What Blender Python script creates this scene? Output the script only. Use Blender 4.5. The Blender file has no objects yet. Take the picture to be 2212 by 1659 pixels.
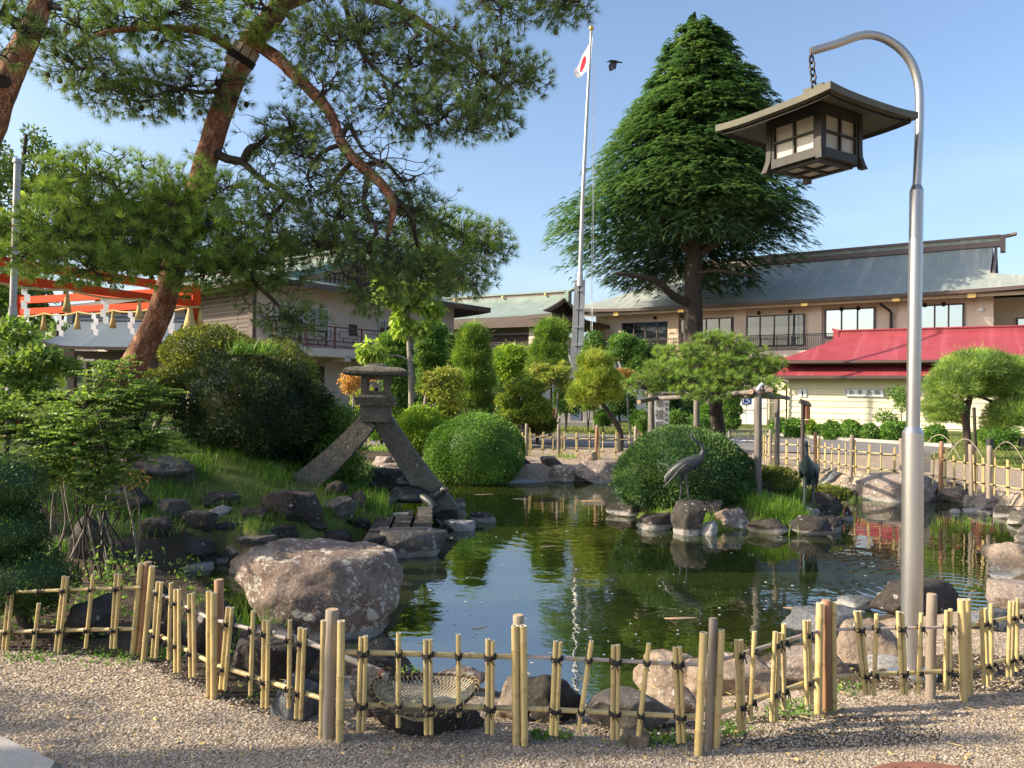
import bpy, math, random
import numpy as np
from mathutils import Vector, Matrix, noise as mnoise

# ------------------------------------------------------------------ scene, camera, sky, sun
SC = bpy.context.scene
COL = SC.collection
W_PX, H_PX, F_PX = 2212.0, 1659.0, 1660.0      # units in which picture positions were measured
EYE = 1.55
cam_d = bpy.data.cameras.new('camera')
cam = bpy.data.objects.new('camera', cam_d); COL.objects.link(cam)
cam_d.sensor_width = 36.0; cam_d.lens = 36.0 * F_PX / W_PX
cam_d.clip_start = 0.05; cam_d.clip_end = 3000
PITCH, ROLL = math.radians(0.72), math.radians(0.8)
RC = Matrix.Rotation(math.radians(90) + PITCH, 3, 'X') @ Matrix.Rotation(ROLL, 3, 'Z')
cam.matrix_world = Matrix.Translation((0, 0, EYE)) @ RC.to_4x4()
SC.camera = cam

SUN_DIR = Vector((-0.87, -0.11, 0.49)).normalized()         # towards the sun
sun_el = math.asin(SUN_DIR.z); sun_az = math.atan2(SUN_DIR.x, SUN_DIR.y)
world = bpy.data.worlds.new('World'); SC.world = world; world.use_nodes = True
wn = world.node_tree; wn.nodes.clear()
w_out = wn.nodes.new('ShaderNodeOutputWorld'); w_bg = wn.nodes.new('ShaderNodeBackground')
w_sky = wn.nodes.new('ShaderNodeTexSky'); w_sky.sky_type = 'NISHITA'; w_sky.sun_disc = False
w_sky.sun_elevation = sun_el; w_sky.sun_rotation = sun_az
w_sky.air_density = 1.0; w_sky.dust_density = 2.8; w_sky.ozone_density = 2.2; w_sky.altitude = 50
w_bg.inputs['Strength'].default_value = 0.15
# thin milky cloud veil low in the sky
w_tc = wn.nodes.new('ShaderNodeTexCoord'); w_map = wn.nodes.new('ShaderNodeMapping')
w_map.inputs['Scale'].default_value = (1.2, 1.2, 5.0)
w_noi = wn.nodes.new('ShaderNodeTexNoise'); w_noi.inputs['Scale'].default_value = 2.2; w_noi.inputs['Detail'].default_value = 5
w_rmp = wn.nodes.new('ShaderNodeValToRGB'); w_rmp.color_ramp.elements[0].position = .48; w_rmp.color_ramp.elements[1].position = .78
w_sep = wn.nodes.new('ShaderNodeSeparateXYZ'); w_el = wn.nodes.new('ShaderNodeMapRange')
w_el.inputs['From Min'].default_value = 0.0; w_el.inputs['From Max'].default_value = 0.32
w_el.inputs['To Min'].default_value = 0.28; w_el.inputs['To Max'].default_value = 0.0
w_mul = wn.nodes.new('ShaderNodeMath'); w_mul.operation = 'MULTIPLY'
w_mix = wn.nodes.new('ShaderNodeMix'); w_mix.data_type = 'RGBA'
w_mix.inputs['B'].default_value = (6.3, 7.2, 8.6, 1)
wl = wn.links.new
wl(w_tc.outputs['Generated'], w_map.inputs['Vector']); wl(w_map.outputs[0], w_noi.inputs['Vector'])
wl(w_noi.outputs['Fac'], w_rmp.inputs['Fac']); wl(w_tc.outputs['Generated'], w_sep.inputs[0])
wl(w_sep.outputs['Z'], w_el.inputs['Value']); wl(w_rmp.outputs['Color'], w_mul.inputs[0]); wl(w_el.outputs[0], w_mul.inputs[1])
wl(w_mul.outputs[0], w_mix.inputs['Factor']); wl(w_sky.outputs['Color'], w_mix.inputs['A'])
wl(w_mix.outputs['Result'], w_bg.inputs['Color']); wl(w_bg.outputs[0], w_out.inputs['Surface'])
sun_d = bpy.data.lights.new('sun', 'SUN'); sun_d.energy = 5.0; sun_d.angle = math.radians(0.55); sun_d.color = (1.0, 0.86, 0.66)
sun = bpy.data.objects.new('sun', sun_d); COL.objects.link(sun)
sun.rotation_euler = (-SUN_DIR).to_track_quat('-Z', 'Y').to_euler()
vs = SC.view_settings; vs.view_transform = 'Standard'; vs.look = 'None'; vs.gamma = 1.0; vs.use_curve_mapping = False
vs.exposure = 0.88
SC.cycles.max_bounces = 8; SC.cycles.transparent_max_bounces = 12

# ------------------------------------------------------------------ picture position -> place
def ray(u, v):
    d = RC @ Vector(((u - W_PX / 2) / F_PX, (H_PX / 2 - v) / F_PX, -1.0))
    return d
def at(u, v, y):                       # point at distance y along the view axis of the ground plan
    d = ray(u, v); t = y / d.y
    return Vector((d.x * t, y, EYE + d.z * t))
def gnd(u, v, z=0.0):                  # point on the level z
    d = ray(u, v); t = (z - EYE) / d.z
    return Vector((d.x * t, d.y * t, z))
def ppm(y): return F_PX / y            # picture units per metre at distance y

# ------------------------------------------------------------------ objects
def tag(o, label=None, cat=None, group=None, kind=None):
    if label: o['label'] = label
    if cat: o['category'] = cat
    if group: o['group'] = group
    if kind: o['kind'] = kind
    return o
def empty(name, loc=(0, 0, 0), rz=0.0, label=None, cat=None, group=None):
    o = bpy.data.objects.new(name, None); COL.objects.link(o)
    o.location = loc; o.rotation_euler = (0, 0, rz); o.empty_display_size = .1
    return tag(o, label, cat, group)
def link(name, me, parent=None, loc=None):
    o = bpy.data.objects.new(name, me); COL.objects.link(o)
    if parent: o.parent = parent
    if loc is not None: o.location = loc
    return o
def world_to(parent):
    """matrix that takes world points into the space of a (root or nested) parent made here"""
    m = Matrix.Identity(4); p = parent; chain = []
    while p is not None: chain.append(p); p = p.parent
    for p in reversed(chain):
        m = m @ (Matrix.Translation(p.location) @ p.rotation_euler.to_matrix().to_4x4())
    return m.inverted()

def np_mesh(name, V, F4=None, F3=None, mats=None, tone=None, smooth=False, attrs=None, midx=None):
    me = bpy.data.meshes.new(name)
    V = np.asarray(V, np.float32).reshape(-1, 3)
    n4 = 0 if F4 is None else len(F4); n3 = 0 if F3 is None else len(F3)
    loops = np.concatenate(([np.asarray(F4, np.int32).ravel()] if n4 else []) + ([np.asarray(F3, np.int32).ravel()] if n3 else []))
    starts = np.concatenate((np.arange(n4, dtype=np.int32) * 4, n4 * 4 + np.arange(n3, dtype=np.int32) * 3))
    me.vertices.add(len(V)); me.vertices.foreach_set('co', V.ravel())
    me.loops.add(len(loops)); me.loops.foreach_set('vertex_index', loops)
    me.polygons.add(n4 + n3); me.polygons.foreach_set('loop_start', starts)
    if smooth: me.polygons.foreach_set('use_smooth', np.ones(n4 + n3, bool))
    if midx is not None: me.polygons.foreach_set('material_index', np.asarray(midx, np.int32))
    if tone is not None:
        a = me.attributes.new('tone', 'FLOAT', 'POINT'); a.data.foreach_set('value', np.asarray(tone, np.float32))
    for k, val in (attrs or {}).items():
        a = me.attributes.new(k, 'FLOAT', 'POINT'); a.data.foreach_set('value', np.asarray(val, np.float32))
    me.update(calc_edges=True); me.validate()
    for m in (mats or []): me.materials.append(m)
    return me

class MB:
    """collects boxes, tubes, prisms, sheets; build() links them as one mesh object"""
    def __init__(s): s.v = []; s.f = []; s.m = []; s.sm = []
    def add(s, vs, fs, mi=0, smooth=False):
        b = len(s.v); s.v.extend([tuple(x) for x in vs])
        for f in fs: s.f.append([b + i for i in f]); s.m.append(mi); s.sm.append(smooth)
        return s
    def box(s, c, d, rz=0.0, mi=0, M=None):
        hx, hy, hz = d[0] / 2, d[1] / 2, d[2] / 2
        pts = [Vector((x, y, z)) for z in (-hz, hz) for y in (-hy, hy) for x in (-hx, hx)]
        R = M if M is not None else Matrix.Rotation(rz, 3, 'Z')
        pts = [R @ p + Vector(c) for p in pts]
        return s.add(pts, [(0, 2, 3, 1), (4, 5, 7, 6), (0, 1, 5, 4), (2, 6, 7, 3), (0, 4, 6, 2), (1, 3, 7, 5)], mi)
    def bar(s, a, b, w, h, mi=0, up=(0, 0, 1)):
        a, b = Vector(a), Vector(b); d = b - a; L = d.length; d = d / L
        x = d.cross(Vector(up));
        if x.length < 1e-4: x = d.cross(Vector((0, 1, 0)))
        x.normalize(); z = x.cross(d)
        M = Matrix((x, d, z)).transposed()
        return s.box((a + b) / 2, (w, L, h), mi=mi, M=M)
    def tube(s, pts, rad, n=8, caps=True, mi=0, smooth=True, capmi=None, hollow=False):
        pts = [Vector(p) for p in pts]; k = len(pts)
        if not hasattr(rad, '__len__'): rad = [rad] * k
        T = [(pts[min(i + 1, k - 1)] - pts[max(i - 1, 0)]).normalized() for i in range(k)]
        a = T[0].cross(Vector((0, 0, 1)));
        if a.length < .05: a = T[0].cross(Vector((0, 1, 0)))
        a.normalize(); rings = []
        for i in range(k):
            a = (a - T[i] * a.dot(T[i])); a.normalize(); b = T[i].cross(a)
            rings.append([pts[i] + (a * math.cos(t) + b * math.sin(t)) * rad[i] for t in [2 * math.pi * j / n for j in range(n)]])
        vs = [p for r in rings for p in r]
        fs = [(i * n + j, i * n + (j + 1) % n, (i + 1) * n + (j + 1) % n, (i + 1) * n + j) for i in range(k - 1) for j in range(n)]
        s.add(vs, fs, mi, smooth)
        if caps:
            cm = mi if capmi is None else capmi
            s.add(rings[0][::-1], [tuple(range(n))], cm)
            if hollow:
                r = rings[-1]; c = pts[-1]; inner = [c + (p - c) * .62 for p in r]; deep = [p - T[-1] * .03 for p in inner]
                s.add(r + inner + deep, [(j, (j + 1) % n, n + (j + 1) % n, n + j) for j in range(n)], cm)
                s.add(inner + deep, [(j, (j + 1) % n, n + (j + 1) % n, n + j) for j in range(n)] + [tuple(range(n, 2 * n))], mi)
            else: s.add(rings[-1], [tuple(range(n))], cm)
        return s
    def lathe(s, prof, c=(0, 0, 0), n=16, mi=0, sx=1, sy=1, smooth=True, rot=0):
        c = Vector(c); vs = []
        for r, z in prof:
            for j in range(n):
                t = 2 * math.pi * j / n + rot; vs.append(c + Vector((r * sx * math.cos(t), r * sy * math.sin(t), z)))
        k = len(prof)
        fs = [(i * n + j, i * n + (j + 1) % n, (i + 1) * n + (j + 1) % n, (i + 1) * n + j) for i in range(k - 1) for j in range(n)]
        s.add(vs, fs, mi, smooth)
        if prof[0][0] > 1e-5: s.add(vs[:n][::-1], [tuple(range(n))], mi)
        if prof[-1][0] > 1e-5: s.add(vs[-n:], [tuple(range(n))], mi)
        return s
    def prism(s, poly, z0, z1, mi=0):
        n = len(poly); vs = [(x, y, z0) for x, y in poly] + [(x, y, z1) for x, y in poly]
        return s.add(vs, [tuple(range(n))[::-1], tuple(range(n, 2 * n))] + [(i, (i + 1) % n, n + (i + 1) % n, n + i) for i in range(n)], mi)
    def grid(s, fn, nu, nv, mi=0, smooth=True, flip=False):
        vs = [fn(i / nu, j / nv) for j in range(nv + 1) for i in range(nu + 1)]; w = nu + 1
        fs = [(j * w + i, j * w + i + 1, (j + 1) * w + i + 1, (j + 1) * w + i) for j in range(nv) for i in range(nu)]
        if flip: fs = [f[::-1] for f in fs]
        return s.add(vs, fs, mi, smooth)
    def ellipsoid(s, c, r, n=10, k=7, mi=0, R=None):
        vs = []; c = Vector(c)
        for i in range(k + 1):
            ph = math.pi * i / k - math.pi / 2
            for j in range(n):
                t = 2 * math.pi * j / n
                p = Vector((r[0] * math.cos(ph) * math.cos(t), r[1] * math.cos(ph) * math.sin(t), r[2] * math.sin(ph)))
                vs.append(c + (R @ p if R is not None else p))
        fs = [(i * n + j, i * n + (j + 1) % n, (i + 1) * n + (j + 1) % n, (i + 1) * n + j) for i in range(k) for j in range(n)]
        return s.add(vs, fs, mi, True)
    def mesh(s, name, mats, M=None):
        me = bpy.data.meshes.new(name)
        vs = s.v if M is None else [tuple(M @ Vector(p)) for p in s.v]
        me.from_pydata(vs, [], s.f)
        me.polygons.foreach_set('material_index', s.m); me.polygons.foreach_set('use_smooth', s.sm)
        for m in (mats if isinstance(mats, (list, tuple)) else [mats]): me.materials.append(m)
        me.update(); return me
    def build(s, name, mats, parent=None, loc=None, local=False):
        """world coordinates by default; with local=True they are the parent's own"""
        if parent is not None:
            return link(name, s.mesh(name, mats, None if local else world_to(parent)), parent)
        if loc is not None:
            return link(name, s.mesh(name, mats, Matrix.Translation(-Vector(loc))), None, loc)
        return link(name, s.mesh(name, mats))

# ------------------------------------------------------------------ materials
def new_mat(name):
    m = bpy.data.materials.new(name); m.use_nodes = True
    nt = m.node_tree; b = nt.nodes['Principled BSDF']; return m, nt, b
def N(nt, typ, **kw):
    n = nt.nodes.new('ShaderNode' + typ)
    for k, v in kw.items():
        if k in n.inputs.keys(): n.inputs[k].default_value = v
        else: setattr(n, k, v)
    return n
def ramp(nt, stops, interp='LINEAR'):
    r = nt.nodes.new('ShaderNodeValToRGB'); cr = r.color_ramp; cr.interpolation = interp
    while len(cr.elements) < len(stops): cr.elements.new(.5)
    for e, (p, c) in zip(cr.elements, stops):
        e.position = p; e.color = (c, c, c, 1) if not hasattr(c, '__len__') else (*c, 1)
    return r
def coords(nt, kind='Object', scale=(1, 1, 1)):
    if kind == 'World':
        g = nt.nodes.new('ShaderNodeNewGeometry'); src = g.outputs['Position']
    else:
        t = nt.nodes.new('ShaderNodeTexCoord'); src = t.outputs[kind]
    mp = nt.nodes.new('ShaderNodeMapping'); mp.inputs['Scale'].default_value = scale
    nt.links.new(src, mp.inputs['Vector']); return mp.outputs[0]
def mixc(nt, fac, a, b, blend='MIX'):
    m = nt.nodes.new('ShaderNodeMix'); m.data_type = 'RGBA'; m.blend_type = blend
    for k, x in (('Factor', fac), ('A', a), ('B', b)):
        if hasattr(x, 'links') or hasattr(x, 'is_linked'): nt.links.new(x, m.inputs[k])
        elif hasattr(x, '__len__'): m.inputs[k].default_value = (*x, 1) if len(x) == 3 else x
        else: m.inputs[k].default_value = x
    return m.outputs['Result']
def bump(nt, b, h, strength=.3, dist=.02, prev=None):
    n = nt.nodes.new('ShaderNodeBump'); n.inputs['Strength'].default_value = strength; n.inputs['Distance'].default_value = dist
    nt.links.new(h, n.inputs['Height'])
    if prev is not None: nt.links.new(prev, n.inputs['Normal'])
    nt.links.new(n.outputs[0], b.inputs['Normal']); return n.outputs[0]
def simple(name, c1, c2=None, rough=.6, scale=6.0, metal=0.0, bstr=.2, stretch=(1, 1, 1), detail=6, kind='Object', bdist=.01, spec=.5, fine=0):
    m, nt, b = new_mat(name)
    if c2 is None: c2 = tuple(x * .8 for x in c1)
    v = coords(nt, kind, stretch); n = N(nt, 'TexNoise', Scale=scale, Detail=detail, Roughness=.6)
    nt.links.new(v, n.inputs['Vector'])
    r = ramp(nt, [(.3, c2), (.7, c1)]); nt.links.new(n.outputs['Fac'], r.inputs['Fac'])
    oi = nt.nodes.new('ShaderNodeObjectInfo')
    hv = nt.nodes.new('ShaderNodeHueSaturation'); mr = N(nt, 'MapRange'); mr.inputs['To Min'].default_value = .88; mr.inputs['To Max'].default_value = 1.1
    nt.links.new(oi.outputs['Random'], mr.inputs['Value']); nt.links.new(mr.outputs[0], hv.inputs['Value'])
    nt.links.new(r.outputs['Color'], hv.inputs['Color']); nt.links.new(hv.outputs[0], b.inputs['Base Color'])
    b.inputs['Roughness'].default_value = rough; b.inputs['Metallic'].default_value = metal
    b.inputs['Specular IOR Level'].default_value = spec
    if bstr:
        h = n.outputs['Fac']
        if fine:
            n2 = N(nt, 'TexNoise', Scale=fine, Detail=4); nt.links.new(v, n2.inputs['Vector']); h = n2.outputs['Fac']
        bump(nt, b, h, bstr, bdist)
    return m
def leafm(name, c_lo, c_mid, c_hi, trans=.3, rough=.5, tcol=None):
    m, nt, b = new_mat(name); out = nt.nodes['Material Output']
    a = nt.nodes.new('ShaderNodeAttribute'); a.attribute_name = 'tone'
    r = ramp(nt, [(0, c_lo), (.5, c_mid), (1, c_hi)]); nt.links.new(a.outputs['Fac'], r.inputs['Fac'])
    v = coords(nt, 'World'); n = N(nt, 'TexNoise', Scale=1.6, Detail=3); nt.links.new(v, n.inputs['Vector'])
    hv = nt.nodes.new('ShaderNodeHueSaturation'); mr = N(nt, 'MapRange'); mr.inputs['From Min'].default_value = .3; mr.inputs['From Max'].default_value = .7
    mr.inputs['To Min'].default_value = .95; mr.inputs['To Max'].default_value = 1.5
    nt.links.new(n.outputs['Fac'], mr.inputs['Value']); nt.links.new(mr.outputs[0], hv.inputs['Value']); nt.links.new(r.outputs['Color'], hv.inputs['Color'])
    b.inputs['Roughness'].default_value = rough; b.inputs['Specular IOR Level'].default_value = .3; nt.links.new(hv.outputs[0], b.inputs['Base Color'])
    t = nt.nodes.new('ShaderNodeBsdfTranslucent')
    g = mixc(nt, 1.0, hv.outputs[0], tcol or (1.0, 1.05, .5), 'MULTIPLY')
    br = nt.nodes.new('ShaderNodeHueSaturation'); br.inputs['Value'].default_value = 1.6; nt.links.new(g, br.inputs['Color'])
    nt.links.new(br.outputs[0], t.inputs['Color'])
    mx = nt.nodes.new('ShaderNodeMixShader'); mx.inputs[0].default_value = trans
    nt.links.new(b.outputs[0], mx.inputs[1]); nt.links.new(t.outputs[0], mx.inputs[2]); nt.links.new(mx.outputs[0], out.inputs['Surface'])
    return m
def rockm(name, c1, c2, c3, lichen=.0, lscale=14.0, lcol=(.42, .40, .36), rough=.85):
    m, nt, b = new_mat(name)
    oi = nt.nodes.new('ShaderNodeObjectInfo'); v0 = coords(nt, 'Object')
    va = nt.nodes.new('ShaderNodeVectorMath'); va.operation = 'ADD'; sc = nt.nodes.new('ShaderNodeVectorMath'); sc.operation = 'SCALE'
    cx = nt.nodes.new('ShaderNodeCombineXYZ')
    for k in 'XYZ': nt.links.new(oi.outputs['Random'], cx.inputs[k])
    sc.inputs['Scale'].default_value = 37.0; nt.links.new(cx.outputs[0], sc.inputs[0]); nt.links.new(v0, va.inputs[0]); nt.links.new(sc.outputs[0], va.inputs[1])
    v = va.outputs[0]
    n1 = N(nt, 'TexNoise', Scale=3.2, Detail=8, Roughness=.68); nt.links.new(v, n1.inputs['Vector'])
    n2 = N(nt, 'TexNoise', Scale=30.0, Detail=6, Roughness=.7); nt.links.new(v, n2.inputs['Vector'])
    r = ramp(nt, [(.25, c1), (.5, c2), (.75, c3)]); nt.links.new(n1.outputs['Fac'], r.inputs['Fac'])
    r2 = ramp(nt, [(.3, .55), (.7, 1.3)]); nt.links.new(n2.outputs['Fac'], r2.inputs['Fac'])
    col = mixc(nt, 1.0, r.outputs['Color'], r2.outputs['Color'], 'MULTIPLY')
    if lichen > 0:
        for sca, amt in ((lscale, lichen), (lscale * 2.3, lichen * .9)):
            wv = N(nt, 'TexNoise', Scale=sca * .7, Detail=3); nt.links.new(v, wv.inputs['Vector'])
            wr = mixc(nt, .12, v, wv.outputs['Color'], 'ADD')
            vo = N(nt, 'TexVoronoi', Scale=sca); nt.links.new(wr, vo.inputs['Vector'])
            nb = N(nt, 'TexNoise', Scale=sca * .22, Detail=4, Roughness=.7); nt.links.new(v, nb.inputs['Vector'])
            mr = N(nt, 'MapRange'); mr.inputs['From Min'].default_value = .42; mr.inputs['From Max'].default_value = .66
            mr.inputs['To Min'].default_value = 0; mr.inputs['To Max'].default_value = amt; nt.links.new(nb.outputs['Fac'], mr.inputs['Value'])
            lt = nt.nodes.new('ShaderNodeMath'); lt.operation = 'SUBTRACT'; nt.links.new(mr.outputs[0], lt.inputs[0]); nt.links.new(vo.outputs['Distance'], lt.inputs[1])
            st = ramp(nt, [(.0, 0.0), (.05, 1.0)]); nt.links.new(lt.outputs[0], st.inputs['Fac'])
            sg = nt.nodes.new('ShaderNodeMath'); sg.operation = 'MULTIPLY'; nt.links.new(st.outputs['Color'], sg.inputs[0]); nt.links.new(r2.outputs['Color'], sg.inputs[1])
            col = mixc(nt, sg.outputs[0], col, lcol)
    # pale mineral crust left by the water just above its level
    g = nt.nodes.new('ShaderNodeNewGeometry'); sx = nt.nodes.new('ShaderNodeSeparateXYZ'); nt.links.new(g.outputs['Position'], sx.inputs[0])
    nw = N(nt, 'TexNoise', Scale=2.5, Detail=3); nt.links.new(g.outputs['Position'], nw.inputs['Vector'])
    ad = nt.nodes.new('ShaderNodeMath'); ad.operation = 'MULTIPLY_ADD'; ad.inputs[1].default_value = -.09; nt.links.new(nw.outputs['Fac'], ad.inputs[0]); nt.links.new(sx.outputs['Z'], ad.inputs[2])
    mz = N(nt, 'MapRange'); mz.inputs['From Min'].default_value = -.335; mz.inputs['From Max'].default_value = -.305; mz.inputs['To Min'].default_value = .75; mz.inputs['To Max'].default_value = 0
    nt.links.new(ad.outputs[0], mz.inputs['Value'])
    col = mixc(nt, mz.outputs[0], col, (.36, .34, .31))
    nt.links.new(col, b.inputs['Base Color']); b.inputs['Roughness'].default_value = rough; b.inputs['Specular IOR Level'].default_value = .25
    p = bump(nt, b, n1.outputs['Fac'], 1.0, .07); bump(nt, b, n2.outputs['Fac'], .8, .016, p)
    return m
# ------------------------------------------------------------------ material library
rng = np.random.default_rng(7)
M = {}
M['bamboo_joint'] = simple('bamboo_joint', (.47, .34, .14), (.34, .24, .10), rough=.6, bstr=0)
M['bamboo'] = simple('bamboo', (.60, .45, .18), (.36, .285, .14), rough=.45, scale=11.0, stretch=(1, 1, .22), bstr=.12, fine=40)
M['bamboo_old'] = simple('weathered_bamboo', (.46, .38, .33), (.32, .26, .22), rough=.6, scale=9, stretch=(.2, 1, 1), bstr=.2)
M['bamboo_cut'] = simple('cut_bamboo', (.66, .62, .5), rough=.7, bstr=0)
M['log_red'] = simple('peeled_log', (.38, .20, .10), (.20, .10, .05), rough=.6, scale=9, stretch=(1, 1, .12), bstr=.4, fine=0)
M['log_grey'] = simple('grey_log', (.34, .28, .21), (.14, .11, .085), rough=.8, scale=16, stretch=(1, 1, .06), bstr=.6, bdist=.02)
M['log_dark'] = simple('dark_grey_log', (.22, .19, .165), (.09, .08, .07), rough=.85, scale=16, stretch=(1, 1, .06), bstr=.6, bdist=.02)
M['log_cut'] = simple('log_end', (.45, .34, .22), (.3, .2, .13), rough=.8, scale=20, bstr=.2)
M['cord'] = simple('hemp_cord', (.02, .016, .014), rough=.8, bstr=0)
M['steel'] = simple('brushed_steel', (.46, .455, .45), (.40, .395, .39), rough=.33, scale=14, metal=.85, stretch=(1, 1, .2), bstr=.03)
M['lantern_wood'] = simple('dark_lantern_wood', (.020, .017, .011), (.010, .008, .005), rough=.6, scale=12, stretch=(1, 1, .3), bstr=.3)
M['lantern_roof'] = simple('weathered_lantern_roof', (.078, .074, .042), (.045, .041, .025), rough=.65, scale=10, bstr=.3)
M['paper'] = simple('milk_glass', (.40, .37, .30), (.32, .295, .24), rough=.35, scale=9, bstr=.05)
M['chain'] = simple('iron_chain', (.06, .055, .055), rough=.5, metal=.6, bstr=0)
M['stone_lantern'] = rockm('lantern_granite', (.085, .078, .062), (.14, .13, .105), (.22, .205, .17), .22, 12, (.30, .30, .26))
M['rock_brown'] = rockm('lichen_brown_rock', (.14, .095, .072), (.245, .18, .142), (.34, .265, .215), .66, 13, (.56, .50, .42))
M['rock_grey'] = rockm('grey_rock', (.062, .055, .049), (.125, .11, .096), (.21, .19, .17), .35, 9, (.36, .35, .33))
M['rock_dark'] = rockm('dark_rock', (.026, .022, .019), (.056, .048, .042), (.105, .092, .08), .30, 10, (.30, .29, .27))
M['rock_blue'] = rockm('blue_slate_rock', (.07, .077, .085), (.13, .14, .15), (.21, .22, .23), .12, 9, (.33, .33, .33))
M['rock_pink'] = rockm('pinkish_rock', (.17, .13, .11), (.29, .235, .20), (.40, .34, .30), .40, 8, (.55, .5, .45))
M['rock_tan'] = rockm('tan_rock', (.17, .13, .095), (.29, .225, .17), (.40, .33, .26), .25, 10, (.5, .46, .4))
M['rock_pale'] = rockm('pale_rock', (.25, .235, .22), (.37, .35, .33), (.50, .48, .45), .1, 9, (.55, .53, .5))
M['bark_red'] = None
M['bark_dark'] = simple('dark_bark', (.060, .045, .034), (.022, .017, .013), rough=.9, scale=9, stretch=(1, 1, .3), bstr=.9, bdist=.03)
M['bark_pale'] = simple('pale_bark', (.27, .24, .20), (.15, .125, .10), rough=.85, scale=9, stretch=(1, 1, .3), bstr=.5)
M['bronze'] = simple('dark_bronze', (.085, .09, .086), (.04, .044, .043), rough=.45, scale=5, metal=.5, bstr=.25, fine=50)
M['bronze_blue'] = simple('blue_green_bronze', (.075, .11, .115), (.035, .05, .055), rough=.42, scale=5, metal=.5, bstr=.25, fine=50)
M['asphalt'] = simple('asphalt', (.185, .170, .16), (.145, .135, .13), rough=.9, scale=.8, bstr=.2, kind='World', fine=90)
M['concrete'] = simple('concrete', (.40, .37, .33), (.28, .26, .235), rough=.85, scale=3, bstr=.3, fine=60)
M['plaster_beige'] = simple('beige_plaster', (.72, .57, .46), (.66, .52, .42), rough=.85, scale=2, bstr=.05)
M['plaster_white'] = simple('white_plaster', (.66, .63, .58), (.58, .55, .50), rough=.85, scale=2, bstr=.05)
M['plaster_mauve'] = simple('mauve_grey_plaster', (.47, .395, .35), (.43, .36, .32), rough=.85, scale=1.5, bstr=.05)
M['trim_cream'] = simple('cream_trim', (.60, .47, .33), rough=.7, bstr=0)
M['brown_metal'] = simple('brown_metal', (.075, .05, .042), rough=.5, bstr=0)
M['black_metal'] = simple('black_metal', (.018, .017, .017), rough=.5, bstr=0)
M['dark_wood'] = simple('dark_stained_wood', (.06, .042, .034), (.04, .028, .022), rough=.7, bstr=.1)
M['brown_slat'] = simple('brown_slat', (.10, .072, .058), (.075, .054, .043), rough=.7, scale=3, bstr=.1)
M['red_rail'] = simple('dark_red_rail', (.12, .022, .022), rough=.5, bstr=0)
M['siding'] = simple('cream_siding', (.74, .67, .47), (.69, .62, .43), rough=.6, scale=1.2, bstr=.03)
M['vermilion'] = simple('vermilion_paint', (.56, .050, .006), (.50, .042, .005), rough=.7, scale=1, bstr=.02, spec=.15)
M['straw'] = simple('straw', (.50, .37, .14), (.38, .26, .09), rough=.8, scale=30, stretch=(1, 1, .1), bstr=.4)
M['white_paper'] = simple('white_paper', (.80, .80, .78), rough=.7, bstr=0)
M['white_paint'] = simple('white_paint', (.78, .77, .74), rough=.5, bstr=.0)
M['sign_white'] = simple('white_sign', (.76, .76, .77), rough=.4, bstr=0)
M['ink'] = simple('black_ink', (.03, .028, .028), rough=.6, bstr=0)
M['ink_brown'] = simple('brown_ink', (.20, .155, .12), rough=.6, bstr=0)
M['sign_blue'] = simple('sign_blue', (.02, .10, .42), rough=.4, bstr=0)
M['sign_red'] = simple('sign_red', (.60, .03, .05), rough=.5, bstr=0)
M['gold'] = simple('gilt', (.78, .55, .18), rough=.35, metal=.7, bstr=0)
M['grey_pipe'] = simple('grey_plastic_pipe', (.30, .31, .31), rough=.5, bstr=0)
M['alu'] = simple('painted_aluminium', (.44, .43, .42), rough=.45, metal=.3, bstr=0)
M['rust'] = simple('rusty_iron', (.24, .10, .06), (.15, .06, .04), rough=.75, scale=14, bstr=.3)
M['net_cord'] = simple('net_cord', (.46, .42, .29), rough=.85, bstr=0)
M['wood_handle'] = simple('grey_wood_handle', (.42, .36, .30), (.3, .25, .2), rough=.75, scale=10, bstr=.2)
M['koi_orange'] = simple('orange_koi', (.68, .27, .07), (.66, .45, .24), rough=.3, scale=5, bstr=0)
M['koi_white'] = simple('white_koi', (.56, .45, .33), (.52, .26, .12), rough=.3, scale=4, bstr=0)
M['crow'] = simple('black_feathers', (.012, .012, .014), rough=.5, bstr=0)
M['shoji'] = simple('paper_screen', (.62, .60, .55), rough=.8, bstr=0)
M['curtain'] = simple('white_curtain', (.60, .62, .62), rough=.8, bstr=0)
M['shade_fill'] = simple('painted_shade', (.05, .042, .036), rough=.9, bstr=0)  # dark colour standing in for the shade inside openings

def glassm():
    m, nt, b = new_mat('window_glass')
    b.inputs['Base Color'].default_value = (.03, .035, .035, 1); b.inputs['Roughness'].default_value = .02
    out = nt.nodes['Material Output']; t = nt.nodes.new('ShaderNodeBsdfTransparent'); g = nt.nodes.new('ShaderNodeBsdfGlossy')
    g.inputs['Roughness'].default_value = .01; mx = nt.nodes.new('ShaderNodeMixShader'); f = nt.nodes.new('ShaderNodeFresnel'); f.inputs['IOR'].default_value = 1.9
    nt.links.new(f.outputs[0], mx.inputs[0]); nt.links.new(t.outputs[0], mx.inputs[1]); nt.links.new(g.outputs[0], mx.inputs[2]); nt.links.new(mx.outputs[0], out.inputs['Surface'])
    t.inputs['Color'].default_value = (.8, .82, .82, 1); return m
M['glass'] = glassm()
def mirror_glass():
    m, nt, b = new_mat('coated_window_glass')
    b.inputs['Base Color'].default_value = (.50, .56, .57, 1); b.inputs['Metallic'].default_value = .9; b.inputs['Roughness'].default_value = .02; return m
M['mirror_glass'] = mirror_glass()

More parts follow.
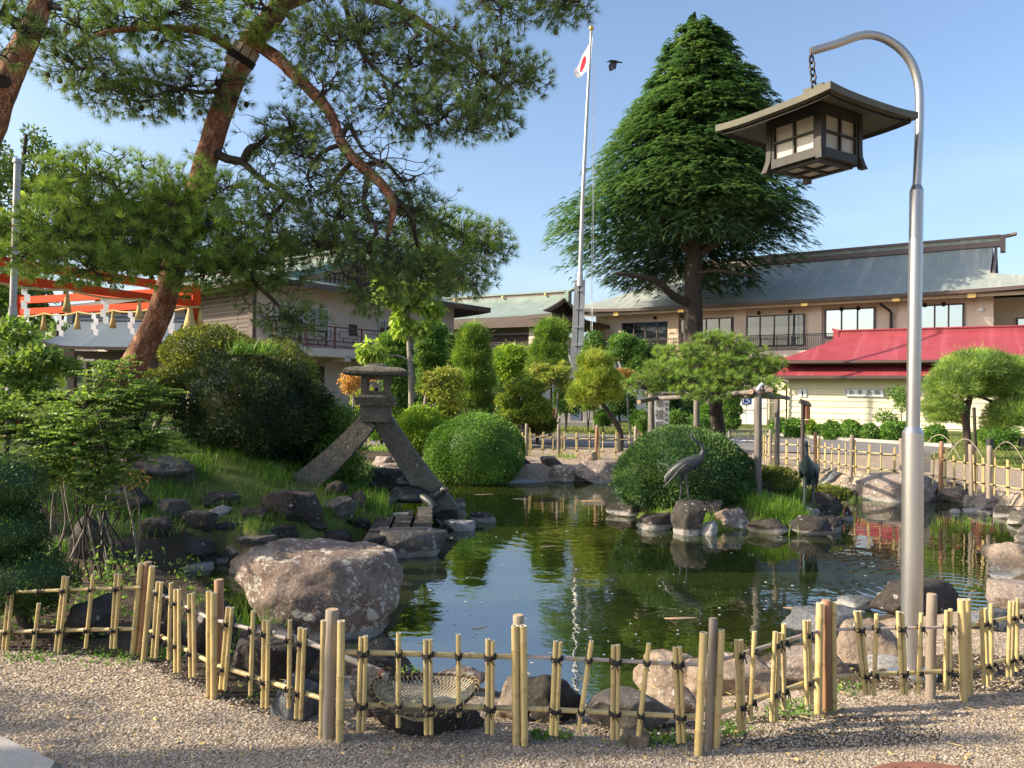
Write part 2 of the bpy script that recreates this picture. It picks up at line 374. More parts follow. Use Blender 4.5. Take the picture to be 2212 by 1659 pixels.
def barkm():
    m, nt, b = new_mat('red_pine_bark'); v = coords(nt, 'World', (1, 1, .42))
    n0 = N(nt, 'TexNoise', Scale=5.0, Detail=6, Roughness=.65); nt.links.new(v, n0.inputs['Vector'])
    w = mixc(nt, .5, v, n0.outputs['Color'], 'ADD')
    vo = N(nt, 'TexVoronoi', Scale=17.0); vo.feature = 'DISTANCE_TO_EDGE'; nt.links.new(w, vo.inputs['Vector'])
    vc = N(nt, 'TexVoronoi', Scale=17.0); nt.links.new(w, vc.inputs['Vector'])
    n = N(nt, 'TexNoise', Scale=22, Detail=7, Roughness=.75); nt.links.new(v, n.inputs['Vector'])
    sp = nt.nodes.new('ShaderNodeSeparateColor'); nt.links.new(vc.outputs['Color'], sp.inputs[0])
    ad = nt.nodes.new('ShaderNodeMath'); ad.operation = 'MULTIPLY_ADD'; ad.inputs[1].default_value = .45; nt.links.new(sp.outputs[0], ad.inputs[0]); nt.links.new(n.outputs['Fac'], ad.inputs[2])
    r = ramp(nt, [(.38, (.13, .050, .028)), (.62, (.29, .115, .060)), (.85, (.44, .20, .11)), (1.0, (.42, .26, .18))]); nt.links.new(ad.outputs[0], r.inputs['Fac'])
    e = ramp(nt, [(0, .45), (.10, 1.0)]); nt.links.new(vo.outputs['Distance'], e.inputs['Fac'])
    c = mixc(nt, 1, r.outputs['Color'], e.outputs['Color'], 'MULTIPLY'); nt.links.new(c, b.inputs['Base Color']); b.inputs['Roughness'].default_value = .85
    p = bump(nt, b, ad.outputs[0], .8, .03); bump(nt, b, e.outputs['Color'], .7, .02, p); return m
M['bark_red'] = barkm()

def roofm(name, base, alt, streak, line=0.0, lsc=40):
    m, nt, b = new_mat(name)
    v = coords(nt, 'Object'); n = N(nt, 'TexNoise', Scale=.9, Detail=6, Roughness=.6); nt.links.new(v, n.inputs['Vector'])
    r = ramp(nt, [(.35, base), (.65, alt)]); nt.links.new(n.outputs['Fac'], r.inputs['Fac'])
    v2 = coords(nt, 'Object', (1.15, .06, .06)); n2 = N(nt, 'TexNoise', Scale=2.2, Detail=4, Roughness=.55); nt.links.new(v2, n2.inputs['Vector'])
    r2 = ramp(nt, [(.52, 0.0), (.68, .75)]); nt.links.new(n2.outputs['Fac'], r2.inputs['Fac'])
    col = mixc(nt, r2.outputs['Color'], r.outputs['Color'], streak)
    v3 = coords(nt, 'Object'); wv = N(nt, 'TexWave', Scale=lsc * .05, Distortion=.6); wv.bands_direction = 'Z'; wv.wave_profile = 'SAW'; nt.links.new(v3, wv.inputs['Vector'])
    wr = ramp(nt, [(0, .72), (.25, 1.0), (1, 1.08)]); nt.links.new(wv.outputs['Fac'], wr.inputs['Fac']); col = mixc(nt, 1.0, col, wr.outputs['Color'], 'MULTIPLY')
    nt.links.new(col, b.inputs['Base Color']); b.inputs['Roughness'].default_value = .55; b.inputs['Metallic'].default_value = .15
    if line: bump(nt, b, wv.outputs['Fac'], line, .03)
    return m
M['copper'] = roofm('weathered_copper_roof', (.26, .30, .27), (.33, .36, .32), (.48, .46, .38), .5, 50)
M['copper_green'] = roofm('green_copper_roof', (.18, .24, .21), (.25, .31, .27), (.30, .34, .29), .4, 45)
M['red_roof'] = roofm('red_metal_roof', (.27, .042, .056), (.33, .058, .073), (.36, .085, .10), .6, 44)
M['blue_roof'] = roofm('blue_grey_metal_roof', (.10, .13, .15), (.13, .16, .18), (.16, .19, .205), .5, 70)
M['copper_trim'] = simple('green_copper_trim', (.17, .29, .25), (.11, .20, .175), rough=.6, scale=3, bstr=.05)
M['copper_brown'] = simple('brown_copper', (.16, .115, .10), (.12, .085, .075), rough=.5, scale=3, bstr=.05)
M['tile'] = simple('grey_roof_tile', (.21, .21, .21), (.13, .13, .135), rough=.5, scale=4, bstr=.1)

# foliage
M['needle'] = leafm('pine_needle', (.060, .100, .036), (.115, .175, .055), (.20, .245, .075), .3)
M['needle_bright'] = leafm('young_pine_needle', (.085, .15, .035), (.155, .24, .05), (.25, .32, .07), .33)
M['needle_yellow'] = leafm('yellow_pine_needle', (.14, .20, .03), (.23, .285, .045), (.35, .38, .075), .3)
M['cedar'] = leafm('cedar_spray', (.042, .095, .050), (.082, .152, .068), (.17, .24, .10), .33)
M['leaf_box'] = leafm('box_leaf', (.018, .045, .013), (.038, .082, .021), (.08, .135, .035), .25)
M['leaf_dome'] = leafm('clipped_leaf', (.055, .12, .022), (.095, .19, .032), (.15, .26, .05), .3)
M['leaf_lime'] = leafm('lime_leaf', (.10, .18, .018), (.18, .27, .028), (.27, .36, .05), .35)
M['leaf_juniper'] = leafm('juniper_leaf', (.026, .062, .024), (.05, .105, .034), (.10, .165, .05), .25)
M['leaf_dark'] = leafm('dark_juniper_leaf', (.016, .032, .013), (.032, .055, .019), (.075, .085, .026), .2)
M['leaf_gold'] = leafm('golden_leaf', (.08, .135, .020), (.145, .20, .03), (.24, .27, .05), .3)
M['leaf_bronze'] = leafm('bronze_green_leaf', (.06, .078, .014), (.115, .135, .024), (.20, .215, .04), .28)
M['leaf_topiary'] = leafm('topiary_leaf', (.055, .125, .028), (.10, .185, .04), (.16, .25, .06), .3)
M['leaf_nandina'] = leafm('nandina_leaf', (.065, .125, .028), (.12, .195, .045), (.225, .28, .07), .42)
M['leaf_maple'] = leafm('green_maple_leaf', (.06, .12, .025), (.11, .20, .04), (.17, .26, .06), .4)
M['leaf_autumn'] = leafm('turning_maple_leaf', (.13, .21, .04), (.21, .28, .05), (.34, .29, .08), .4, tcol=(1.05, .95, .5))
M['leaf_orange'] = leafm('orange_maple_leaf', (.28, .26, .07), (.42, .30, .10), (.48, .27, .11), .4, tcol=(1.1, .8, .5))
M['leaf_magnolia'] = leafm('broad_pale_leaf', (.13, .20, .035), (.21, .29, .05), (.29, .36, .08), .4)
M['leaf_forest'] = leafm('forest_leaf', (.045, .085, .028), (.08, .13, .036), (.14, .19, .045), .3)
M['leaf_bambooforest'] = leafm('bamboo_grove_leaf', (.13, .19, .035), (.20, .26, .05), (.30, .35, .08), .35)
M['grass'] = leafm('grass_blade', (.05, .115, .02), (.09, .18, .03), (.17, .26, .05), .35)
M['grass_bright'] = leafm('bright_grass_blade', (.11, .21, .03), (.17, .28, .04), (.25, .36, .06), .4)
M['lawn'] = leafm('lawn_blade', (.14, .15, .04), (.17, .21, .045), (.25, .26, .08), .35)

# ------------------------------------------------------------------ pond outline, ground
WZ = -0.35
pond_px = [(300, 1258), (400, 1238), (470, 1220), (560, 1226), (640, 1205), (720, 1193), (800, 1178), (880, 1180), (940, 1140), (925, 1090), (900, 1062), (930, 1035), (1000, 1040), (1100, 1042),
           (1240, 1046), (1330, 1046), (1500, 1040), (1650, 1045), (1780, 1052), (1850, 1078), (1900, 1086), (2020, 1085), (2060, 1092), (2110, 1105), (2170, 1125), (2230, 1150), (2330, 1180),
           (2360, 1235), (2230, 1245), (2150, 1260), (2140, 1300), (2060, 1318), (1900, 1318), (1800, 1345), (1700, 1380), (1560, 1430), (1420, 1480), (1300, 1505), (1180, 1500), (1060, 1475),
           (950, 1450), (880, 1420), (860, 1390), (700, 1400), (560, 1345), (480, 1320), (400, 1300), (320, 1280)]
isle_px = [(1312, 1105), (1380, 1140), (1450, 1152), (1530, 1154), (1620, 1152), (1710, 1154), (1785, 1152), (1825, 1140), (1836, 1120), (1838, 1098), (1790, 1075), (1650, 1066), (1500, 1064), (1380, 1072), (1322, 1088)]
POND = np.array([gnd(u, v, WZ).xy[:] for u, v in pond_px]); ISLE = np.array([gnd(u, v, WZ).xy[:] for u, v in isle_px])
def sdist(P, poly):
    """signed distance to a closed outline, negative inside"""
    d2 = np.full(len(P), 1e9); ins = np.zeros(len(P), bool); n = len(poly)
    for i in range(n):
        a, b = poly[i], poly[(i + 1) % n]; ab = b - a; ap = P - a
        t = np.clip((ap @ ab) / (ab @ ab), 0, 1); q = ap - t[:, None] * ab; d2 = np.minimum(d2, (q ** 2).sum(1))
        c = ((a[1] > P[:, 1]) != (b[1] > P[:, 1])); xi = (b[0] - a[0]) * (P[:, 1] - a[1]) / (b[1] - a[1] + 1e-12) + a[0]
        ins ^= c & (P[:, 0] < xi)
    return np.where(ins, -1, 1) * np.sqrt(d2)
def sstep(x, a, b):
    t = np.clip((x - a) / (b - a), 0, 1); return t * t * (3 - 2 * t)
def height(P):
    P = np.atleast_2d(np.asarray(P, float)); dp = sdist(P, POND) - .42 * sstep(P[:, 1], 8.5, 11.5); di = sdist(P, ISLE) + .24
    land = np.maximum(-dp, -1) * 0
    near = (1 - sstep(P[:, 1] - .12 * np.maximum(P[:, 0], 0), 6.3, 7.6)) * sstep(P[:, 0], -2.6, -1.2)
    wd = .32 + near * np.clip(P[:, 1] * 0 + 1.15, 0, 2)
    t_ = np.clip((dp + .06) / (wd + .06), 0, 1); out = WZ - .06 + (t_ * t_ * (3 - 2 * t_) * (1 - near) + (1 - (1 - t_) ** 1.4) * near) * (-WZ + .06)
    bed = WZ - .06 - np.clip(-dp, 0, 1.2) * .55
    h = np.where(dp > -.06, out, bed)
    lc_ = gnd(858, 1132, -.1); ld_ = np.hypot((P[:, 0] - lc_.x) / .62, (P[:, 1] - lc_.y) / .62); out_k = 1 - sstep(ld_, .85, 1.5)
    isl = WZ - .06 + sstep(-di, -.06, .30) * .30 + sstep(-di, .25, 1.2) * .22
    h = np.where(di < .06, np.maximum(isl, h), h)
    # planted mound on the left bank
    mm = sstep(dp, .15, 3.0) * sstep(-P[:, 0], .9, 2.6) * sstep(P[:, 1], 6.6, 8.6) * (1 - sstep(P[:, 1], 14.0, 18.0)) * (1 - sstep(-P[:, 0], 9, 14))
    h = h + mm * .78
    h = np.where(dp > -.06, h * (1 - out_k) + np.minimum(h, -.16) * out_k, h)
    h = h + np.where((dp > .3) & (di > 0), .012 * np.sin(P[:, 0] * 1.7) * np.cos(P[:, 1] * 1.3), 0)
    return h
def hz(x, y): return float(height([(x, y)])[0])

def gpt(u, v):
    """where the sight line through a picture position first meets the ground"""
    d = ray(u, v); ys = np.arange(2.2, 60, .04); X = d.x / d.y * ys; Z = EYE + d.z / d.y * ys; h = np.maximum(height(np.column_stack([X, ys])), WZ); i = np.argmax(Z < h)
    return Vector((X[i], ys[i], h[i])) if Z[i] < h[i] else gnd(u, v)
def axis(lo, hi, step, far_lo, far_hi, k=1.22):
    a = list(np.arange(lo, hi + 1e-6, step)); s = step; x = hi
    while x < far_hi: s *= k; x += s; a.append(x)
    s = step; x = lo; pre = []
    while x > far_lo: s *= k; x -= s; pre.append(x)
    return np.array(pre[::-1] + a)
gx = axis(-6.5, 9.5, .085, -600, 600); gy = axis(2.2, 18.5, .085, -200, 900)
GX, GY = np.meshgrid(gx, gy); GP = np.column_stack([GX.ravel(), GY.ravel()]); GH = height(GP)
lawn_px = [[(2003, 985), (2045, 962), (2075, 955), (2400, 955), (2400, 1022), (2200, 1012), (2080, 1000)]]
d_p = sdist(GP, POND); d_i = sdist(GP, ISLE)
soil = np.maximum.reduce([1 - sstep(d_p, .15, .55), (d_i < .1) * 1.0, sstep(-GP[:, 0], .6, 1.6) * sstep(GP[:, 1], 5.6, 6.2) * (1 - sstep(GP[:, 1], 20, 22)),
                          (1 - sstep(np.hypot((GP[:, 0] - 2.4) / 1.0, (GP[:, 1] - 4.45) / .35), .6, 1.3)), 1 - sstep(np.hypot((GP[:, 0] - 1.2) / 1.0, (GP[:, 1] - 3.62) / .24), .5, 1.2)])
FL_ = np.array([gnd(u, v).xy[:] for u, v in ((-60, 1402), (310, 1424), (461, 1500), (715, 1596), (800, 1600))])
soil = np.maximum(soil, sstep(-GP[:, 0], .75, 1.15) * sstep(GP[:, 1] - np.interp(GP[:, 0], FL_[:, 0], FL_[:, 1]), -.10, .06) * (GP[:, 1] < 8))
FAR_LAWN = np.array([gnd(u, v).xy[:] for u, v in lawn_px[0]])
grass_z = np.maximum.reduce([1 - sstep(sdist(GP, FAR_LAWN), -.1, .3), sstep(GP[:, 1], 27.5, 29.0) * 1.0, sstep(-GP[:, 0], .7, 1.5) * sstep(GP[:, 1], 7.6, 9.2) * .8 * (GP[:, 1] < 17), (d_i < -.15) * .7])
nx, ny = len(gx), len(gy); ii = np.arange((nx - 1) * (ny - 1)); q = (ii // (nx - 1)) * nx + ii % (nx - 1)
GF = np.column_stack([q, q + 1, q + nx + 1, q + nx])
def groundm():
    m, nt, b = new_mat('gravel_soil_grass'); v = coords(nt, 'World')
    n = N(nt, 'TexNoise', Scale=1.3, Detail=7, Roughness=.65); nt.links.new(v, n.inputs['Vector'])
    vo = N(nt, 'TexVoronoi', Scale=62.0); nt.links.new(v, vo.inputs['Vector'])
    gc = ramp(nt, [(.0, (.17, .125, .085)), (.35, (.30, .235, .17)), (.7, (.40, .32, .24)), (1, (.52, .44, .35))])
    sp = nt.nodes.new('ShaderNodeSeparateColor'); nt.links.new(vo.outputs['Color'], sp.inputs[0]); nt.links.new(sp.outputs[0], gc.inputs['Fac'])
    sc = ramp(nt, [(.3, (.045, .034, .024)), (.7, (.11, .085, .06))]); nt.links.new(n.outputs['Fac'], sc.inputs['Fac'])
    grc = ramp(nt, [(.3, (.05, .085, .02)), (.55, (.12, .145, .04)), (.75, (.22, .20, .085))]); n3 = N(nt, 'TexNoise', Scale=3.5, Detail=8, Roughness=.7); nt.links.new(v, n3.inputs['Vector']); nt.links.new(n3.outputs['Fac'], grc.inputs['Fac'])
    def msk(at_name):
        a = nt.nodes.new('ShaderNodeAttribute'); a.attribute_name = at_name
        ad = nt.nodes.new('ShaderNodeMath'); ad.operation = 'MULTIPLY_ADD'; ad.inputs[1].default_value = .7; nt.links.new(n3.outputs['Fac'], ad.inputs[0]); nt.links.new(a.outputs['Fac'], ad.inputs[2])
        r = ramp(nt, [(.72, 0.0), (.92, 1.0)]); nt.links.new(ad.outputs[0], r.inputs['Fac']); return r.outputs['Color']
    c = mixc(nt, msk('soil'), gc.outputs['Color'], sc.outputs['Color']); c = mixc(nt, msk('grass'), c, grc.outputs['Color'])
    nt.links.new(c, b.inputs['Base Color']); b.inputs['Roughness'].default_value = .95; b.inputs['Specular IOR Level'].default_value = .1
    p = bump(nt, b, vo.outputs['Distance'], .8, .012); bump(nt, b, n3.outputs['Fac'], .5, .03, p); return m
M['ground'] = groundm()
# mid-distance gravel spots keep the same field; the far sheet runs on to the horizon
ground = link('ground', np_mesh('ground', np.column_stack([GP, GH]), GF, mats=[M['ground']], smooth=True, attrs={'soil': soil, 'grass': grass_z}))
tag(ground, kind='structure')

def waterm():
    m, nt, b = new_mat('pond_water'); v = coords(nt, 'World')
    n0 = N(nt, 'TexNoise', Scale=1.1, Detail=3); nt.links.new(v, n0.inputs['Vector'])
    r = ramp(nt, [(.3, (.016, .024, .005)), (.7, (.030, .038, .008))]); nt.links.new(n0.outputs['Fac'], r.inputs['Fac']); nt.links.new(r.outputs['Color'], b.inputs['Base Color'])
    b.inputs['Roughness'].default_value = .015; b.inputs['IOR'].default_value = 4.2; b.inputs['Specular IOR Level'].default_value = .5
    v1 = coords(nt, 'World', (1, 1.0, 1)); n1 = N(nt, 'TexNoise', Scale=2.4, Detail=3, Roughness=.5); nt.links.new(v1, n1.inputs['Vector'])
    n2 = N(nt, 'TexNoise', Scale=9.0, Detail=2, Roughness=.5); nt.links.new(v1, n2.inputs['Vector'])
    h = nt.nodes.new('ShaderNodeMath'); h.operation = 'MULTIPLY_ADD'; h.inputs[1].default_value = .22; nt.links.new(n2.outputs['Fac'], h.inputs[0]); nt.links.new(n1.outputs['Fac'], h.inputs[2])
    prev = h.outputs[0]
    for cx, cy, freq, dec, amp in RIPPLES:
        s = nt.nodes.new('ShaderNodeVectorMath'); s.operation = 'SUBTRACT'; s.inputs[1].default_value = (cx, cy, WZ); nt.links.new(v, s.inputs[0])
        l = nt.nodes.new('ShaderNodeVectorMath'); l.operation = 'LENGTH'; nt.links.new(s.outputs[0], l.inputs[0])
        w = nt.nodes.new('ShaderNodeMath'); w.operation = 'MULTIPLY'; w.inputs[1].default_value = freq; nt.links.new(l.outputs['Value'], w.inputs[0])
        si = nt.nodes.new('ShaderNodeMath'); si.operation = 'SINE'; nt.links.new(w.outputs[0], si.inputs[0])
        mr = N(nt, 'MapRange'); mr.inputs['From Min'].default_value = 0; mr.inputs['From Max'].default_value = dec; mr.inputs['To Min'].default_value = amp; mr.inputs['To Max'].default_value = 0
        nt.links.new(l.outputs['Value'], mr.inputs['Value'])
        mu = nt.nodes.new('ShaderNodeMath'); mu.operation = 'MULTIPLY_ADD'; nt.links.new(si.outputs[0], mu.inputs[0]); nt.links.new(mr.outputs[0], mu.inputs[1]); nt.links.new(prev, mu.inputs[2]); prev = mu.outputs[0]
    bump(nt, b, prev, .040, .10); return m
_r1, _r2, _r3 = gnd(1225, 1150, WZ), gnd(2075, 1268, WZ), gnd(1480, 1345, WZ)
RIPPLES = [(_r1.x, _r1.y, 26, 2.0, .16), (_r2.x, _r2.y, 40, 1.5, .5), (_r3.x, _r3.y, 60, .5, .12)]
M['water'] = waterm()
wb = MB(); x0, x1, y0, y1 = POND[:, 0].min() - .9, POND[:, 0].max() + .9, POND[:, 1].min() - .9, POND[:, 1].max() + .9
wb.grid(lambda a, c: (x0 + (x1 - x0) * a, y0 + (y1 - y0) * c, WZ), 4, 4)
tag(wb.build('pond_water', M['water']), kind='structure')

# asphalt drive behind the pond, with a pale kerb along its far side
far_e = [(300, 924), (700, 927), (1123, 931), (1383, 942), (1560, 938), (1583, 926), (1690, 926), (1660, 942), (1952, 961), (2058, 968)]
near_e = [(2010, 986), (1915, 985), (1642, 976), (1330, 966), (1123, 966), (700, 964), (300, 960)]
rp = [gnd(u, v) for u, v in far_e] + [gnd(u, v) for u, v in near_e]
rb = MB(); rb.add([(p.x, p.y, .022) for p in rp], [tuple(range(len(rp)))[::-1]])
tag(rb.build('asphalt_drive', M['asphalt']), kind='structure')
kb = MB()
for (a, c) in (((1660, 942), (1952, 961)), ((1952, 961), (2058, 968))):
    A, B = gnd(*a), gnd(*c); kb.bar((A.x, A.y, .06), (B.x, B.y, .06), .14, .14)
kb.build('kerb', M['concrete'])['kind'] = 'structure'
# painted wheelchair bay mark on the drive (flat paint)
pm = MB()
for seg in ([(1560, 958), (1600, 956)], [(1600, 956), (1612, 952)], [(1612, 952), (1640, 955)], [(1575, 953), (1590, 949), (1606, 950)]):
    for a, c in zip(seg, seg[1:]):
        A, B = gnd(*a), gnd(*c); pm.bar((A.x, A.y, .027), (B.x, B.y, .027), .16, .003)
tag(pm.build('bay_marking', M['white_paint']), kind='structure')
# ------------------------------------------------------------------ buildings
class Frame:
    """a vertical front: local x along it, y into the building, z up; px() finds where a picture position meets it"""
    def __init__(s, o, ang):
        s.o = Vector((o[0], o[1], 0)); s.a = ang; s.ex = Vector((math.cos(ang), math.sin(ang), 0)); s.ey = Vector((-math.sin(ang), math.cos(ang), 0))
    def px(s, u, v, yo=0.0):
        d = ray(u, v); o = Vector((0, 0, EYE)); p0 = s.o + s.ey * yo
        t = (p0 - o).dot(s.ey) / d.dot(s.ey); p = o + d * t - s.o
        return p.dot(s.ex), p.z
def lerp(a, b, t): return a + (b - a) * t
def roof(mb, xe, xg, sg, yf, yr, yb, ze, zr, lift=.25, curve=.5, mp=None, nx_=24, ns=10, th=.16, mi=0, mi_edge=1, mi_wall=1, inset=.5):
    """hip-and-gable roof, ridge along x. xe: eave ends, xg: gable ends, sg: slope share where each hip turns into the gable (1 = full hip, 0 = plain gable)"""
    mp = mp or (lambda x, y, z: (x, y, z))
    def xb(k, s):
        return xg[k] if sg[k] <= 0 else lerp(xe[k], xg[k], min(s / sg[k], 1))
    def zz(s, t): return ze + (zr - ze) * ((1 - curve) * s + curve * s * s) + lift * (abs(2 * t - 1) ** 5) * (1 - s) ** 2
    for ya, flip in ((yf, False), (yb, True)):
        f = lambda t, s: mp(lerp(xb(0, s), xb(1, s), t), lerp(ya, yr, s), zz(s, t))
        g = lambda t, s: mp(lerp(xb(0, s), xb(1, s), t), lerp(ya, yr, s), zz(s, t) - th)
        mb.grid(f, nx_, ns, mi, True, flip); mb.grid(g, nx_, ns, mi_edge, True, not flip)
        mb.grid(lambda t, k: mp(lerp(xb(0, 0), xb(1, 0), t), ya, zz(0, t) - th * (1 - k)), nx_, 1, mi_edge, False, flip)
        for k in (0, 1):
            mb.grid(lambda s, h: mp(xb(k, s), lerp(ya, yr, s), zz(s, k) - th * (1 - h)), ns, 1, mi_edge, False)
    for k in (0, 1):
        if sg[k] > 0:
            n = max(2, int(ns * sg[k]))
            mb.grid(lambda y, s: mp(xb(k, s * sg[k]), lerp(lerp(yf, yr, s * sg[k]), lerp(yb, yr, s * sg[k]), y), zz(s * sg[k], k) + .0 - (.001)), 8, n, mi, True)
            mb.grid(lambda y, h: mp(xb(k, 0), lerp(yf, yb, y), zz(0, k) - th * (1 - h)), 8, 1, mi_edge, False)
        if sg[k] < 1:
            d = inset * (1 if k == 0 else -1)
            mb.grid(lambda y, s: mp(xg[k] + d, lerp(lerp(yf, yr, lerp(sg[k], 1, s)), lerp(yb, yr, lerp(sg[k], 1, s)), y), zz(lerp(sg[k], 1, s), k) - th), 6, 8, mi_wall, False)
def window(parent, x0, x1, z0, z1, npane, fr, gl, y=-.07, fw=.07, back=None, back_z=None, name='window'):
    f = MB()
    f.box(((x0 + x1) / 2, y, z1 + fw / 2), (x1 - x0 + 2 * fw, .10, fw)); f.box(((x0 + x1) / 2, y, z0 - fw / 2), (x1 - x0 + 2 * fw, .12, fw))
    for i in range(npane + 1):
        x = lerp(x0, x1, i / npane) + (-fw / 2 if i == 0 else fw / 2 if i == npane else 0)
        f.box((x, y, (z0 + z1) / 2), (fw, .10, z1 - z0))
    w = f.build(name, fr, parent, local=True)
    for i in range(npane):
        a, b = lerp(x0, x1, i / npane) + .03, lerp(x0, x1, (i + 1) / npane) - .03
        MB().box(((a + b) / 2, y + .015, (z0 + z1) / 2), (b - a, .012, z1 - z0 - .01)).build('pane', gl, w, local=True)
    if back:
        MB().box(((x0 + x1) / 2, y + .045, (back_z[0] + back_z[1]) / 2), (x1 - x0 - .02, .02, back_z[1] - back_z[0])).build('paper_screen', back, w, local=True)
    return w
def railing(parent, pts, z0, z1, mat, step=.13, r=.012):
    rb = MB()
    L = MB(); 
    for (ax, ay), (bx, by) in zip(pts, pts[1:]):
        A, B = Vector((ax, ay, 0)), Vector((bx, by, 0)); n = max(1, int((B - A).length / step))
        for zz in (z0 + .06, z1 - .1, z1): rb.bar((ax, ay, zz), (bx, by, zz), .035, .035 if zz < z1 else .05)
        for i in range(n + 1):
            p = A.lerp(B, i / n); big = i % 14 == 0
            L.box((p.x, p.y, (z0 + z1) / 2), ((.05 if big else 2 * r), (.05 if big else 2 * r), z1 - z0 - .02))
    o = rb.build('railing', mat, parent, local=True); b = L.build('baluster', mat, o, local=True); b['kind'] = 'stuff'; return o
def ridge_cap(parent, x0, x1, y, z, w, h, mats, mp=None, tip=.5, tipz=.35, ends=(1, 1)):
    mp = mp or (lambda x, y, z: (x, y, z)); b = MB()
    for k, (ww, za, zb) in enumerate(((w, z, z + h * .45), (w * .75, z + h * .45, z + h * .8), (w * 1.25, z + h * .8, z + h))):
        p = [mp(a, y + s * ww / 2, c) for a in (x0, x1) for s in (-1, 1) for c in (za, zb)]
        b.add(p, [(0, 1, 3, 2), (4, 6, 7, 5), (0, 4, 5, 1), (2, 3, 7, 6), (1, 5, 7, 3), (0, 2, 6, 4)], k % len(mats) if k == 1 else 0)
    for k, (e, sgn) in enumerate(((x0, -1), (x1, 1))):
        if not ends[k]: continue
        n = 5
        for i in range(n):
            a0, a1 = e + sgn * tip * i / n, e + sgn * tip * (i + 1) / n; c0, c1 = z + h * .85 + tipz * (i / n) ** 2, z + h * .85 + tipz * ((i + 1) / n) ** 2
            p = [mp(a, y + s * w * .55, c + dz) for a, c in ((a0, c0), (a1, c1)) for s in (-1, 1) for dz in (-.06, .08)]
            b.add(p, [(0, 1, 3, 2), (4, 6, 7, 5), (0, 4, 5, 1), (2, 3, 7, 6), (1, 5, 7, 3), (0, 2, 6, 4)], 0)
        p = [mp(a, y + s * w * .62, c) for a in (e, e + sgn * .28) for s in (-1, 1) for c in (z - h * .5, z + h * .8)]
        b.add(p, [(0, 1, 3, 2), (4, 6, 7, 5), (0, 4, 5, 1), (2, 3, 7, 6), (1, 5, 7, 3), (0, 2, 6, 4)], 0)
    return b.build('ridge', mats, parent, local=True)

# --- two-storey hall on the right
FR = Frame((6.7, 60.5), math.radians(-34.2))
hall = empty('shrine_hall', FR.o, FR.a, 'long two-storey beige hall with grey-green copper roof and dark framed windows, behind the cedar', 'building')
b = MB(); b.box((13.1, 5.5, 4.05), (26.2, 11, 8.1)); b.build('wall', M['plaster_beige'], hall, local=True)
for u in (1300, 1456, 1600, 1762, 1958, 2128):
    x, _ = FR.px(u, 700); 
    MB().box((x, -.06, 6.3), (.85, .22, 3.5)).build('pilaster', M['trim_cream'] if u < 1500 else M['plaster_beige'], hall, local=True)
for (u0, v0, u1, v1, n, kind) in ((1346, 698, 1446, 752, 4, 's'), (1472, 690, 1583, 748, 4, 's'), (1613, 683, 1736, 747, 4, 's'), (1785, 669, 1888, 728, 3, 'm'), (1961, 661, 2080, 723, 4, 'm')):
    x0, z1 = FR.px(u0, v0); x1, _ = FR.px(u1, v0); z0 = FR.px(u0, v1)[1]; z1 = FR.px((u0 + u1) / 2, (v0 + v0) / 2)[1]
    if kind == 's': window(hall, x0, x1, z0, z1, n, M['brown_metal'], M['glass'], back=M['shoji'], back_z=(z0, lerp(z0, z1, .62)), fw=.08)
    else: window(hall, x0, x1, z0, z1, n, M['brown_metal'], M['mirror_glass'], fw=.09)
    dk = MB().box(((x0 + x1) / 2, -.005, (z0 + z1) / 2), (x1 - x0, .012, z1 - z0)); dk.build('shade_panel', M['shade_fill'], hall, local=True)  # flat dark sheet on the wall imitates the unlit room behind
r = MB(); roof(r, (-2.2, 31.5), (4.5, 26.2), (1.0, .42), -1.7, 5.5, 12.7, 8.0, 11.7, lift=.35, curve=.38, th=.22, ns=14, nx_=40, inset=.9)
hr = r.build('roof', [M['copper'], M['brown_metal']], hall, local=True)
ridge_cap(hall, 4.2, 26.6, 5.5, 11.6, .55, .75, [M['copper_brown'], M['copper']], tip=.9, tipz=.12)
for k, s in enumerate((-1, 1)):
    bg = MB(); 
    for i in range(8):
        t0, t1 = .42 + .58 * i / 8, .42 + .58 * (i + 1) / 8
        f = lambda t: Vector((26.35, lerp(-1.7 if s < 0 else 12.7, 5.5, t), 8.0 + 3.7 * (.62 * t + .38 * t * t) - .22))
        bg.bar(f(t0), f(t1), .14, .42)
    bg.build('bargeboard', M['copper_brown'], hall, local=True)
MB().box((13.5, -1.25, 7.72), (31, .12, .22)).build('eave_beam', M['trim_cream'], hall, local=True)
MB().box((13.5, -.62, 7.80), (31.4, 1.24, .05)).build('soffit', M['trim_cream'], hall, local=True)
for u, v in ((1332, 661), (1472, 655), (1738, 678), (1936, 665), (2099, 653)):
    x, z = FR.px(u, v, -1.3); MB().box((x, -1.36, 7.72), (.42, .16, .30)).build('eave_bracket', M['gold'], hall, local=True)
for u in (1416, 1474, 1640, 1707, 1818, 1854, 1998, 2038):
    x, _ = FR.px(u, 690); MB().tube([(x, .05, 7.42), (x, -.12, 7.42), (x, -.2, 7.33)], [.10, .12, .11], 8).build('vent_hood', M['black_metal'], hall, local=True)
for u in (1496, 1926):
    x, _ = FR.px(u, 700); MB().tube([(x - .5, -1.2, 7.5), (x - .1, -.35, 7.15), (x, -.22, 7.0), (x, -.22, 4.4)], .09, 8).build('downpipe', M['dark_wood'], hall, local=True)
x, z = FR.px(1364, 742); 
for u, v in ((1364, 735), (2120, 669)):
    x, z = FR.px(u, v); MB().ellipsoid((x, -.22, z), (.17, .14, .17), 10, 6).build('wall_lamp', M['white_paint'], hall, local=True)
MB().box((13.3, -.75, 4.45), (27.4, 1.5, .42)).build('balcony_slab', M['plaster_beige'], hall, local=True)
railing(hall, [(-.4, -1.4), (26.9, -1.4), (26.9, .2)], 4.68, 5.72, M['black_metal'])
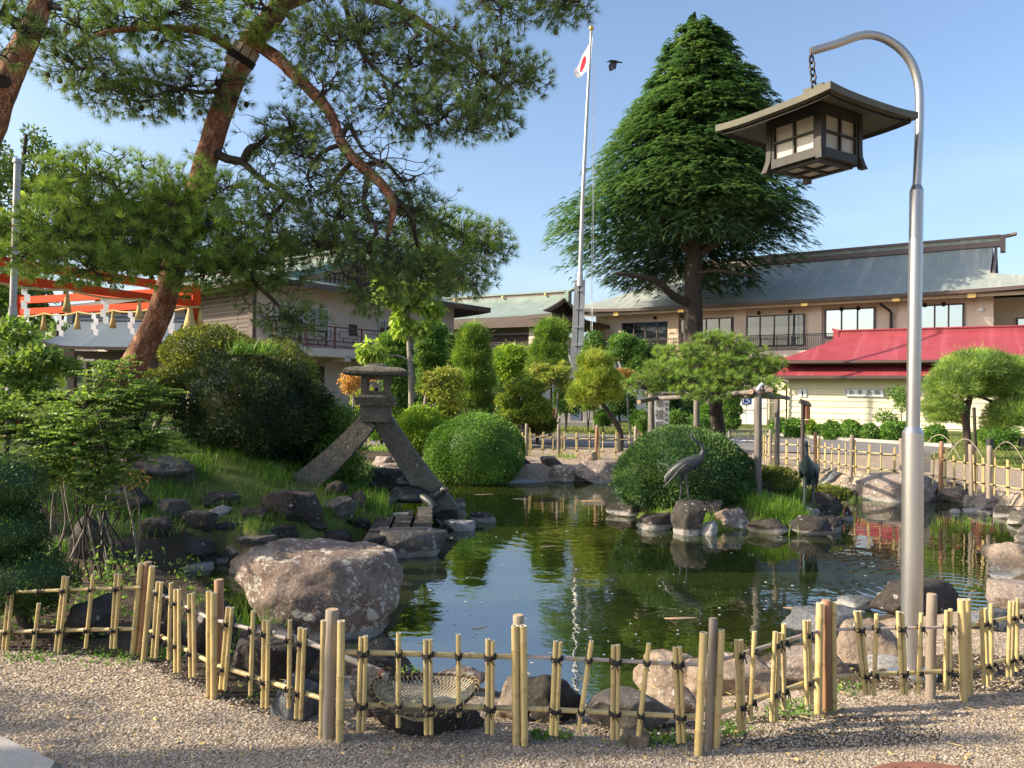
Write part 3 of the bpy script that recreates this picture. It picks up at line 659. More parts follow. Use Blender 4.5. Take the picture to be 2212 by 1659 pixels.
MB().box((30.2, 7.2, 4.0), (7.9, 8.4, 7.9)).build('side_wing', M['plaster_beige'], hall, local=True)
window(hall, 27.6, 28.9, 5.0, 6.6, 2, M['brown_metal'], M['mirror_glass'], y=2.93)
# end wall door
dm = MB(); dm.box((26.24, 1.4, 6.0), (.06, 1.5, 2.5)); dm.build('door', M['brown_metal'], hall, local=True)
MB().box((26.285, 1.4, 6.1), (.012, 1.2, 2.1)).build('door_pane', M['mirror_glass'], hall, local=True)

# --- washroom with red roof
FT = Frame((15.1, 41.9), math.radians(-30))
wash = empty('washroom_building', FT.o, FT.a, 'low cream-sided washroom with two-tiered red metal roof', 'building')
b = MB(); b.box((5.9, 2.6, 1.35), (11.8, 5.0, 2.7)); b.build('wall', M['siding'], wash, local=True)
nb = 8
me = MB().add([(x, y, z) for x in (0, 11.9) for (y, z) in ((-.004, 0), (-.060, .012), (-.016, .325), (-.004, .325))], [(0, 1, 5, 4), (1, 2, 6, 5), (2, 3, 7, 6), (0, 3, 2, 1), (4, 5, 6, 7)]).mesh('siding_board', M['siding'])
for i in range(nb): link('siding_board', me, wash, (-.05, .1, .10 + i * .325))
r = MB(); roof(r, (-.75, 12.8), (.55, 11.6), (1, 1), -.75, 2.3, 5.4, 2.72, 4.25, lift=.02, curve=.1, th=.12, ns=4, nx_=6)
r.build('lower_roof', [M['red_roof'], M['brown_metal']], wash, local=True)
r = MB(); roof(r, (-.55, 12.9), (2.5, 11.7), (1, .34), -.6, 2.5, 5.6, 3.52, 5.12, lift=.06, curve=.22, th=.14, ns=10, nx_=14, inset=.35)
r.build('upper_roof', [M['red_roof'], M['brown_metal']], wash, local=True)
MB().box((5.9, 2.5, 3.5), (11.2, 4.2, .35)).build('clerestory', M['brown_metal'], wash, local=True)
ridge_cap(wash, 2.2, 12.2, 2.5, 5.02, .26, .34, [M['red_roof'], M['red_roof']], tip=.35, tipz=.1)
for yy, zz, xx0, xx1 in ((-.82, 2.6, -.8, 12.85), (-.67, 3.42, -.6, 12.95)):
    MB().tube([(xx0, yy, zz), (xx1, yy, zz)], .075, 8).build('gutter', M['brown_metal'], wash, local=True)
MB().tube([(-.4, -.8, 2.55), (-.1, -.1, 2.3), (-.1, -.06, 0)], .05, 8).build('downpipe', M['brown_metal'], wash, local=True)
def text_obj(name, txt, size, mat, parent, loc, rot=(math.radians(90), 0, 0), ext=.006, align='CENTER', sx=1.0, bold=0.0):
    c = bpy.data.curves.new(name, 'FONT'); c.body = txt; c.size = size; c.extrude = ext; c.align_x = align; c.align_y = 'CENTER'; c.offset = bold
    o = bpy.data.objects.new(name, c); COL.objects.link(o); dg = bpy.context.evaluated_depsgraph_get()
    me = bpy.data.meshes.new_from_object(o.evaluated_get(dg)); bpy.data.objects.remove(o)
    me.materials.clear(); me.materials.append(mat)
    q = link(name, me, parent, loc); q.rotation_euler = rot; q.scale = (sx, 1, 1); return q
x0, z1 = FT.px(1828, 841, -.06); x1, z0 = FT.px(1907, 856, -.06)
ws = empty('washroom_sign', FT.o + FT.ex * ((x0 + x1) / 2) + FT.ey * -.0 + Vector((0, 0, (z0 + z1) / 2)), FT.a, 'long pale washroom sign board with black Japanese lettering on the cream siding', 'sign')
w_, h_ = x1 - x0, z1 - z0
MB().box((0, 0.03, 0), (w_, .08, h_)).build('sign_board', M['sign_white'], ws, local=True)
fb = MB()
for s in (-1, 1): fb.box((0, -.02, s * (h_ / 2 + .02)), (w_ + .1, .05, .045)); fb.box((s * (w_ / 2 + .025), -.02, 0), (.05, .05, h_ - .002))
fb.build('sign_frame', M['alu'], ws, local=True)
for i, ch in enumerate('お手洗所'): text_obj('lettering', ch, h_ * .82, M['ink'], ws, ((i - 1.5) * w_ * .235, -.016, -.01), bold=.004)
x0, z0 = FT.px(1733, 849, -.06)
ms = empty('pictogram_sign', FT.o + FT.ex * x0 + Vector((0, 0, z0)), FT.a, 'small white sign with a black standing figure at the washroom corner', 'sign')
MB().box((0, .03, 0), (.40, .06, .42)).build('sign_board', M['sign_white'], ms, local=True)
g = MB(); g.lathe([(.0, -.002), (.035, -.002), (.035, .002), (0, .002)], (0, 0, 0), 10); 
gp = MB().box((0, -.006, .0), (.085, .008, .17)).box((-.022, -.006, -.13), (.034, .008, .10)).box((.022, -.006, -.13), (.034, .008, .10)).tube([(0, -.002, .135), (0, -.01, .135)], .036, 10)
gp.build('figure_mark', M['ink'], ms, local=True)

# white screen wall, ramp rail and wheelchair sign left of the washroom
A_, B_ = at(1583, 915, 44.5), at(1655, 915, 43.2)
sw = empty('screen_wall', (A_.x, A_.y, 0), math.atan2(B_.y - A_.y, B_.x - A_.x), 'short white plaster screen wall beside the access ramp', 'wall')
MB().box((1.0, .1, 1.15), (2.0, .2, 2.3)).build('wall', M['plaster_white'], sw, local=True); MB().box((2.6, .5, 1.2), (1.2, .2, 2.4)).build('return_wall', M['siding'], sw, local=True)
MB().box((1.0, .1, 2.33), (2.1, .3, .06)).build('coping', M['concrete'], sw, local=True)
p = at(1613, 863, 43.5); wsn = empty('wheelchair_sign', (p.x, p.y, 0), 0, 'blue and white wheelchair sign on a thin post', 'sign')
MB().tube([(0, .03, 0), (0, .03, p.z + .3)], .025, 8).build('sign_post', M['alu'], wsn, local=True)
MB().box((0, -.008, p.z), (.60, .02, .68)).build('sign_board', M['white_paint'], wsn, local=True); MB().box((0, -.022, p.z), (.52, .01, .55)).build('blue_plate', M['sign_blue'], wsn, local=True)
wm = MB(); wm.tube([(-.03, -.026, p.z + .21), (-.03, -.034, p.z + .21)], .045, 10)
wm.bar((-.03, -.031, p.z + .15), (-.03, -.031, p.z - .03), .05, .012, up=(0, 1, 0)); wm.bar((-.03, -.031, p.z - .03), (.10, -.031, p.z - .03), .045, .012, up=(0, 1, 0)); wm.bar((.10, -.031, p.z - .03), (.15, -.031, p.z - .17), .045, .012, up=(0, 1, 0)); wm.bar((.0, -.031, p.z + .07), (.10, -.031, p.z + .07), .035, .012, up=(0, 1, 0))
cs = [(-.05 + .15 * math.cos(a), -.031, p.z - .08 + .15 * math.sin(a)) for a in [math.radians(x) for x in range(100, 350, 25)]]
wm.tube(cs, .017, 5); wm.build('wheelchair_mark', M['white_paint'], wsn, local=True)
hrp = [at(1570, 912, 44.5), at(1612, 912, 43.6), at(1650, 912, 43.0), at(1690, 912, 42.6)]
ho = empty('ramp_handrail', (hrp[0].x, hrp[0].y, 0), 0, 'pale metal handrail along the ramp by the white wall', 'handrail')
tops = [Vector((q.x, q.y, .95 + .12 * i)) for i, q in enumerate(hrp)]
hb = MB(); hb.tube(tops, .03, 8); hb.build('rail', M['alu'], ho)
for t in tops: MB().tube([(t.x, t.y, 0), t], .025, 8).build('upright', M['alu'], ho)

# --- hall on the left with lattice gable
FL = Frame((-12.66, 38.0), math.atan2(8.6, 7.1))
lh = empty('gabled_hall', FL.o, FL.a, 'two-storey grey-brown hall with lattice gable and dark red balcony railing, left behind the pine', 'building')
MB().box((7.0, 11, 5.2), (14.0, 22, 3.8)).build('upper_wall', M['plaster_mauve'], lh, local=True)
MB().box((8.4, 11.4, 1.65), (11.2, 21.2, 3.3)).build('lower_wall', M['plaster_mauve'], lh, local=True)
MB().box((8.4, .78, .25), (11.3, .1, .5)).build('wall_base', simple('blue_grey_base', (.17, .18, .20), rough=.8, bstr=.05), lh, local=True)
mpL = lambda x, y, z: (y, x, z)
r = MB(); roof(r, (-1.7, 24), (.2, 24), (.30, 0), -1.6, 7.0, 15.6, 6.75, 9.35, lift=.25, curve=.35, mp=mpL, th=.30, ns=12, nx_=24, inset=.35, mi_wall=2)
r.build('roof', [M['copper_green'], M['brown_metal'], M['plaster_mauve']], lh, local=True)
ridge_cap(lh, -.1, 24, 7.0, 9.25, .5, .6, [M['copper_green'], M['copper_brown']], mp=mpL, tip=.9, tipz=.35, ends=(1, 0))
for s in (-1, 1):
    bg = MB(); f = lambda t: Vector((lerp(-1.6 if s < 0 else 15.6, 7.0, t), .10, 6.75 + 2.6 * (.65 * t + .35 * t * t) - .12))
    for i in range(8): bg.bar(f(.3 + .7 * i / 8), f(.3 + .7 * (i + 1) / 8), .16, .34)
    bg.build('bargeboard', M['copper_trim'], lh, local=True)
lat = empty('gable_lattice', (0, 0, 0)); lat.parent = lh
def gz(x): 
    t = 1 - abs(x - 7.0) / 8.6; return 6.75 + 2.6 * (.65 * t + .35 * t * t) - .55
for i in range(-9, 10):
    x = 7.0 + i * .30; top = gz(x)
    if top > 7.55: MB().box((x, .30, (top + 7.4) / 2), (.08, .06, top - 7.4)).build('lattice_bar', M['dark_wood'], lat, local=True)
for k in range(1, 5):
    z = 7.4 + k * .28; hw = max(0, (gz(7.0) - z) / (gz(7.0) - gz(3.6)) * 3.4)
    if hw > .3: MB().box((7.0, .27, z), (2 * min(hw, 2.8), .05, .07)).build('lattice_bar', M['dark_wood'], lat, local=True)
MB().tube([(7.0, -.35, 9.35), (7.0, -.40, 9.35)], .11, 12).build('gilt_crest', M['gold'], lh, local=True)
MB().box((7.0, -.25, 9.30), (.36, .16, .62)).build('ridge_end', M['brown_metal'], lh, local=True)
for x0, x1, z0, z1, n, g_ in ((*[FL.px(u, 690)[0] for u in (596, 706)], 3.95, 5.9, 4, 'glass'), (*[FL.px(u, 690)[0] for u in (818, 856)], 4.75, 5.65, 3, 'glass'), (*[FL.px(u, 690)[0] for u in (892, 910)], 4.75, 5.65, 2, 'glass')):
    window(lh, x0, x1, z0, z1, n, M['alu'], M['glass'], back=M['curtain'], back_z=(z0, z1))
x0, x1 = FL.px(754, 710)[0], FL.px(770, 710)[0]
MB().box(((x0 + x1) / 2, -.02, 4.95), (x1 - x0, .1, .62)).build('vent_shade_panel', M['shade_fill'], lh, local=True)  # dark block imitates the shade inside the vent
MB().box((7.0, -.85, 3.52), (14.4, 1.7, .42)).build('balcony_slab', M['plaster_mauve'], lh, local=True)
rl = MB()
rr = empty('balcony_railing', (0, 0, 0)); rr.parent = lh
for zz in (3.86, 4.12, 4.86): MB().bar((-.1, -1.6, zz), (14.1, -1.6, zz), .06, .07).build('rail', M['red_rail'], rr, local=True)
for i in range(9):
    xx = i * 1.76; MB().box((xx, -1.6, 4.29), (.075, .075, 1.16)).build('rail_post', M['red_rail'], rr, local=True)
    if i < 8:
        fbx = MB()
        for (a, c) in (((.28, 4.66), (1.48, 4.66)), ((.28, 4.32), (1.48, 4.32)), ((.28, 4.32), (.28, 4.66)), ((1.48, 4.32), (1.48, 4.66)), ((.55, 4.12), (.55, 4.32)), ((1.2, 4.12), (1.2, 4.32)), ((.0, 4.49), (.28, 4.49)), ((1.48, 4.49), (1.76, 4.49)), ((.88, 4.66), (.88, 4.82))):
            fbx.bar((xx + a[0], -1.6, a[1]), (xx + c[0], -1.6, c[1]), .03, .035, up=(0, 1, 0))
        fbx.build('rail_fret', M['red_rail'], rr, local=True)
for i in range(5): MB().box((1.2 + i * 3.1, -1.2, 3.25), (.35, 1.0, .3)).build('slab_bracket', M['plaster_mauve'], lh, local=True)
# side wall boarded with brown slats, facing left
for i in range(14): MB().box((-.03, 7.6, 3.7 + i * .22), (.05, 14.6, .17)).build('wall_slat', M['brown_slat'], lh, local=True)
for y in (.3, 7.0, 14.5): MB().box((-.09, y, 5.1), (.2, .4, 3.4)).build('side_pillar', M['brown_slat'], lh, local=True)
x0, x1 = FL.px(600, 800, .76)[0], FL.px(690, 800, .76)[0]
MB().box(((x0 + x1) / 2 + .3, .76, 1.45), (x1 - x0, .12, 2.9)).build('entrance', M['shade_fill'], lh, local=True)  # no real opening: dark block imitates the shaded entrance
# straw rope over the entrance
e0, e1 = FL.o + FL.ex * (x0 + .2) + FL.ey * .55 + Vector((0, 0, 3.0)), FL.o + FL.ex * (x1 + .6) + FL.ey * .55 + Vector((0, 0, 3.25))
def shide(mb, p, h, w, ax):
    ax = Vector(ax); q = Vector(p)
    for i in range(4):
        o = ax * (w * .45 * (1 if i % 2 else -1) * .6); z0 = -h * i / 4; z1 = -h * (i + 1) / 4 - h * .04
        a = [q + o + ax * s * w * .5 + Vector((0, 0, z)) + Vector((0, -.012 * (i % 2), 0)) for s, z in ((-1, z0), (1, z0 - h * .05), (1, z1 - h * .05), (-1, z1))]
        bk = [c + Vector((0, .008, 0)) for c in a]
        mb.add(a + bk, [(0, 1, 2, 3), (7, 6, 5, 4), (0, 4, 5, 1), (1, 5, 6, 2), (2, 6, 7, 3), (3, 7, 4, 0)])
def tassel(mb, p, h, r_):
    q = Vector(p); mb.lathe([(r_ * .25, 0), (r_ * .35, -h * .2), (r_ * .6, -h * .55), (r_, -h), (r_ * .7, -h * .97), (0, -h * .9)], q, 12)
def sag_line(a, b_, n, s): return [a.lerp(b_, i / n) - Vector((0, 0, s * 4 * (i / n) * (1 - i / n))) for i in range(n + 1)]
er = empty('straw_rope', e0, 0, 'thin straw rope with white paper streamers over the dark hall entrance', 'rope')
ln = sag_line(e0, e1, 10, .25); MB().tube(ln, .03, 6).build('rope', M['straw'], er)
for i in (2, 5): 
    s_ = MB(); shide(s_, ln[i], .42, .16, (1, 0, 0)); s_.build('paper_streamer', M['white_paper'], er)

# --- connecting hall in the middle distance
FM = Frame((at(1152, 684, 52).x - 11 * math.cos(math.radians(-30)), 52 + 11 * math.sin(math.radians(30))), math.radians(-30))
mh = empty('connecting_hall', FM.o, FM.a, 'brown hall with low pale green roof between the two larger halls', 'building')
MB().box((5.0, 5.5, 2.9), (12, 9, 5.8)).build('wall', M['plaster_beige'], mh, local=True)
r = MB(); roof(r, (-9, 12.4), (-9, 10.6), (0, .35), 0, 5.5, 11, 6.85, 8.75, lift=.15, curve=.35, th=.28, ns=10, nx_=20, inset=.4)
r.build('roof', [M['copper_green'], M['brown_metal']], mh, local=True)
ridge_cap(mh, -9, 10.8, 5.5, 8.65, .45, .6, [M['copper_green'], M['copper_brown']], tip=.8, tipz=.3)
for s in (-1, 1):
    bg = MB(); f = lambda t: Vector((10.7, lerp(0 if s < 0 else 11, 5.5, t), 6.85 + 1.9 * (.65 * t + .35 * t * t) - .12))
    for i in range(6): bg.bar(f(.35 + .65 * i / 6), f(.35 + .65 * (i + 1) / 6), .14, .3)
    bg.build('bargeboard', M['copper_brown'], mh, local=True)
MB().box((2.0, .03, 6.35), (21, .35, .5)).build('eave_fascia', M['brown_slat'], mh, local=True)
for i in range(16): MB().box((6.3, .9, 2.6 + i * .2), (8.2, .1, .15)).build('shutter_slat', M['dark_wood'], mh, local=True)
for x in (2.0, 10.7): MB().box((x, .8, 3.0), (.6, .6, 6)).build('pillar', M['plaster_beige'], mh, local=True)
for x in (-3, 1, 5.5, 9.2): MB().ellipsoid((x, 5.15, 8.98), (.12, .08, .12), 8, 6).build('gilt_crest', M['gold'], mh, local=True)
gl = empty('gable_lattice', (0, 0, 0)); gl.parent = mh
for i in range(-8, 9): 
    t = 1 - abs(i) / 9; MB().box((10.25, 5.5 + i * .34, 7.2 + t * .45), (.06, .07, .25 + t * .8)).build('lattice_bar', M['dark_wood'], gl, local=True)

# --- plaster wall with tiled roof behind the garden
A_, B_ = at(1030, 880, 45), at(1420, 880, 47.5); L_ = (B_ - A_).length
tw = empty('tiled_garden_wall', (A_.x, A_.y, 0), math.atan2(B_.y - A_.y, B_.x - A_.x), 'white garden wall with grey tiled roof behind the clipped trees', 'wall')
MB().box((L_ / 2, .3, 1.4), (L_, .35, 2.8)).build('wall', M['plaster_white'], tw, local=True)
MB().prism([(-.2, 0)] * 0 or [(-.1, -.6), (L_ + .1, -.6), (L_ + .1, 1.2), (-.1, 1.2)], 2.80, 2.86).build('eave_board', M['dark_wood'], tw, local=True)
nt_ = int(L_ / .34)
row = MB()
for k in range(5): row.tube([(0, -.72 + k * .20, 2.95 + k * .235), (0, -.50 + k * .20, 3.20 + k * .235)], [.095, .085], 8)
rme = row.mesh('tile_row', M['tile'])
for i in range(nt_): link('tile_row', rme, tw, (.2 + i * .34, 0, 0))
MB().add([(-.1, -.70, 2.88), (L_ + .1, -.70, 2.88), (L_ + .1, .3, 4.1), (-.1, .3, 4.1), (-.1, 1.3, 2.88), (L_ + .1, 1.3, 2.88)], [(0, 1, 2, 3), (3, 2, 5, 4), (0, 3, 4), (1, 5, 2), (0, 4, 5, 1)]).build('tile_bed', M['tile'], tw, local=True)
MB().tube([(-.2, .3, 4.15), (L_ + .2, .3, 4.15)], .16, 8).build('ridge_tiles', M['tile'], tw, local=True)

# --- small blue-grey roofed pavilion on the left, and the vermilion frame in front of it
p0, p1 = at(100, 745, 34), at(366, 745, 34)
pv = empty('wash_pavilion', ((p0.x + p1.x) / 2, 36.0, 0), 0, 'small open wooden pavilion with blue-grey curved roof behind the pine trunk', 'pavilion')
hw = (p1.x - p0.x) / 2
r = MB(); roof(r, (-hw - .4, hw + .4), (-hw + .2, hw - .2), (.0, .0), -2.6, 0, 2.6, 3.35, 4.75, lift=.22, curve=.45, th=.14, ns=10, nx_=20, inset=.6)
r.build('roof', [M['blue_roof'], M['dark_wood']], pv, local=True)
ridge_cap(pv, -hw + .1, hw - .1, 0, 4.68, .3, .32, [M['blue_roof'], M['blue_roof']], tip=.3, tipz=.1)
for sx in (-1, 1):
    for sy in (-1, 1): MB().box((sx * (hw - .9), sy * 1.5, 1.6), (.28, .28, 3.2)).build('pillar', M['dark_wood'], pv, local=True)
for sy in (-1, 1): MB().box((0, sy * 1.5, 3.02), (2 * hw - .6, .24, .34)).build('beam', M['dark_wood'], pv, local=True)
MB().box((0, 0, .45), (2.6, 1.2, .9)).build('basin', M['rock_grey'], pv, local=True)
PA, P1, PB = Vector((-15.6, 18.6, 0)), Vector((-11.15, 27.0, 0)), Vector((-19.9, 30.9, 0))
tf = empty('vermilion_frame', P1, 0, 'vermilion painted shrine gate frame with double beams left of the pine trunk', 'gate')
for p in (PA, P1, PB): MB().box((p.x, p.y, 2.62), (.27, .27, 5.24), rz=.5).build('post', M['vermilion'], tf)
for a, c in ((PA, P1), (P1, PB)):
    for z, h in ((5.02, .27), (4.56, .24)):
        d = (c - a).normalized(); MB().bar(a + d * .14 + Vector((0, 0, z)), c - d * .14 + Vector((0, 0, z)), .16, h).build('beam', M['vermilion'], tf)
for k, (a, c, z, nseg) in enumerate(((P1, PB, 4.42, 5), (P1, PA, 4.44, 4))):
    off = Vector((-.10, -.22, 0)) if k == 0 else Vector((.2, -.1, 0))
    a2, c2 = a + off + Vector((0, 0, z)), c + off + Vector((0, 0, z))
    so = empty('sacred_rope', a2, 0, ['straw rope with yellow tassels and paper streamers under the rear vermilion beams', 'straw rope with paper streamers under the nearer vermilion beams'][k], 'rope', 'ropes on the vermilion frame')
    ln = []
    for i in range(nseg): ln += sag_line(a2.lerp(c2, i / nseg), a2.lerp(c2, (i + 1) / nseg), 6, .10)[:-1]
    ln.append(c2); MB().tube(ln, .035, 6).build('rope', M['straw'], so)
    for i in range(nseg + 1):
        q = a2.lerp(c2, i / nseg); t_ = MB(); tassel(t_, q + Vector((0, -.03, 0)), 1.0 if (i == 0 and k == 0) else .66, .30 if (i == 0 and k == 0) else .13); t_.build('straw_tassel', M['straw'], so)
        if i < nseg:
            s_ = MB(); shide(s_, a2.lerp(c2, (i + .5) / nseg) - Vector((0, .03, .05)), .8, .17, (1, 0, 0)); s_.build('paper_streamer', M['white_paper'], so)
# ------------------------------------------------------------------ near bamboo fence
def bamboo(mb, a, b, r, mi=0, cmi=1, n=10, seg=.19, hollow=True):
    """a bamboo stem from a up to b with swollen joints"""
    a, b = Vector(a), Vector(b); L = (b - a).length; d = (b - a) / L; pts = []; rad = []
    t = random.uniform(.03, seg)
    cuts = []
    while t < L - .04: cuts.append(t); t += seg * random.uniform(.85, 1.2)
    ts = [(0, 1)]
    for c in cuts: ts += [(c - .012, 1.0), (c - .003, 1.13), (c + .001, .95), (c + .006, 1.07), (c + .014, 1.0)]
    ts += [(L, .98)]
    for t, k in ts: pts.append(a + d * t); rad.append(r * k)
    f0 = len(mb.m); mb.tube(pts, rad, n, True, mi, True, cmi, hollow)
    for ci in range(len(cuts)):
        for sgi in (1 + 5 * ci, 2 + 5 * ci + 0, 3 + 5 * ci):
            for j in range(n): mb.m[f0 + (sgi + 0) * n + j] = 2
def log(mb, a, b, r, n=12, mi=0, cmi=1, wob=.06):
    a, b = Vector(a), Vector(b); k = 7; pts = []; rad = []
    for i in range(k + 1):
        t = i / k; pts.append(a.lerp(b, t) + Vector((random.uniform(-1, 1), random.uniform(-1, 1), 0)) * r * wob * (0 < i < k)); rad.append(r * random.uniform(1 - wob, 1 + wob))
    e = (b - a).normalized(); pts.append(b + e * r * .14); rad.append(r * .86)
    mb.tube(pts, rad, n, True, mi, True, cmi)
random.seed(11)
class Line:      # a vertical panel plane through two ground points
    def __init__(s, A, B): s.A, s.B = A, B; d = (B - A); s.ex = d.normalized(); s.n = Vector((-s.ex.y, s.ex.x, 0))
    def px(s, u, v, off=0.0):
        d = ray(u, v); o = Vector((0, 0, EYE)); p0 = s.A + s.n * off; t = (p0 - o).dot(s.n) / d.dot(s.n); return o + d * t
posts = {'Z': gnd(-60, 1402), 'A': gnd(310, 1430), 'B': gnd(461, 1508), 'C': gnd(715, 1604), 'D': gnd(1124, 1609), 'E': gnd(1530, 1619), 'F': gnd(1786, 1539), 'H': gnd(2089, 1509), 'I': gnd(2290, 1428)}
fence = empty('bamboo_fence', gnd(1124, 1609), 0, 'low yellow bamboo fence tied with black cord along the near edge of the gravel', 'fence')
bm, lm_ = [M['bamboo'], M['bamboo_cut'], M['bamboo_joint']], None
def stick(name, line, ut, vt, ub, vb, r, off=0.0, mats=None):
    mb = MB(); a, c = line.px(ub, vb, off), line.px(ut, vt, off); bamboo(mb, a, c, r); return mb.build(name, mats or bm, fence)
tie_me = None
def tie_mesh():
    t = MB()
    for z in (-.006, .006):
        t.tube([(.024 * math.cos(a), .021 * math.sin(a), z + .010 * math.sin(a * 1)) for a in [2 * math.pi * i / 9 for i in range(10)]], .0042, 5, False)
    t.tube([(-.022, -.012, -.016), (0, -.027, 0), (.022, -.012, .016)], .0042, 5); t.tube([(-.022, -.012, .016), (0, -.028, 0), (.022, -.012, -.016)], .0042, 5)
    t.tube([(0, -.03, 0), (.006, -.036, -.02), (.014, -.034, -.045)], [.004, .0035, .002], 5); t.tube([(0, -.03, 0), (-.010, -.036, -.014), (-.013, -.034, -.038)], [.004, .0035, .002], 5)
    t.ellipsoid((0, -.028, 0), (.009, .007, .009), 6, 4); return t.mesh('cord_tie', M['cord'])
tie_me = tie_mesh()
def tie(p, line, wide=1.0):
    o = link('cord_tie', tie_me, fence, p - fence.location); o.rotation_euler = (0, random.uniform(-.25, .25), math.atan2(line.ex.y, line.ex.x)); o.scale = (wide * .72, .95, random.uniform(.62, .8)); return o
def panel(a, c, pickets, top, bot, top_mat=None, tr=.0095, br=.0115):
    ln = Line(posts[a], posts[c])
    (tu0, tv0), (tu1, tv1) = top; (bu0, bv0), (bu1, bv1) = bot
    for (p, q, r_, mt) in ((top[0], top[1], tr, top_mat), (bot[0], bot[1], br, None)):
        mb = MB(); A_, B_ = ln.px(*p, .012), ln.px(*q, .012); bamboo(mb, A_, B_, r_, seg=.3, hollow=False); mb.build('rail', [mt or M['bamboo'], M['bamboo_cut'], M['bamboo_joint']], fence)
    for pk in pickets:
        ut, vt, ub, vb, pair = pk; D = ln.px(ub, vb).y; w = 10.2 * 3.4 / D if pair else 0
        r = .0105 if pair else .0108
        for s in ((-.5, .5) if pair else (0,)):
            dv = random.uniform(-3, 3) * abs(s) * 2
            stick('picket', ln, ut + s * w, vt + dv, ub + s * w, vb + dv * .7, r, -.012)
        for (pu0, pv0), (pu1, pv1) in (top, bot):
            t = (lerp(ut, ub, .35) - pu0) / (pu1 - pu0); v = lerp(pv0, pv1, t); k = (v - vt) / (vb - vt); u = lerp(ut, ub, k)
            tie(ln.px(u, v + 1, -.006), ln, 1.5 if pair else .85)
panel('Z', 'A', [(-42, 1272, -50, 1400, 0), (23, 1280, 11, 1404, 1), (84, 1303, 72, 1403, 0), (142, 1243, 124, 1405, 1), (201.5, 1240, 185, 1400, 0), (254.6, 1240, 244, 1400, 1)],
      ((-60, 1282), (302, 1268)), ((-60, 1366), (290, 1358)))
panel('A', 'B', [(345, 1257, 333, 1420, 1), (369.5, 1259, 364.5, 1424, 0), (383, 1275, 383, 1453, 1), (413, 1283, 416, 1463, 1)], ((333, 1276), (452, 1335)), ((325, 1362), (450, 1428)), M['bamboo_old'])
panel('B', 'C', [(497, 1314, 481, 1490, 1), (547, 1319, 541, 1501, 0), (575, 1341, 572, 1529, 1), (626.5, 1339, 624, 1529, 0), (653, 1355, 644.5, 1551, 1)], ((470, 1340), (697, 1399)), ((470, 1437), (696, 1509)), M['bamboo_old'])
panel('C', 'D', [(785, 1374, 779.5, 1580, 1), (861, 1367, 860, 1570.6, 0), (924, 1381, 926, 1586, 1), (990, 1370, 991, 1548, 0), (1058.7, 1382, 1058, 1585, 1)], ((740, 1408), (1112, 1419)), ((738, 1521), (1114, 1530)), None, .0118, .0118)
panel('D', 'E', [(1205, 1385, 1196, 1587, 1), (1278, 1384, 1249.6, 1581, 0), (1330, 1392, 1328, 1596, 1), (1401.7, 1389.5, 1379, 1589, 0), (1463, 1397, 1471.6, 1603, 1)], ((1136, 1418), (1514, 1436)), ((1136, 1530), (1508, 1549)), M['bamboo_old'], .0085)
panel('E', 'F', [(1596, 1381, 1602, 1576, 1), (1630, 1364, 1621, 1556, 0), (1679, 1365, 1671, 1558, 1), (1693, 1347, 1694, 1532, 0), (1743, 1340, 1748, 1521, 1)], ((1555, 1426), (1772, 1362)), ((1552, 1540), (1770, 1464)), M['bamboo_old'], .0095)
panel('F', 'H', [(1852, 1320, 1873, 1500, 1), (1893.6, 1326, 1888, 1503, 0), (1944, 1321, 1953, 1499, 1), (1990, 1324, 1984, 1498, 0), (2049, 1317, 2046.6, 1493, 1)], ((1803, 1360), (2078, 1354)), ((1803, 1461), (2082, 1448)), M['bamboo_old'], .0075)
panel('H', 'I', [(2124, 1311, 2130, 1478, 1), (2140.5, 1304, 2142, 1468, 0), (2186, 1300, 2181, 1463, 1), (2198, 1292, 2196.5, 1450, 0), (2238, 1284, 2236, 1440, 1)], ((2094, 1351), (2290, 1312)), ((2098, 1443), (2290, 1398)))
def post_set(key, nxt, items):
    ln = Line(posts[key], posts[nxt]) if key < nxt else Line(posts[nxt], posts[key])
    for kind, ut, vt, ub, vb, r, off in items:
        a, c = ln.px(ub, vb + 14, off), ln.px(ut, vt, off); mb = MB()
        if kind == 'b': bamboo(mb, a, c, r, seg=.2, n=12); mb.build('bamboo_post', bm, fence)
        else: log(mb, a, c, r, 14); mb.build('wooden_post', [M[kind], M['log_cut']], fence)
post_set('A', 'B', [('b', 305, 1217, 284, 1428, .0165, 0), ('log_red', 320, 1214.5, 300, 1431, .021, .03), ('b', 329, 1223, 309, 1433, .0165, 0)])
post_set('B', 'C', [('b', 451, 1277, 451, 1509, .0135, 0), ('b', 461.5, 1280, 462, 1510, .0165, 0), ('log_red', 473, 1253, 474, 1505, .024, .06)])
post_set('C', 'D', [('b', 699, 1340, 694, 1591, .0130, .03), ('log_grey', 718, 1318, 707, 1604, .030, .04), ('b', 737, 1341, 733.5, 1605, .0172, .0)])
post_set('D', 'E', [('b', 1112.6, 1351.5, 1115.6, 1609, .0170, 0), ('b', 1129.5, 1351.5, 1133, 1610, .0170, 0), ('log_grey', 1119.5, 1330, 1124, 1600, .026, .06)])
post_set('E', 'F', [('b', 1520, 1366, 1507.5, 1621, .0180, -.01), ('log_grey', 1541, 1336, 1528, 1620, .0185, .02), ('b', 1558, 1360, 1546, 1618, .0170, 0)])
post_set('F', 'H', [('b', 1771, 1302.5, 1767, 1541, .0180, 0), ('log_red', 1785, 1297, 1787, 1539, .022, .025), ('b', 1800, 1300.7, 1802, 1536, .0145, .02), ('log_grey', 2013, 1284, 2009, 1506, .026, .05)])
post_set('H', 'I', [('b', 2076.7, 1294.7, 2083, 1511, .0190, 0), ('b', 2089, 1294.7, 2096, 1509, .0165, .02)])

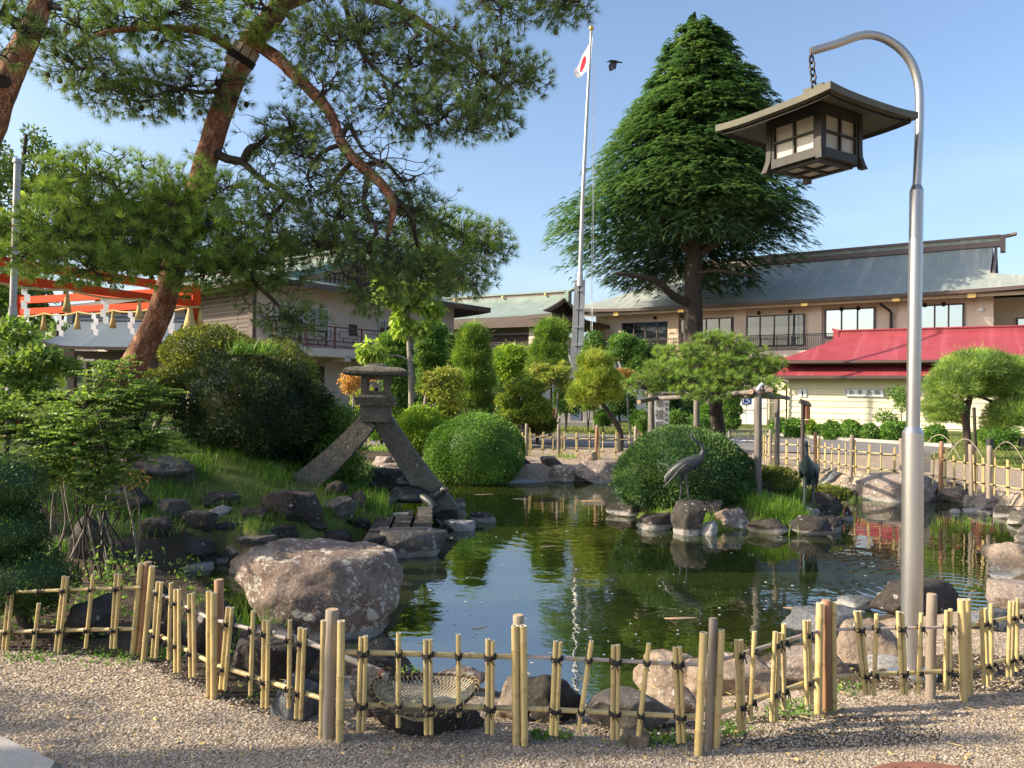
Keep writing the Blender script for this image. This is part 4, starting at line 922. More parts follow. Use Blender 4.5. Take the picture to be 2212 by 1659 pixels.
# ------------------------------------------------------------------ fences round the far side
def far_fence(name, label, pxs, h, dark_every, step, seed, logs):
    random.seed(seed); P = [gnd(u, v) for u, v in pxs]
    o = empty(name, P[0], 0, label, 'fence', 'bamboo fences on the far bank'); cum = 0
    for A, B in zip(P, P[1:]):
        L = (B - A).length; d = (B - A) / L; nrm = Vector((-d.y, d.x, 0)); n = max(2, round(L / step))
        for z in (h * .28, h * .74): mb = MB(); mb.tube([A + Vector((0, 0, z)), B + Vector((0, 0, z))], .012, 6); mb.build('rail', M['bamboo'], o)
        for i in range(n):
            p = A + d * ((i + .5) * L / n) - nrm * .02; tl = d * random.uniform(-.03, .03); hh = h * random.uniform(.88, 1.0)
            for s in ((-.014, .014) if i % 2 else (0,)):
                mb = MB(); mb.tube([p + d * s + Vector((0, 0, .04)), p + d * s + tl + Vector((0, 0, hh))], .0125, 6); mb.build('picket', M['bamboo'], o)
                if h and i % 1 == 0 and s <= 0:
                    for z in (h * .28, h * .74):
                        mb = MB(); mb.box((p.x, p.y - .004, z), (.055 if i % 2 else .034, .05, .022), math.atan2(d.y, d.x)); mb.build('cord_tie', M['cord'], o)
    for k, p in enumerate(P):
        mt = logs[k % len(logs)]; mb = MB(); log(mb, p + Vector((0, 0, -.05)), p + Vector((random.uniform(-.02, .02), 0, h * 1.22)), .038, 10); mb.build('wooden_post', [M[mt], M['log_cut']], o)
        mb = MB(); mb.tube([p + Vector((.075, -.01, 0)), p + Vector((.075, -.01, h * 1.08))], .022, 8); mb.build('bamboo_post', M['bamboo'], o)
far_fence('far_bamboo_fence', 'far bamboo fence between the stone lantern and the island dome bush', [(790, 962), (893, 968), (1000, 972), (1137, 986), (1206, 988), (1287, 992), (1372, 994), (1470, 1000)], .66, 0, .30, 3, ['log_grey', 'log_grey', 'log_red'])
far_fence('far_bamboo_fence', 'far bamboo fence along the right bank, running behind the lamp pole', [(1640, 992), (1664, 1004), (1762, 1012), (1838, 1026), (1948, 1040), (2032, 1052), (2098, 1064), (2136, 1070), (2260, 1092)], .66, 0, .29, 5, ['log_grey', 'log_grey', 'log_red'])
# hooped bamboo edging by the right lawn
for k, (u0, u1, v, hh) in enumerate([(1985, 2075, 985, 60), (2040, 2132, 1000, 60), (2128, 2222, 1010, 62)]):
    A, B = gnd(u0, v), gnd(u1, v + 8); ho = [A.lerp(B, i / 12) + Vector((0, 0, .62 * math.sin(math.pi * i / 12))) for i in range(13)]
    mb = MB(); mb.tube(ho, .0075, 6)
    tag(mb.build('bamboo_hoop', M['bamboo_old'], None, loc=A), ['arched bamboo hoop nearest the lamp pole, at the lawn edge', 'arched bamboo hoop standing in front of the red-brown pine prop', 'arched bamboo hoop at the right edge of the photo by the lawn'][k], 'hoop', 'bamboo hoops edging the lawn')

# ------------------------------------------------------------------ lamp with hanging lantern
LB = gnd(1969, 1458); LD = LB.y
lamp = empty('street_lamp', LB, 0, 'tall silver lamp pole with curved arm standing behind the near fence', 'lamp post')
def lpt(u, v, y=None): return at(u, v, y or LD)
b = MB(); b.tube([LB - Vector((0, 0, .1)), lpt(1972, 935)], .056, 24); b.tube([lpt(1972, 935), lpt(1972, 922)], [.056, .037], 24, False); b.build('base_tube', M['steel'], lamp)
b = MB(); b.tube([lpt(1972, 930), lpt(1980, 412)], .0365, 22); b.tube([lpt(1980, 412), lpt(1980, 400)], [.0365, .025], 22, False); b.build('middle_tube', M['steel'], lamp)
arm_px = [(1980, 412), (1984, 330), (1986, 270), (1986, 205), (1981, 170), (1968, 135), (1945, 106), (1912, 84), (1880, 75.5), (1850, 79), (1812, 93), (1752, 111)]
b = MB(); apts = [lpt(u, v) for u, v in arm_px]
from mathutils.geometry import interpolate_bezier
sm = []
for i in range(len(apts) - 1):
    p0, p1, p2, p3 = apts[max(i - 1, 0)], apts[i], apts[i + 1], apts[min(i + 2, len(apts) - 1)]
    for k in range(4):
        t = k / 4; sm.append(.5 * ((2 * p1) + (p2 - p0) * t + (2 * p0 - 5 * p1 + 4 * p2 - p3) * t * t + (3 * p1 - p0 - 3 * p2 + p3) * t ** 3))
sm.append(apts[-1]); b.tube(sm, .0235, 18); b.build('curved_arm', M['steel'], lamp)
b = MB(); b.tube([LB, LB + Vector((0, 0, .02))], .13, 20); b.build('base_plate', M['steel'], lamp)
# hanging lantern
lc = Vector((1.690, 4.335, 0)); HA = math.atan2(-.24, -.057)           # direction of the near corner
HZ = 2.83
hl = empty('hanging_lantern', (lc.x, lc.y, HZ), HA + math.pi / 4, 'dark wooden hanging lantern with shallow square roof and milky panes', 'lantern')
def sq(r): return r / math.sqrt(2)
R_, Ze = .54, .250                                                    # half diagonal of the roof, eave height above the feet
hs = sq(R_)
def roofz(x, y, base=0):
    m = max(abs(x), abs(y)) / hs; c = min(abs(x), abs(y)) / hs
    return .165 * (1 - m) ** 1.12 * (.8 + .2 * (1 - m)) + .018 * (c * m) ** 3
b = MB(); nn = 16
b.grid(lambda s, t: ((2 * s - 1) * hs, (2 * t - 1) * hs, Ze + .035 + roofz((2 * s - 1) * hs, (2 * t - 1) * hs)), nn, nn)
b.grid(lambda s, t: ((2 * s - 1) * hs, (2 * t - 1) * hs, Ze + .8 * roofz((2 * s - 1) * hs, (2 * t - 1) * hs)), nn, nn, flip=True)
for k in range(4):
    Rk = Matrix.Rotation(k * math.pi / 2, 3, 'Z')
    b.grid(lambda s, t: tuple(Rk @ Vector(((2 * s - 1) * hs, -hs, lerp(Ze + .8 * roofz((2 * s - 1) * hs, hs), Ze + .035 + roofz((2 * s - 1) * hs, hs), t)))), nn, 1, smooth=False)
b.build('roof', M['lantern_roof'], hl, local=True)
b = MB(); 
for k in range(4):
    Rk = Matrix.Rotation(k * math.pi / 2, 3, 'Z')
    b.grid(lambda s, t: tuple(Rk @ Vector(((2 * s - 1) * (hs - .025), -hs + .025 + .012 * t, Ze - .022 * (1 - t) + .8 * roofz((2 * s - 1) * hs, hs)))), 10, 1, smooth=False)
b.build('eave_board', M['lantern_wood'], hl, local=True)
q = sq(.262) - .02; 
for sx in (-1, 1):
    for sy in (-1, 1):
        b = MB(); n0 = Vector((sx, sy, 0)); zs = [(0, .018, .019), (.03, .010, .0175), (.07, .002, .0165), (.12, 0, .0165), (Ze + .05, 0, .0165)]
        vsx = []
        for z, o, w in zs: vsx += [(sx * q + sx * o + a * w, sy * q + sy * o + c * w, z) for a, c in ((-1, -1), (1, -1), (1, 1), (-1, 1))]
        fs = [(0, 3, 2, 1)] + [(4 * i + j, 4 * i + (j + 1) % 4, 4 * i + 4 + (j + 1) % 4, 4 * i + 4 + j) for i in range(4) for j in range(4)]
        b.add(vsx, fs); b.build('corner_post', M['lantern_wood'], hl, local=True)
zb, zt = .066, .258
for k in range(4):
    Rk = Matrix.Rotation(k * math.pi / 2, 3, 'Z'); L_ = 2 * q - .034
    fr = MB()
    def bx(c, d, mb): mb.box(tuple(Rk @ Vector(c)), d, rz=k * math.pi / 2)
    bx((0, -q, zb - .02), (L_, .026, .05), fr); bx((0, -q, zt + .022), (L_, .026, .056), fr)
    for s in (-1, 1): bx((s * (L_ / 2 - .009), -q, (zb + zt) / 2), (.018, .022, zt - zb + .006), fr)
    bx((0, -q - .002, (zb + zt) / 2), (.011, .016, zt - zb + .004), fr); bx((0, -q - .004, (zb + zt) / 2), (L_ - .03, .014, .010), fr)
    f_ = fr.build('window_frame', M['lantern_wood'], hl, local=True)
    for s in (-1, 1):
        for z in (0, 1):
            m_ = MB(); m_.box(tuple(Rk @ Vector((s * (L_ / 4 - .002), -q + .010, lerp(zb, zt, .25 + .5 * z)))), (L_ / 2 - .012, .006, (zt - zb) / 2 - .002), rz=k * math.pi / 2); m_.build('pane', M['paper'], f_, local=True)
fb = MB()
for s in (-1, 1): fb.box((0, s * (q - .035), zb - .052), (2 * q - .036, .03, .02)); fb.box((s * (q - .035), 0, zb - .0525), (.03, 2 * q - .102, .02))
fb.box((0, 0, zb - .054), (.02, 2 * q - .102, .018)); fb.box((0, 0, zb - .056), (2 * q - .102, .02, .016)); f_ = fb.build('bottom_frame', M['lantern_wood'], hl, local=True)
for sx in (-1, 1):
    for sy in (-1, 1): MB().box((sx * (q - .03) / 2, sy * (q - .03) / 2, zb - .048), (q - .055, q - .055, .005)).build('pane', M['paper'], f_, local=True)
MB().box((0, 0, Ze + .21), (.13, .025, .05)).build('hanger_bracket', M['lantern_roof'], hl, local=True)
c0, c1 = lpt(1752, 121), Vector((lc.x, lc.y, HZ + Ze + .225)); nlk = 5
chain = empty('hanging_chain', c0, 0, 'short dark iron chain between the lamp arm and the lantern roof', 'chain')
MB().tube([c0 + Vector((0, 0, .045)), c0, c0 + Vector((-.008, .0, -.02))], .006, 8).build('hook', M['chain'], chain)
ll = (c0 - c1).length / nlk
for i in range(nlk):
    c = c0.lerp(c1, (i + .5) / nlk); ph = .5 + i * math.pi / 2; m_ = MB(); a_, h_ = .017, ll * .63
    m_.tube([c + Vector((a_ * math.cos(t) * math.cos(ph), a_ * math.cos(t) * math.sin(ph), h_ * math.sin(t))) for t in [2 * math.pi * k / 16 for k in range(17)]], .0055, 6, False); m_.build('link', M['chain'], chain)

# ------------------------------------------------------------------ rocks
def ico(sub):
    bmx = {}; import bmesh
    bm_ = bmesh.new(); bmesh.ops.create_icosphere(bm_, subdivisions=sub, radius=1.0)
    V = np.array([v.co[:] for v in bm_.verts]); bm_.verts.index_update(); F = np.array([[v.index for v in f.verts] for f in bm_.faces]); bm_.free(); return V, F
ICO = {k: ico(k) for k in (2, 3, 4, 5)}
def rock_mesh(name, size, seed, sub=3, flat=.0, cuts=9, rough=.10, mat=None, boxy=.0):
    r = np.random.default_rng(seed); sub = max(sub, 4) if max(size) > .22 else sub; V, F = ICO[sub]; V = V.copy()
    if boxy:
        m_ = np.abs(V).max(1, keepdims=True); V = V * (1 - boxy) + V / m_ * boxy * .82
    for _ in range(max(0, cuts + 6)):
        n = r.normal(size=3); n[2] *= .8; n /= np.linalg.norm(n); d = r.uniform(.50, .84); k = V @ n; V = V - n * (np.maximum(k - d, 0) * .97)[:, None]
    if flat: V[:, 2] = np.where(V[:, 2] > flat * .8, flat * .8 + (V[:, 2] - flat * .8) * .15, V[:, 2])
    ax = unit_(r.normal(size=3) * np.array([.5, .5, 1.0]))
    nz = np.array([mnoise.fractal(Vector((*(p * 1.5 + seed * 3.1),)), 1.0, 2.0, 4) for p in V]); nf = np.array([mnoise.turbulence(Vector((*(p * 4.3 + seed),)), 3, False) for p in V])
    st = V @ ax * 9.0 + nz * 3.0; st = (st - np.floor(st)); 
    V = V * (1 + rough * 1.15 * nz + rough * .85 * (nf - .5) + rough * .28 * (st - .5))[:, None]
    lo, hi = V.min(0), V.max(0); V = (V - (lo + hi) / 2) / (hi - lo) * np.array(size); V[:, 2] -= V[:, 2].min()
    return np_mesh(name, V, None, F, [mat], smooth=True)
def unit_(a): return a / np.linalg.norm(a)
rock_count = [0]
def rock(label, u0, v0, u1, v1, zb, mat, depth=.75, sub=3, flat=0, cuts=9, rough=.11, sink=.22, boxy=0, rz=None, name='rock', group=None, dy=0):
    """a boulder that fills the picture box u0..u1, v0..v1 with its front foot at level zb"""
    rock_count[0] += 1; sd = rock_count[0]
    uc = (u0 + u1) / 2; f = gnd(uc, v1, zb)
    if zb > W_ + .001: f = gpt(uc, v1); zb = f.z - .02
    y0 = f.y + dy
    w = (u1 - u0) / F_PX * y0; yc = y0 + w * depth * .5; w = (u1 - u0) / F_PX * yc
    top = at(uc, v0, yc).z; h = max(top - zb, .05); full = h / (1 - sink)
    me = rock_mesh(name, (w, w * depth, full), sd, sub, flat, cuts, rough, M[mat], boxy)
    o = link(name, me, None, (at(uc, v1, yc).x, yc, zb - full * sink)); 
    return tag(o, label, 'rock', group)
W_ = WZ - .03
rock('large rounded brown boulder spotted with pale lichen at the near shore', 510, 1176, 873, 1392, -.16, 'rock_brown', .80, 5, .70, 4 - 6, .055, .30, .10)
# near bank, behind the fence
rock('dark grey rock behind the fence at the left edge, by the clipped box shrub', 140, 1284, 245, 1390, -.02, 'rock_dark', .8)
rock('small dark rock behind the bamboo between the two reddish posts', 336, 1262, 398, 1405, -.08, 'rock_dark', .7)
rock('low dark rock left of the big lichen boulder, below the reddish post', 405, 1300, 512, 1420, -.08, 'rock_dark', .7)
rock('dark lichen-flecked rock in front of the big boulder', 506, 1356, 692, 1478, -.06, 'rock_dark', .7, 4, cuts=12)
rock('bluish angular rock at the foot of the fence left of the grey post', 583, 1456, 694, 1566, 0, 'rock_blue', .7, cuts=12)
rock('brown flat rock under the net handle', 745, 1385, 902, 1470, -.12, 'rock_dark', .7)
rock('grey rock under the left rim of the landing net', 752, 1448, 850, 1560, -.05, 'rock_grey', .8)
rock('long dark slab lying under the landing net', 790, 1535, 1046, 1602, 0, 'rock_dark', .45, 4, .5, 10, .08, .3)
rock('low brown rock behind the right rim of the net', 940, 1440, 1050, 1500, -.12, 'rock_brown', .7)
rock('pale creased rock left of the middle bamboo post', 1066, 1460, 1150, 1560, -.04, 'rock_tan', .8)
rock('grey angular boulder right of the middle bamboo post', 1128, 1454, 1256, 1566, -.04, 'rock_dark', .8, 4, cuts=12)
rock('long flat-topped brown boulder behind the bamboo pickets', 1265, 1493, 1462, 1585, 0, 'rock_grey', .65, 4, .55, 8, .05)
rock('small rounded reddish rock wedged beside the leaning grey post', 1432, 1484, 1508, 1548, -.02, 'rock_brown', .8)
rock('tan boulder with pale face at the water edge behind the leaning post', 1368, 1402, 1512, 1505, -.12, 'rock_tan', .75, 4, .7, 8, .08)
rock('broad brown boulder right of the leaning grey post', 1476, 1408, 1695, 1508, -.06, 'rock_tan', .7, 4, cuts=9)
rock('wide pale tan rock behind the post with the red log', 1655, 1392, 1835, 1468, -.03, 'rock_pink', .7, 4)
rock('rounded tan boulder left of the lamp pole base', 1808, 1340, 1942, 1430, 0, 'rock_tan', .7, 4, 0, 5, .06)
rock('blue-grey slab sloping into the water behind the red-log post', 1698, 1315, 1868, 1392, -.12, 'rock_blue', .7, 4, .6, 8)
rock('dark blocky rocks at the water edge left of the lamp pole', 1806, 1284, 1900, 1325, -.24, 'rock_blue', .8)
rock('large dark boulder behind the lamp pole at the near shore', 1888, 1252, 2070, 1336, -.24, 'rock_dark', .6, 4, .7, 9, .06)
rock('squarish grey-pink boulder at the right edge behind the fence', 2142, 1256, 2262, 1318, -.16, 'rock_pink', .8, 4, .7, 6, .05, .2, .5)
rock('blue-black slab on the soil behind the right fence', 2092, 1312, 2186, 1370, -.05, 'rock_blue', .8)
rock('tall tan rock at the right edge above the flat slab', 2136, 1172, 2280, 1252, W_, 'rock_tan', .7, 4)
rock('flat pale slab in the water at the right edge', 2140, 1240, 2240, 1260, W_, 'rock_pale', .6, 3, .5, 4)
rock('small dark rock in the water beside the tall tan rock', 2138, 1214, 2180, 1246, W_, 'rock_blue', .7)
rock('pale flat stone under a leaning bamboo picket at the fence foot', 1346, 1578, 1402, 1622, 0, 'rock_tan', .7, 3, .4, 8)
rock('pale stones at the lamp foot behind the fence', 1860, 1418, 1950, 1462, 0, 'rock_pale', .7, 3, .5, 10)
# left mound
rock('largest lichen-covered rock at the top of the left mound', 248, 968, 432, 1050, .30, 'rock_grey', .7, 4, cuts=12)
rock('dark humped rock on the mound below the lichen-covered one', 208, 1046, 326, 1112, .22, 'rock_dark', .75, 4)
rock('smooth brown-grey boulder behind the thin stems at the left', 150, 1112, 258, 1216, -.05, 'rock_dark', .75, 4, 0, 5, .06)
rock('layered dark rock in the middle of the grassy mound', 414, 1062, 520, 1100, .20, 'rock_dark', .7)
rock('small pale rock below the layered one on the mound', 446, 1092, 500, 1117, .16, 'rock_pale', .7)
rock('dark rock half sunk in grass on the mound', 464, 1126, 524, 1160, .05, 'rock_dark', .7)
rock('black rock with white lichen spots on the left shore', 352, 1160, 464, 1216, -.14, 'rock_dark', .7, 4)
rock('low rock right of the white-spotted black one', 474, 1166, 552, 1208, -.14, 'rock_grey', .7)
rock('flat grey stone on the path above the big boulder', 512, 1154, 598, 1182, -.02, 'rock_grey', .8, 3, .4, 4)
rock('flat pale-edged slab lying in the left inlet', 346, 1217, 464, 1243, W_, 'rock_blue', .6, 3, .35, 4, .05)
rock('rounded brown stone standing in the water left of the big boulder', 491, 1200, 566, 1252, W_, 'rock_tan', .7, 3, .7, 5, .06)
rock('big flat-topped dark rock in front of the left lantern leg', 560, 1058, 698, 1142, .08, 'rock_dark', .7, 4, .45, 9, .08)
rock('sloping grey rock right of the flat-topped one', 690, 1072, 768, 1122, .02, 'rock_grey', .7)
rock('low dark slab behind the big lichen boulder', 655, 1144, 762, 1180, -.16, 'rock_dark', .6, 3, .5, 8)
rock('tall black rock behind the turtle statue', 784, 1010, 900, 1074, -.08, 'rock_dark', .7, 4, .7, 10)
rock('small dark rock under the feathery green bush', 745, 1060, 792, 1098, -.02, 'rock_dark', .7)
rock('dark rock below the left foot of the stone lantern', 700, 1038, 752, 1078, .10, 'rock_dark', .7)
rock('white-crusted flat stone in the water by the right lantern foot', 959, 1124, 1028, 1153, W_, 'rock_pale', .8, 3, .5, 6)
rock('small dark rock in the water right of the lantern foot', 1008, 1103, 1074, 1134, W_, 'rock_dark', .7)
rock('dark stone behind the right lantern foot', 978, 1074, 1006, 1098, W_, 'rock_grey', .7)
rock('dark stone the right lantern foot stands on', 925, 1092, 1000, 1140, W_, 'rock_dark', .9, 3, .6)
for k, (bx_, mt, lab) in enumerate([((975, 1030, 1046, 1050), 'rock_dark', 'low dark stone at the waterline below the big dome, far left end'), ((1246, 975, 1290, 1000), 'rock_tan', 'tan stone on top of the far bank behind the pale block'), ((1345, 1010, 1400, 1046), 'rock_dark', 'dark stone half hidden by the island at the far shore'), ((1400, 1012, 1480, 1044), 'rock_grey', 'grey stone behind the island dome on the far shore'), ((1620, 1016, 1690, 1046), 'rock_grey', 'grey stone on the far shore left of the slim brown post'),
        ((258, 1150, 352, 1232), 'rock_dark', 'dark rock at the left inlet behind the thin stems'), ((540, 1176, 640, 1224), 'rock_dark', 'dark low rock just behind the big lichen boulder on its left'), ((620, 1168, 720, 1210), 'rock_dark', 'dark low rock behind the top of the big boulder'), ((300, 1118, 372, 1166), 'rock_dark', 'dark rock on the mound slope above the white-spotted one'), ((520, 1096, 580, 1128), 'rock_dark', 'small dark rock on the mound left of the flat-topped one'), ((740, 1120, 800, 1152), 'rock_dark', 'dark low rock between the flat-topped rock and the landing'),
        ((152, 1212, 262, 1292), 'rock_dark', 'dark rock behind the left fence under the thin stems'), ((246, 1228, 345, 1290), 'rock_dark', 'dark rock at the waterside behind the first red post'), ((392, 1102, 472, 1148), 'rock_dark', 'dark rock in the grass left of the pale small one'), ((326, 1078, 412, 1126), 'rock_grey', 'grey rock on the mound right of the dark humped one'), ((556, 1136, 642, 1170), 'rock_dark', 'low dark rock under the big flat-topped one'), ((446, 1196, 500, 1226), 'rock_dark', 'dark rock at the inlet between the slab and the rounded brown stone'),
        ((640, 1118, 712, 1150), 'rock_dark', 'low dark rock left of the slab behind the big boulder'), ((210, 1020, 262, 1060), 'rock_dark', 'dark rock left of the largest lichen-covered one'), ((884, 1462, 962, 1528), 'rock_dark', 'dark rock seen through the middle of the landing net'), ((1040, 1498, 1082, 1562), 'rock_grey', 'grey rock just right of the landing net'), ((1590, 1466, 1684, 1520), 'rock_tan', 'low tan rock behind the pickets left of the red-log post'), ((1940, 1330, 2010, 1400), 'rock_tan', 'tan rock right of the lamp pole behind the wooden post')]):
    rock(lab, *bx_, W_ if bx_[3] > 1200 or 1040 < bx_[3] < 1052 else -.1, mt, .7, 3, .5)
for k, (bx_, lab) in enumerate([((803, 985, 852, 1008), 'low pinkish rock seen left between the lantern legs'), ((846, 972, 898, 996), 'pale angular rock seen high between the lantern legs'), ((812, 1000, 880, 1022), 'flat reddish rock seen low between the lantern legs'), ((874, 986, 930, 1010), 'pale rock against the right lantern leg'), ((880, 1012, 935, 1036), 'flat pale rock at the waterside under the right lantern leg')]):
    rock(lab, *bx_, -.12, 'rock_pink', .7, 3, .5)
# far shore
for k, (bx_, mt, lab) in enumerate([((1040, 1020, 1108, 1046), 'rock_dark', 'dark shore rock below the right end of the dome bush'), ((1096, 990, 1150, 1020), 'rock_dark', 'dark layered rock beside the big green dome'), ((1120, 1008, 1188, 1036), 'rock_grey', 'low grey rock on the far shore left of the pale block'),
        ((1165, 985, 1215, 1012), 'rock_grey', 'small grey rock below the far fence'), ((1184, 1004, 1246, 1046), 'rock_brown', 'brown rock against the pale block on the far shore'), ((1040, 1034, 1180, 1048), 'rock_pale', 'flat pale ledge at the waterline on the far shore')]):
    rock(lab, *bx_, W_ if bx_[3] > 1030 else -.1, mt, .7, 3, .6)
rock('pale pinkish block with a flat top on the far shore, left of the island', 1238, 994, 1344, 1048, W_, 'rock_pink', .55, 4, .75, 5, .05, .15, .55)
rock('long white-grey rock behind the second crane', 1684, 1012, 1772, 1040, -.12, 'rock_pale', .6)
rock('pale blue-grey rock right of the second crane', 1764, 1016, 1842, 1048, -.16, 'rock_blue', .6)
rock('brown rock between the crane and the pinkish boulder', 1794, 1028, 1862, 1056, -.2, 'rock_brown', .6)
rock('small pale-footed rock left of the pinkish boulder', 1819, 1046, 1860, 1080, W_, 'rock_brown', .7)
rock('largest pinkish boulder on the right bank with white lichen and crust', 1853, 1022, 2022, 1090, W_, 'rock_pink', .6, 4, .7, 8, .06)
rock('white stone perched at the end of the pinkish boulder', 2072 - 2, 1074, 2084, 1080, W_, 'rock_pale', .8, 2)
rock('brownish rock right of the lamp pole on the right bank', 2024, 1048, 2100, 1092, W_, 'rock_brown', .7, 4)
rock('flat slab behind the brownish rock below the fence', 2030, 1042, 2146, 1066, -.06, 'rock_grey', .5, 3, .4, 5)
for k, (bx_, mt, lab) in enumerate([((2082, 1068, 2122, 1098), 'rock_tan', 'small tan rock on the right bank beside the brownish one'), ((2108, 1066, 2166, 1104), 'rock_pink', 'pinkish rock on the right bank below the fence'), ((2146, 1058, 2232, 1100), 'rock_tan', 'tan rock high on the right bank'), ((2076, 1096, 2140, 1112), 'rock_pink', 'flat pale ledge sloping into the water on the right bank'),
        ((2108, 1096, 2156, 1118), 'rock_dark', 'dark rock in the water on the right bank'), ((2146, 1092, 2200, 1126), 'rock_dark', 'dark rock in the water near the right edge'), ((2174, 1104, 2250, 1142), 'rock_grey', 'grey rock with pale foot at the right edge'), ((2195, 1120, 2262, 1180), 'rock_grey', 'tall grey rock at the right edge of the water')]):
    rock(lab, *bx_, W_ if bx_[3] > 1093 else -.15, mt, .7, 3)
rock('small white stone alone in the water right of the lamp pole', 2050, 1098, 2074, 1112, W_, 'rock_pale', .8, 2)
# island
rock('dark rock at the left tip of the island under the dome bush', 1308, 1082, 1400, 1122, W_, 'rock_dark', .7, 4)
rock('black jagged rock left of the crane pedestal', 1374, 1106, 1456, 1152, W_, 'rock_dark', .7, 4, cuts=14)
rock('upright black rock carrying the first crane statue', 1449, 1078, 1526, 1163, W_, 'rock_dark', .75, 4, .72, 9, .12, .1, .35)
rock('small white-crusted rock right of the crane pedestal', 1508, 1124, 1553, 1163, W_, 'rock_pale', .7)
rock('smooth brown rock with a pointed top on the island', 1541, 1096, 1620, 1150, W_, 'rock_brown', .7, 4)
rock('brown rock behind the crane pedestal', 1496, 1078, 1560, 1112, -.12, 'rock_brown', .7)
rock('rounded stone left of centre on the island front', 1612, 1118, 1708, 1161, W_, 'rock_dark', .7, 4, 0, 5, .05)
rock('dark overhanging stone on the island front', 1702, 1112, 1790, 1166, W_, 'rock_dark', .7, 4)
rock('pale-sided stone at the right front of the island', 1764, 1116, 1828, 1157, W_, 'rock_dark', .7, 3, .6)
rock('large dark lichen rock at the right end of the island', 1736, 1062, 1830, 1120, -.08, 'rock_dark', .7, 4)
rock('small grey stone at the right tip of the island', 1820, 1092, 1844, 1130, W_, 'rock_dark', .7)
rock('greenish rock behind the wooden prop on the island', 1600, 1030, 1690, 1072, -.02, 'rock_blue', .5, 4, dy=.5)
for k, (u, v, w, mt) in enumerate([(1745, 1102, 24, 'rock_pale'), (1762, 1104, 18, 'rock_pale'), (1788, 1110, 30, 'rock_pale'), (1802, 1104, 26, 'rock_pale'), (1772, 1112, 18, 'rock_grey'), (1750, 1112, 18, 'rock_pale')]):
    rock(['leftmost white pebble at the feet of the second crane', 'white pebble between the legs of the second crane', 'largest white pebble right of the second crane', 'upper white pebble beside the dark island rock', 'small grey pebble in front of the second crane', 'lower white pebble left of the second crane'][k], u - w / 2, v - w * .35, u + w / 2, v + w * .4, -.14, mt, .8, 2, 0, 4, .05, name='pebble', group='white pebbles at the second crane')

# stone landing of three slabs with a rounded front stone
pier = empty('stone_landing', gnd(880, 1150, -.12), 0, 'landing of three long stone slabs beside the big boulder', 'landing')
def slab(px4, z, th, mat):
    p = [gnd(u, v, z) for u, v in px4]; mb = MB()
    inn = []
    c = sum(p, Vector()) / 4
    t = [q.lerp(c, .03) + Vector((0, 0, 0)) for q in p]; lo = [Vector((q.x, q.y, z - th)) for q in p]; md = [Vector((q.x, q.y, z - .02)) for q in p]
    mb.add(t + md + lo, [(0, 1, 2, 3)] + [(i, 4 + i, 4 + (i + 1) % 4, (i + 1) % 4) for i in range(4)] + [(4 + i, 8 + i, 8 + (i + 1) % 4, 4 + (i + 1) % 4) for i in range(4)] + [(11, 10, 9, 8)])
    mb.build('slab', mat, pier)
slab([(782, 1170), (834, 1158), (856, 1101), (822, 1100)], -.10, .22, M['rock_dark']); slab([(838, 1156), (882, 1148), (896, 1101), (862, 1101)], -.10, .22, M['rock_dark']); slab([(887, 1148), (933, 1156), (934, 1101), (902, 1101)], -.10, .22, M['rock_dark'])
slab([(902, 1111), (934, 1112), (934, 1094), (903, 1094)], -.02, .1, M['rock_grey'])
rock('broad rounded stone at the front end of the stone landing', 810, 1146, 966, 1217, W_, 'rock_grey', .7, 4, .55, 7, .05, .12, .4)
fs_ = gnd(866, 1112, -.09); mb = MB(); mb.box((fs_.x, fs_.y, -.085), (.20, .11, .035), .1); tag(mb.build('stone_block', M['rock_pale'], None, loc=fs_), 'small pale block lying on the middle slab of the landing', 'block')

# ------------------------------------------------------------------ stone lantern on two legs
SL = Vector((at(812, 900, 10.9).x, 10.9, 0)); yl = SL.y
slan = empty('stone_lantern', (SL.x, yl, hz(SL.x, yl)), 0, 'weathered stone lantern standing on two long splayed legs at the waterside', 'stone lantern')
zl = lambda v: at(812, v, yl).z
pxm = 1 / ppm(yl)
RL = .5
def sqbox(z0, z1, w0, w1=None, bev=.0):
    w1 = w1 or w0; mb = MB(); mb.lathe([(w0 / math.sqrt(2), z0), (w0 / math.sqrt(2), z0 + .001), (w1 / math.sqrt(2), z1)], (SL.x, yl, 0), 4, smooth=False, rot=math.pi / 4 + RL * 0 + .12); return mb
def leg(px0, px1, y0, y1, w0, w1, curve):
    a, c = at(*px0, y0), at(*px1, y1); mb = MB(); n = 10; side = Vector((0, 1, 0)); vs_ = []
    for i in range(n + 1):
        t = i / n; p = a.lerp(c, t); d = (c - a).normalized(); nn_ = d.cross(side).normalized(); p = p + nn_ * curve * 4 * t * (1 - t); w = lerp(w0, w1, t) / 2
        vs_ += [p + nn_ * w + side * w * .9, p - nn_ * w + side * w * .9, p - nn_ * w - side * w * .9, p + nn_ * w - side * w * .9]
    fs = [(4 * i + j, 4 * i + 4 + j, 4 * i + 4 + (j + 1) % 4, 4 * i + (j + 1) % 4) for i in range(n) for j in range(4)] + [(0, 1, 2, 3), (4 * n + 3, 4 * n + 2, 4 * n + 1, 4 * n)]
    mb.add(vs_, fs, smooth=False); return mb.build('leg', M['stone_lantern'], slan)
leg((800, 905), (655, 1046), yl, yl - .1, .26, .36, .04); leg((826, 905), (986, 1128), yl + .05, yl + .35, .26, .36, -.04)
sqbox(zl(910), zl(881), .42, .43).build('base_block', M['stone_lantern'], slan); sqbox(zl(881), zl(875), .40, .42).build('collar', M['stone_lantern'], slan)
sqbox(zl(875), zl(858), .54, .56).build('platform', M['stone_lantern'], slan); sqbox(zl(858), zl(853), .48, .46).build('fire_box_base', M['stone_lantern'], slan)
fbx = MB(); za, zc = zl(853), zl(812); hw = .20
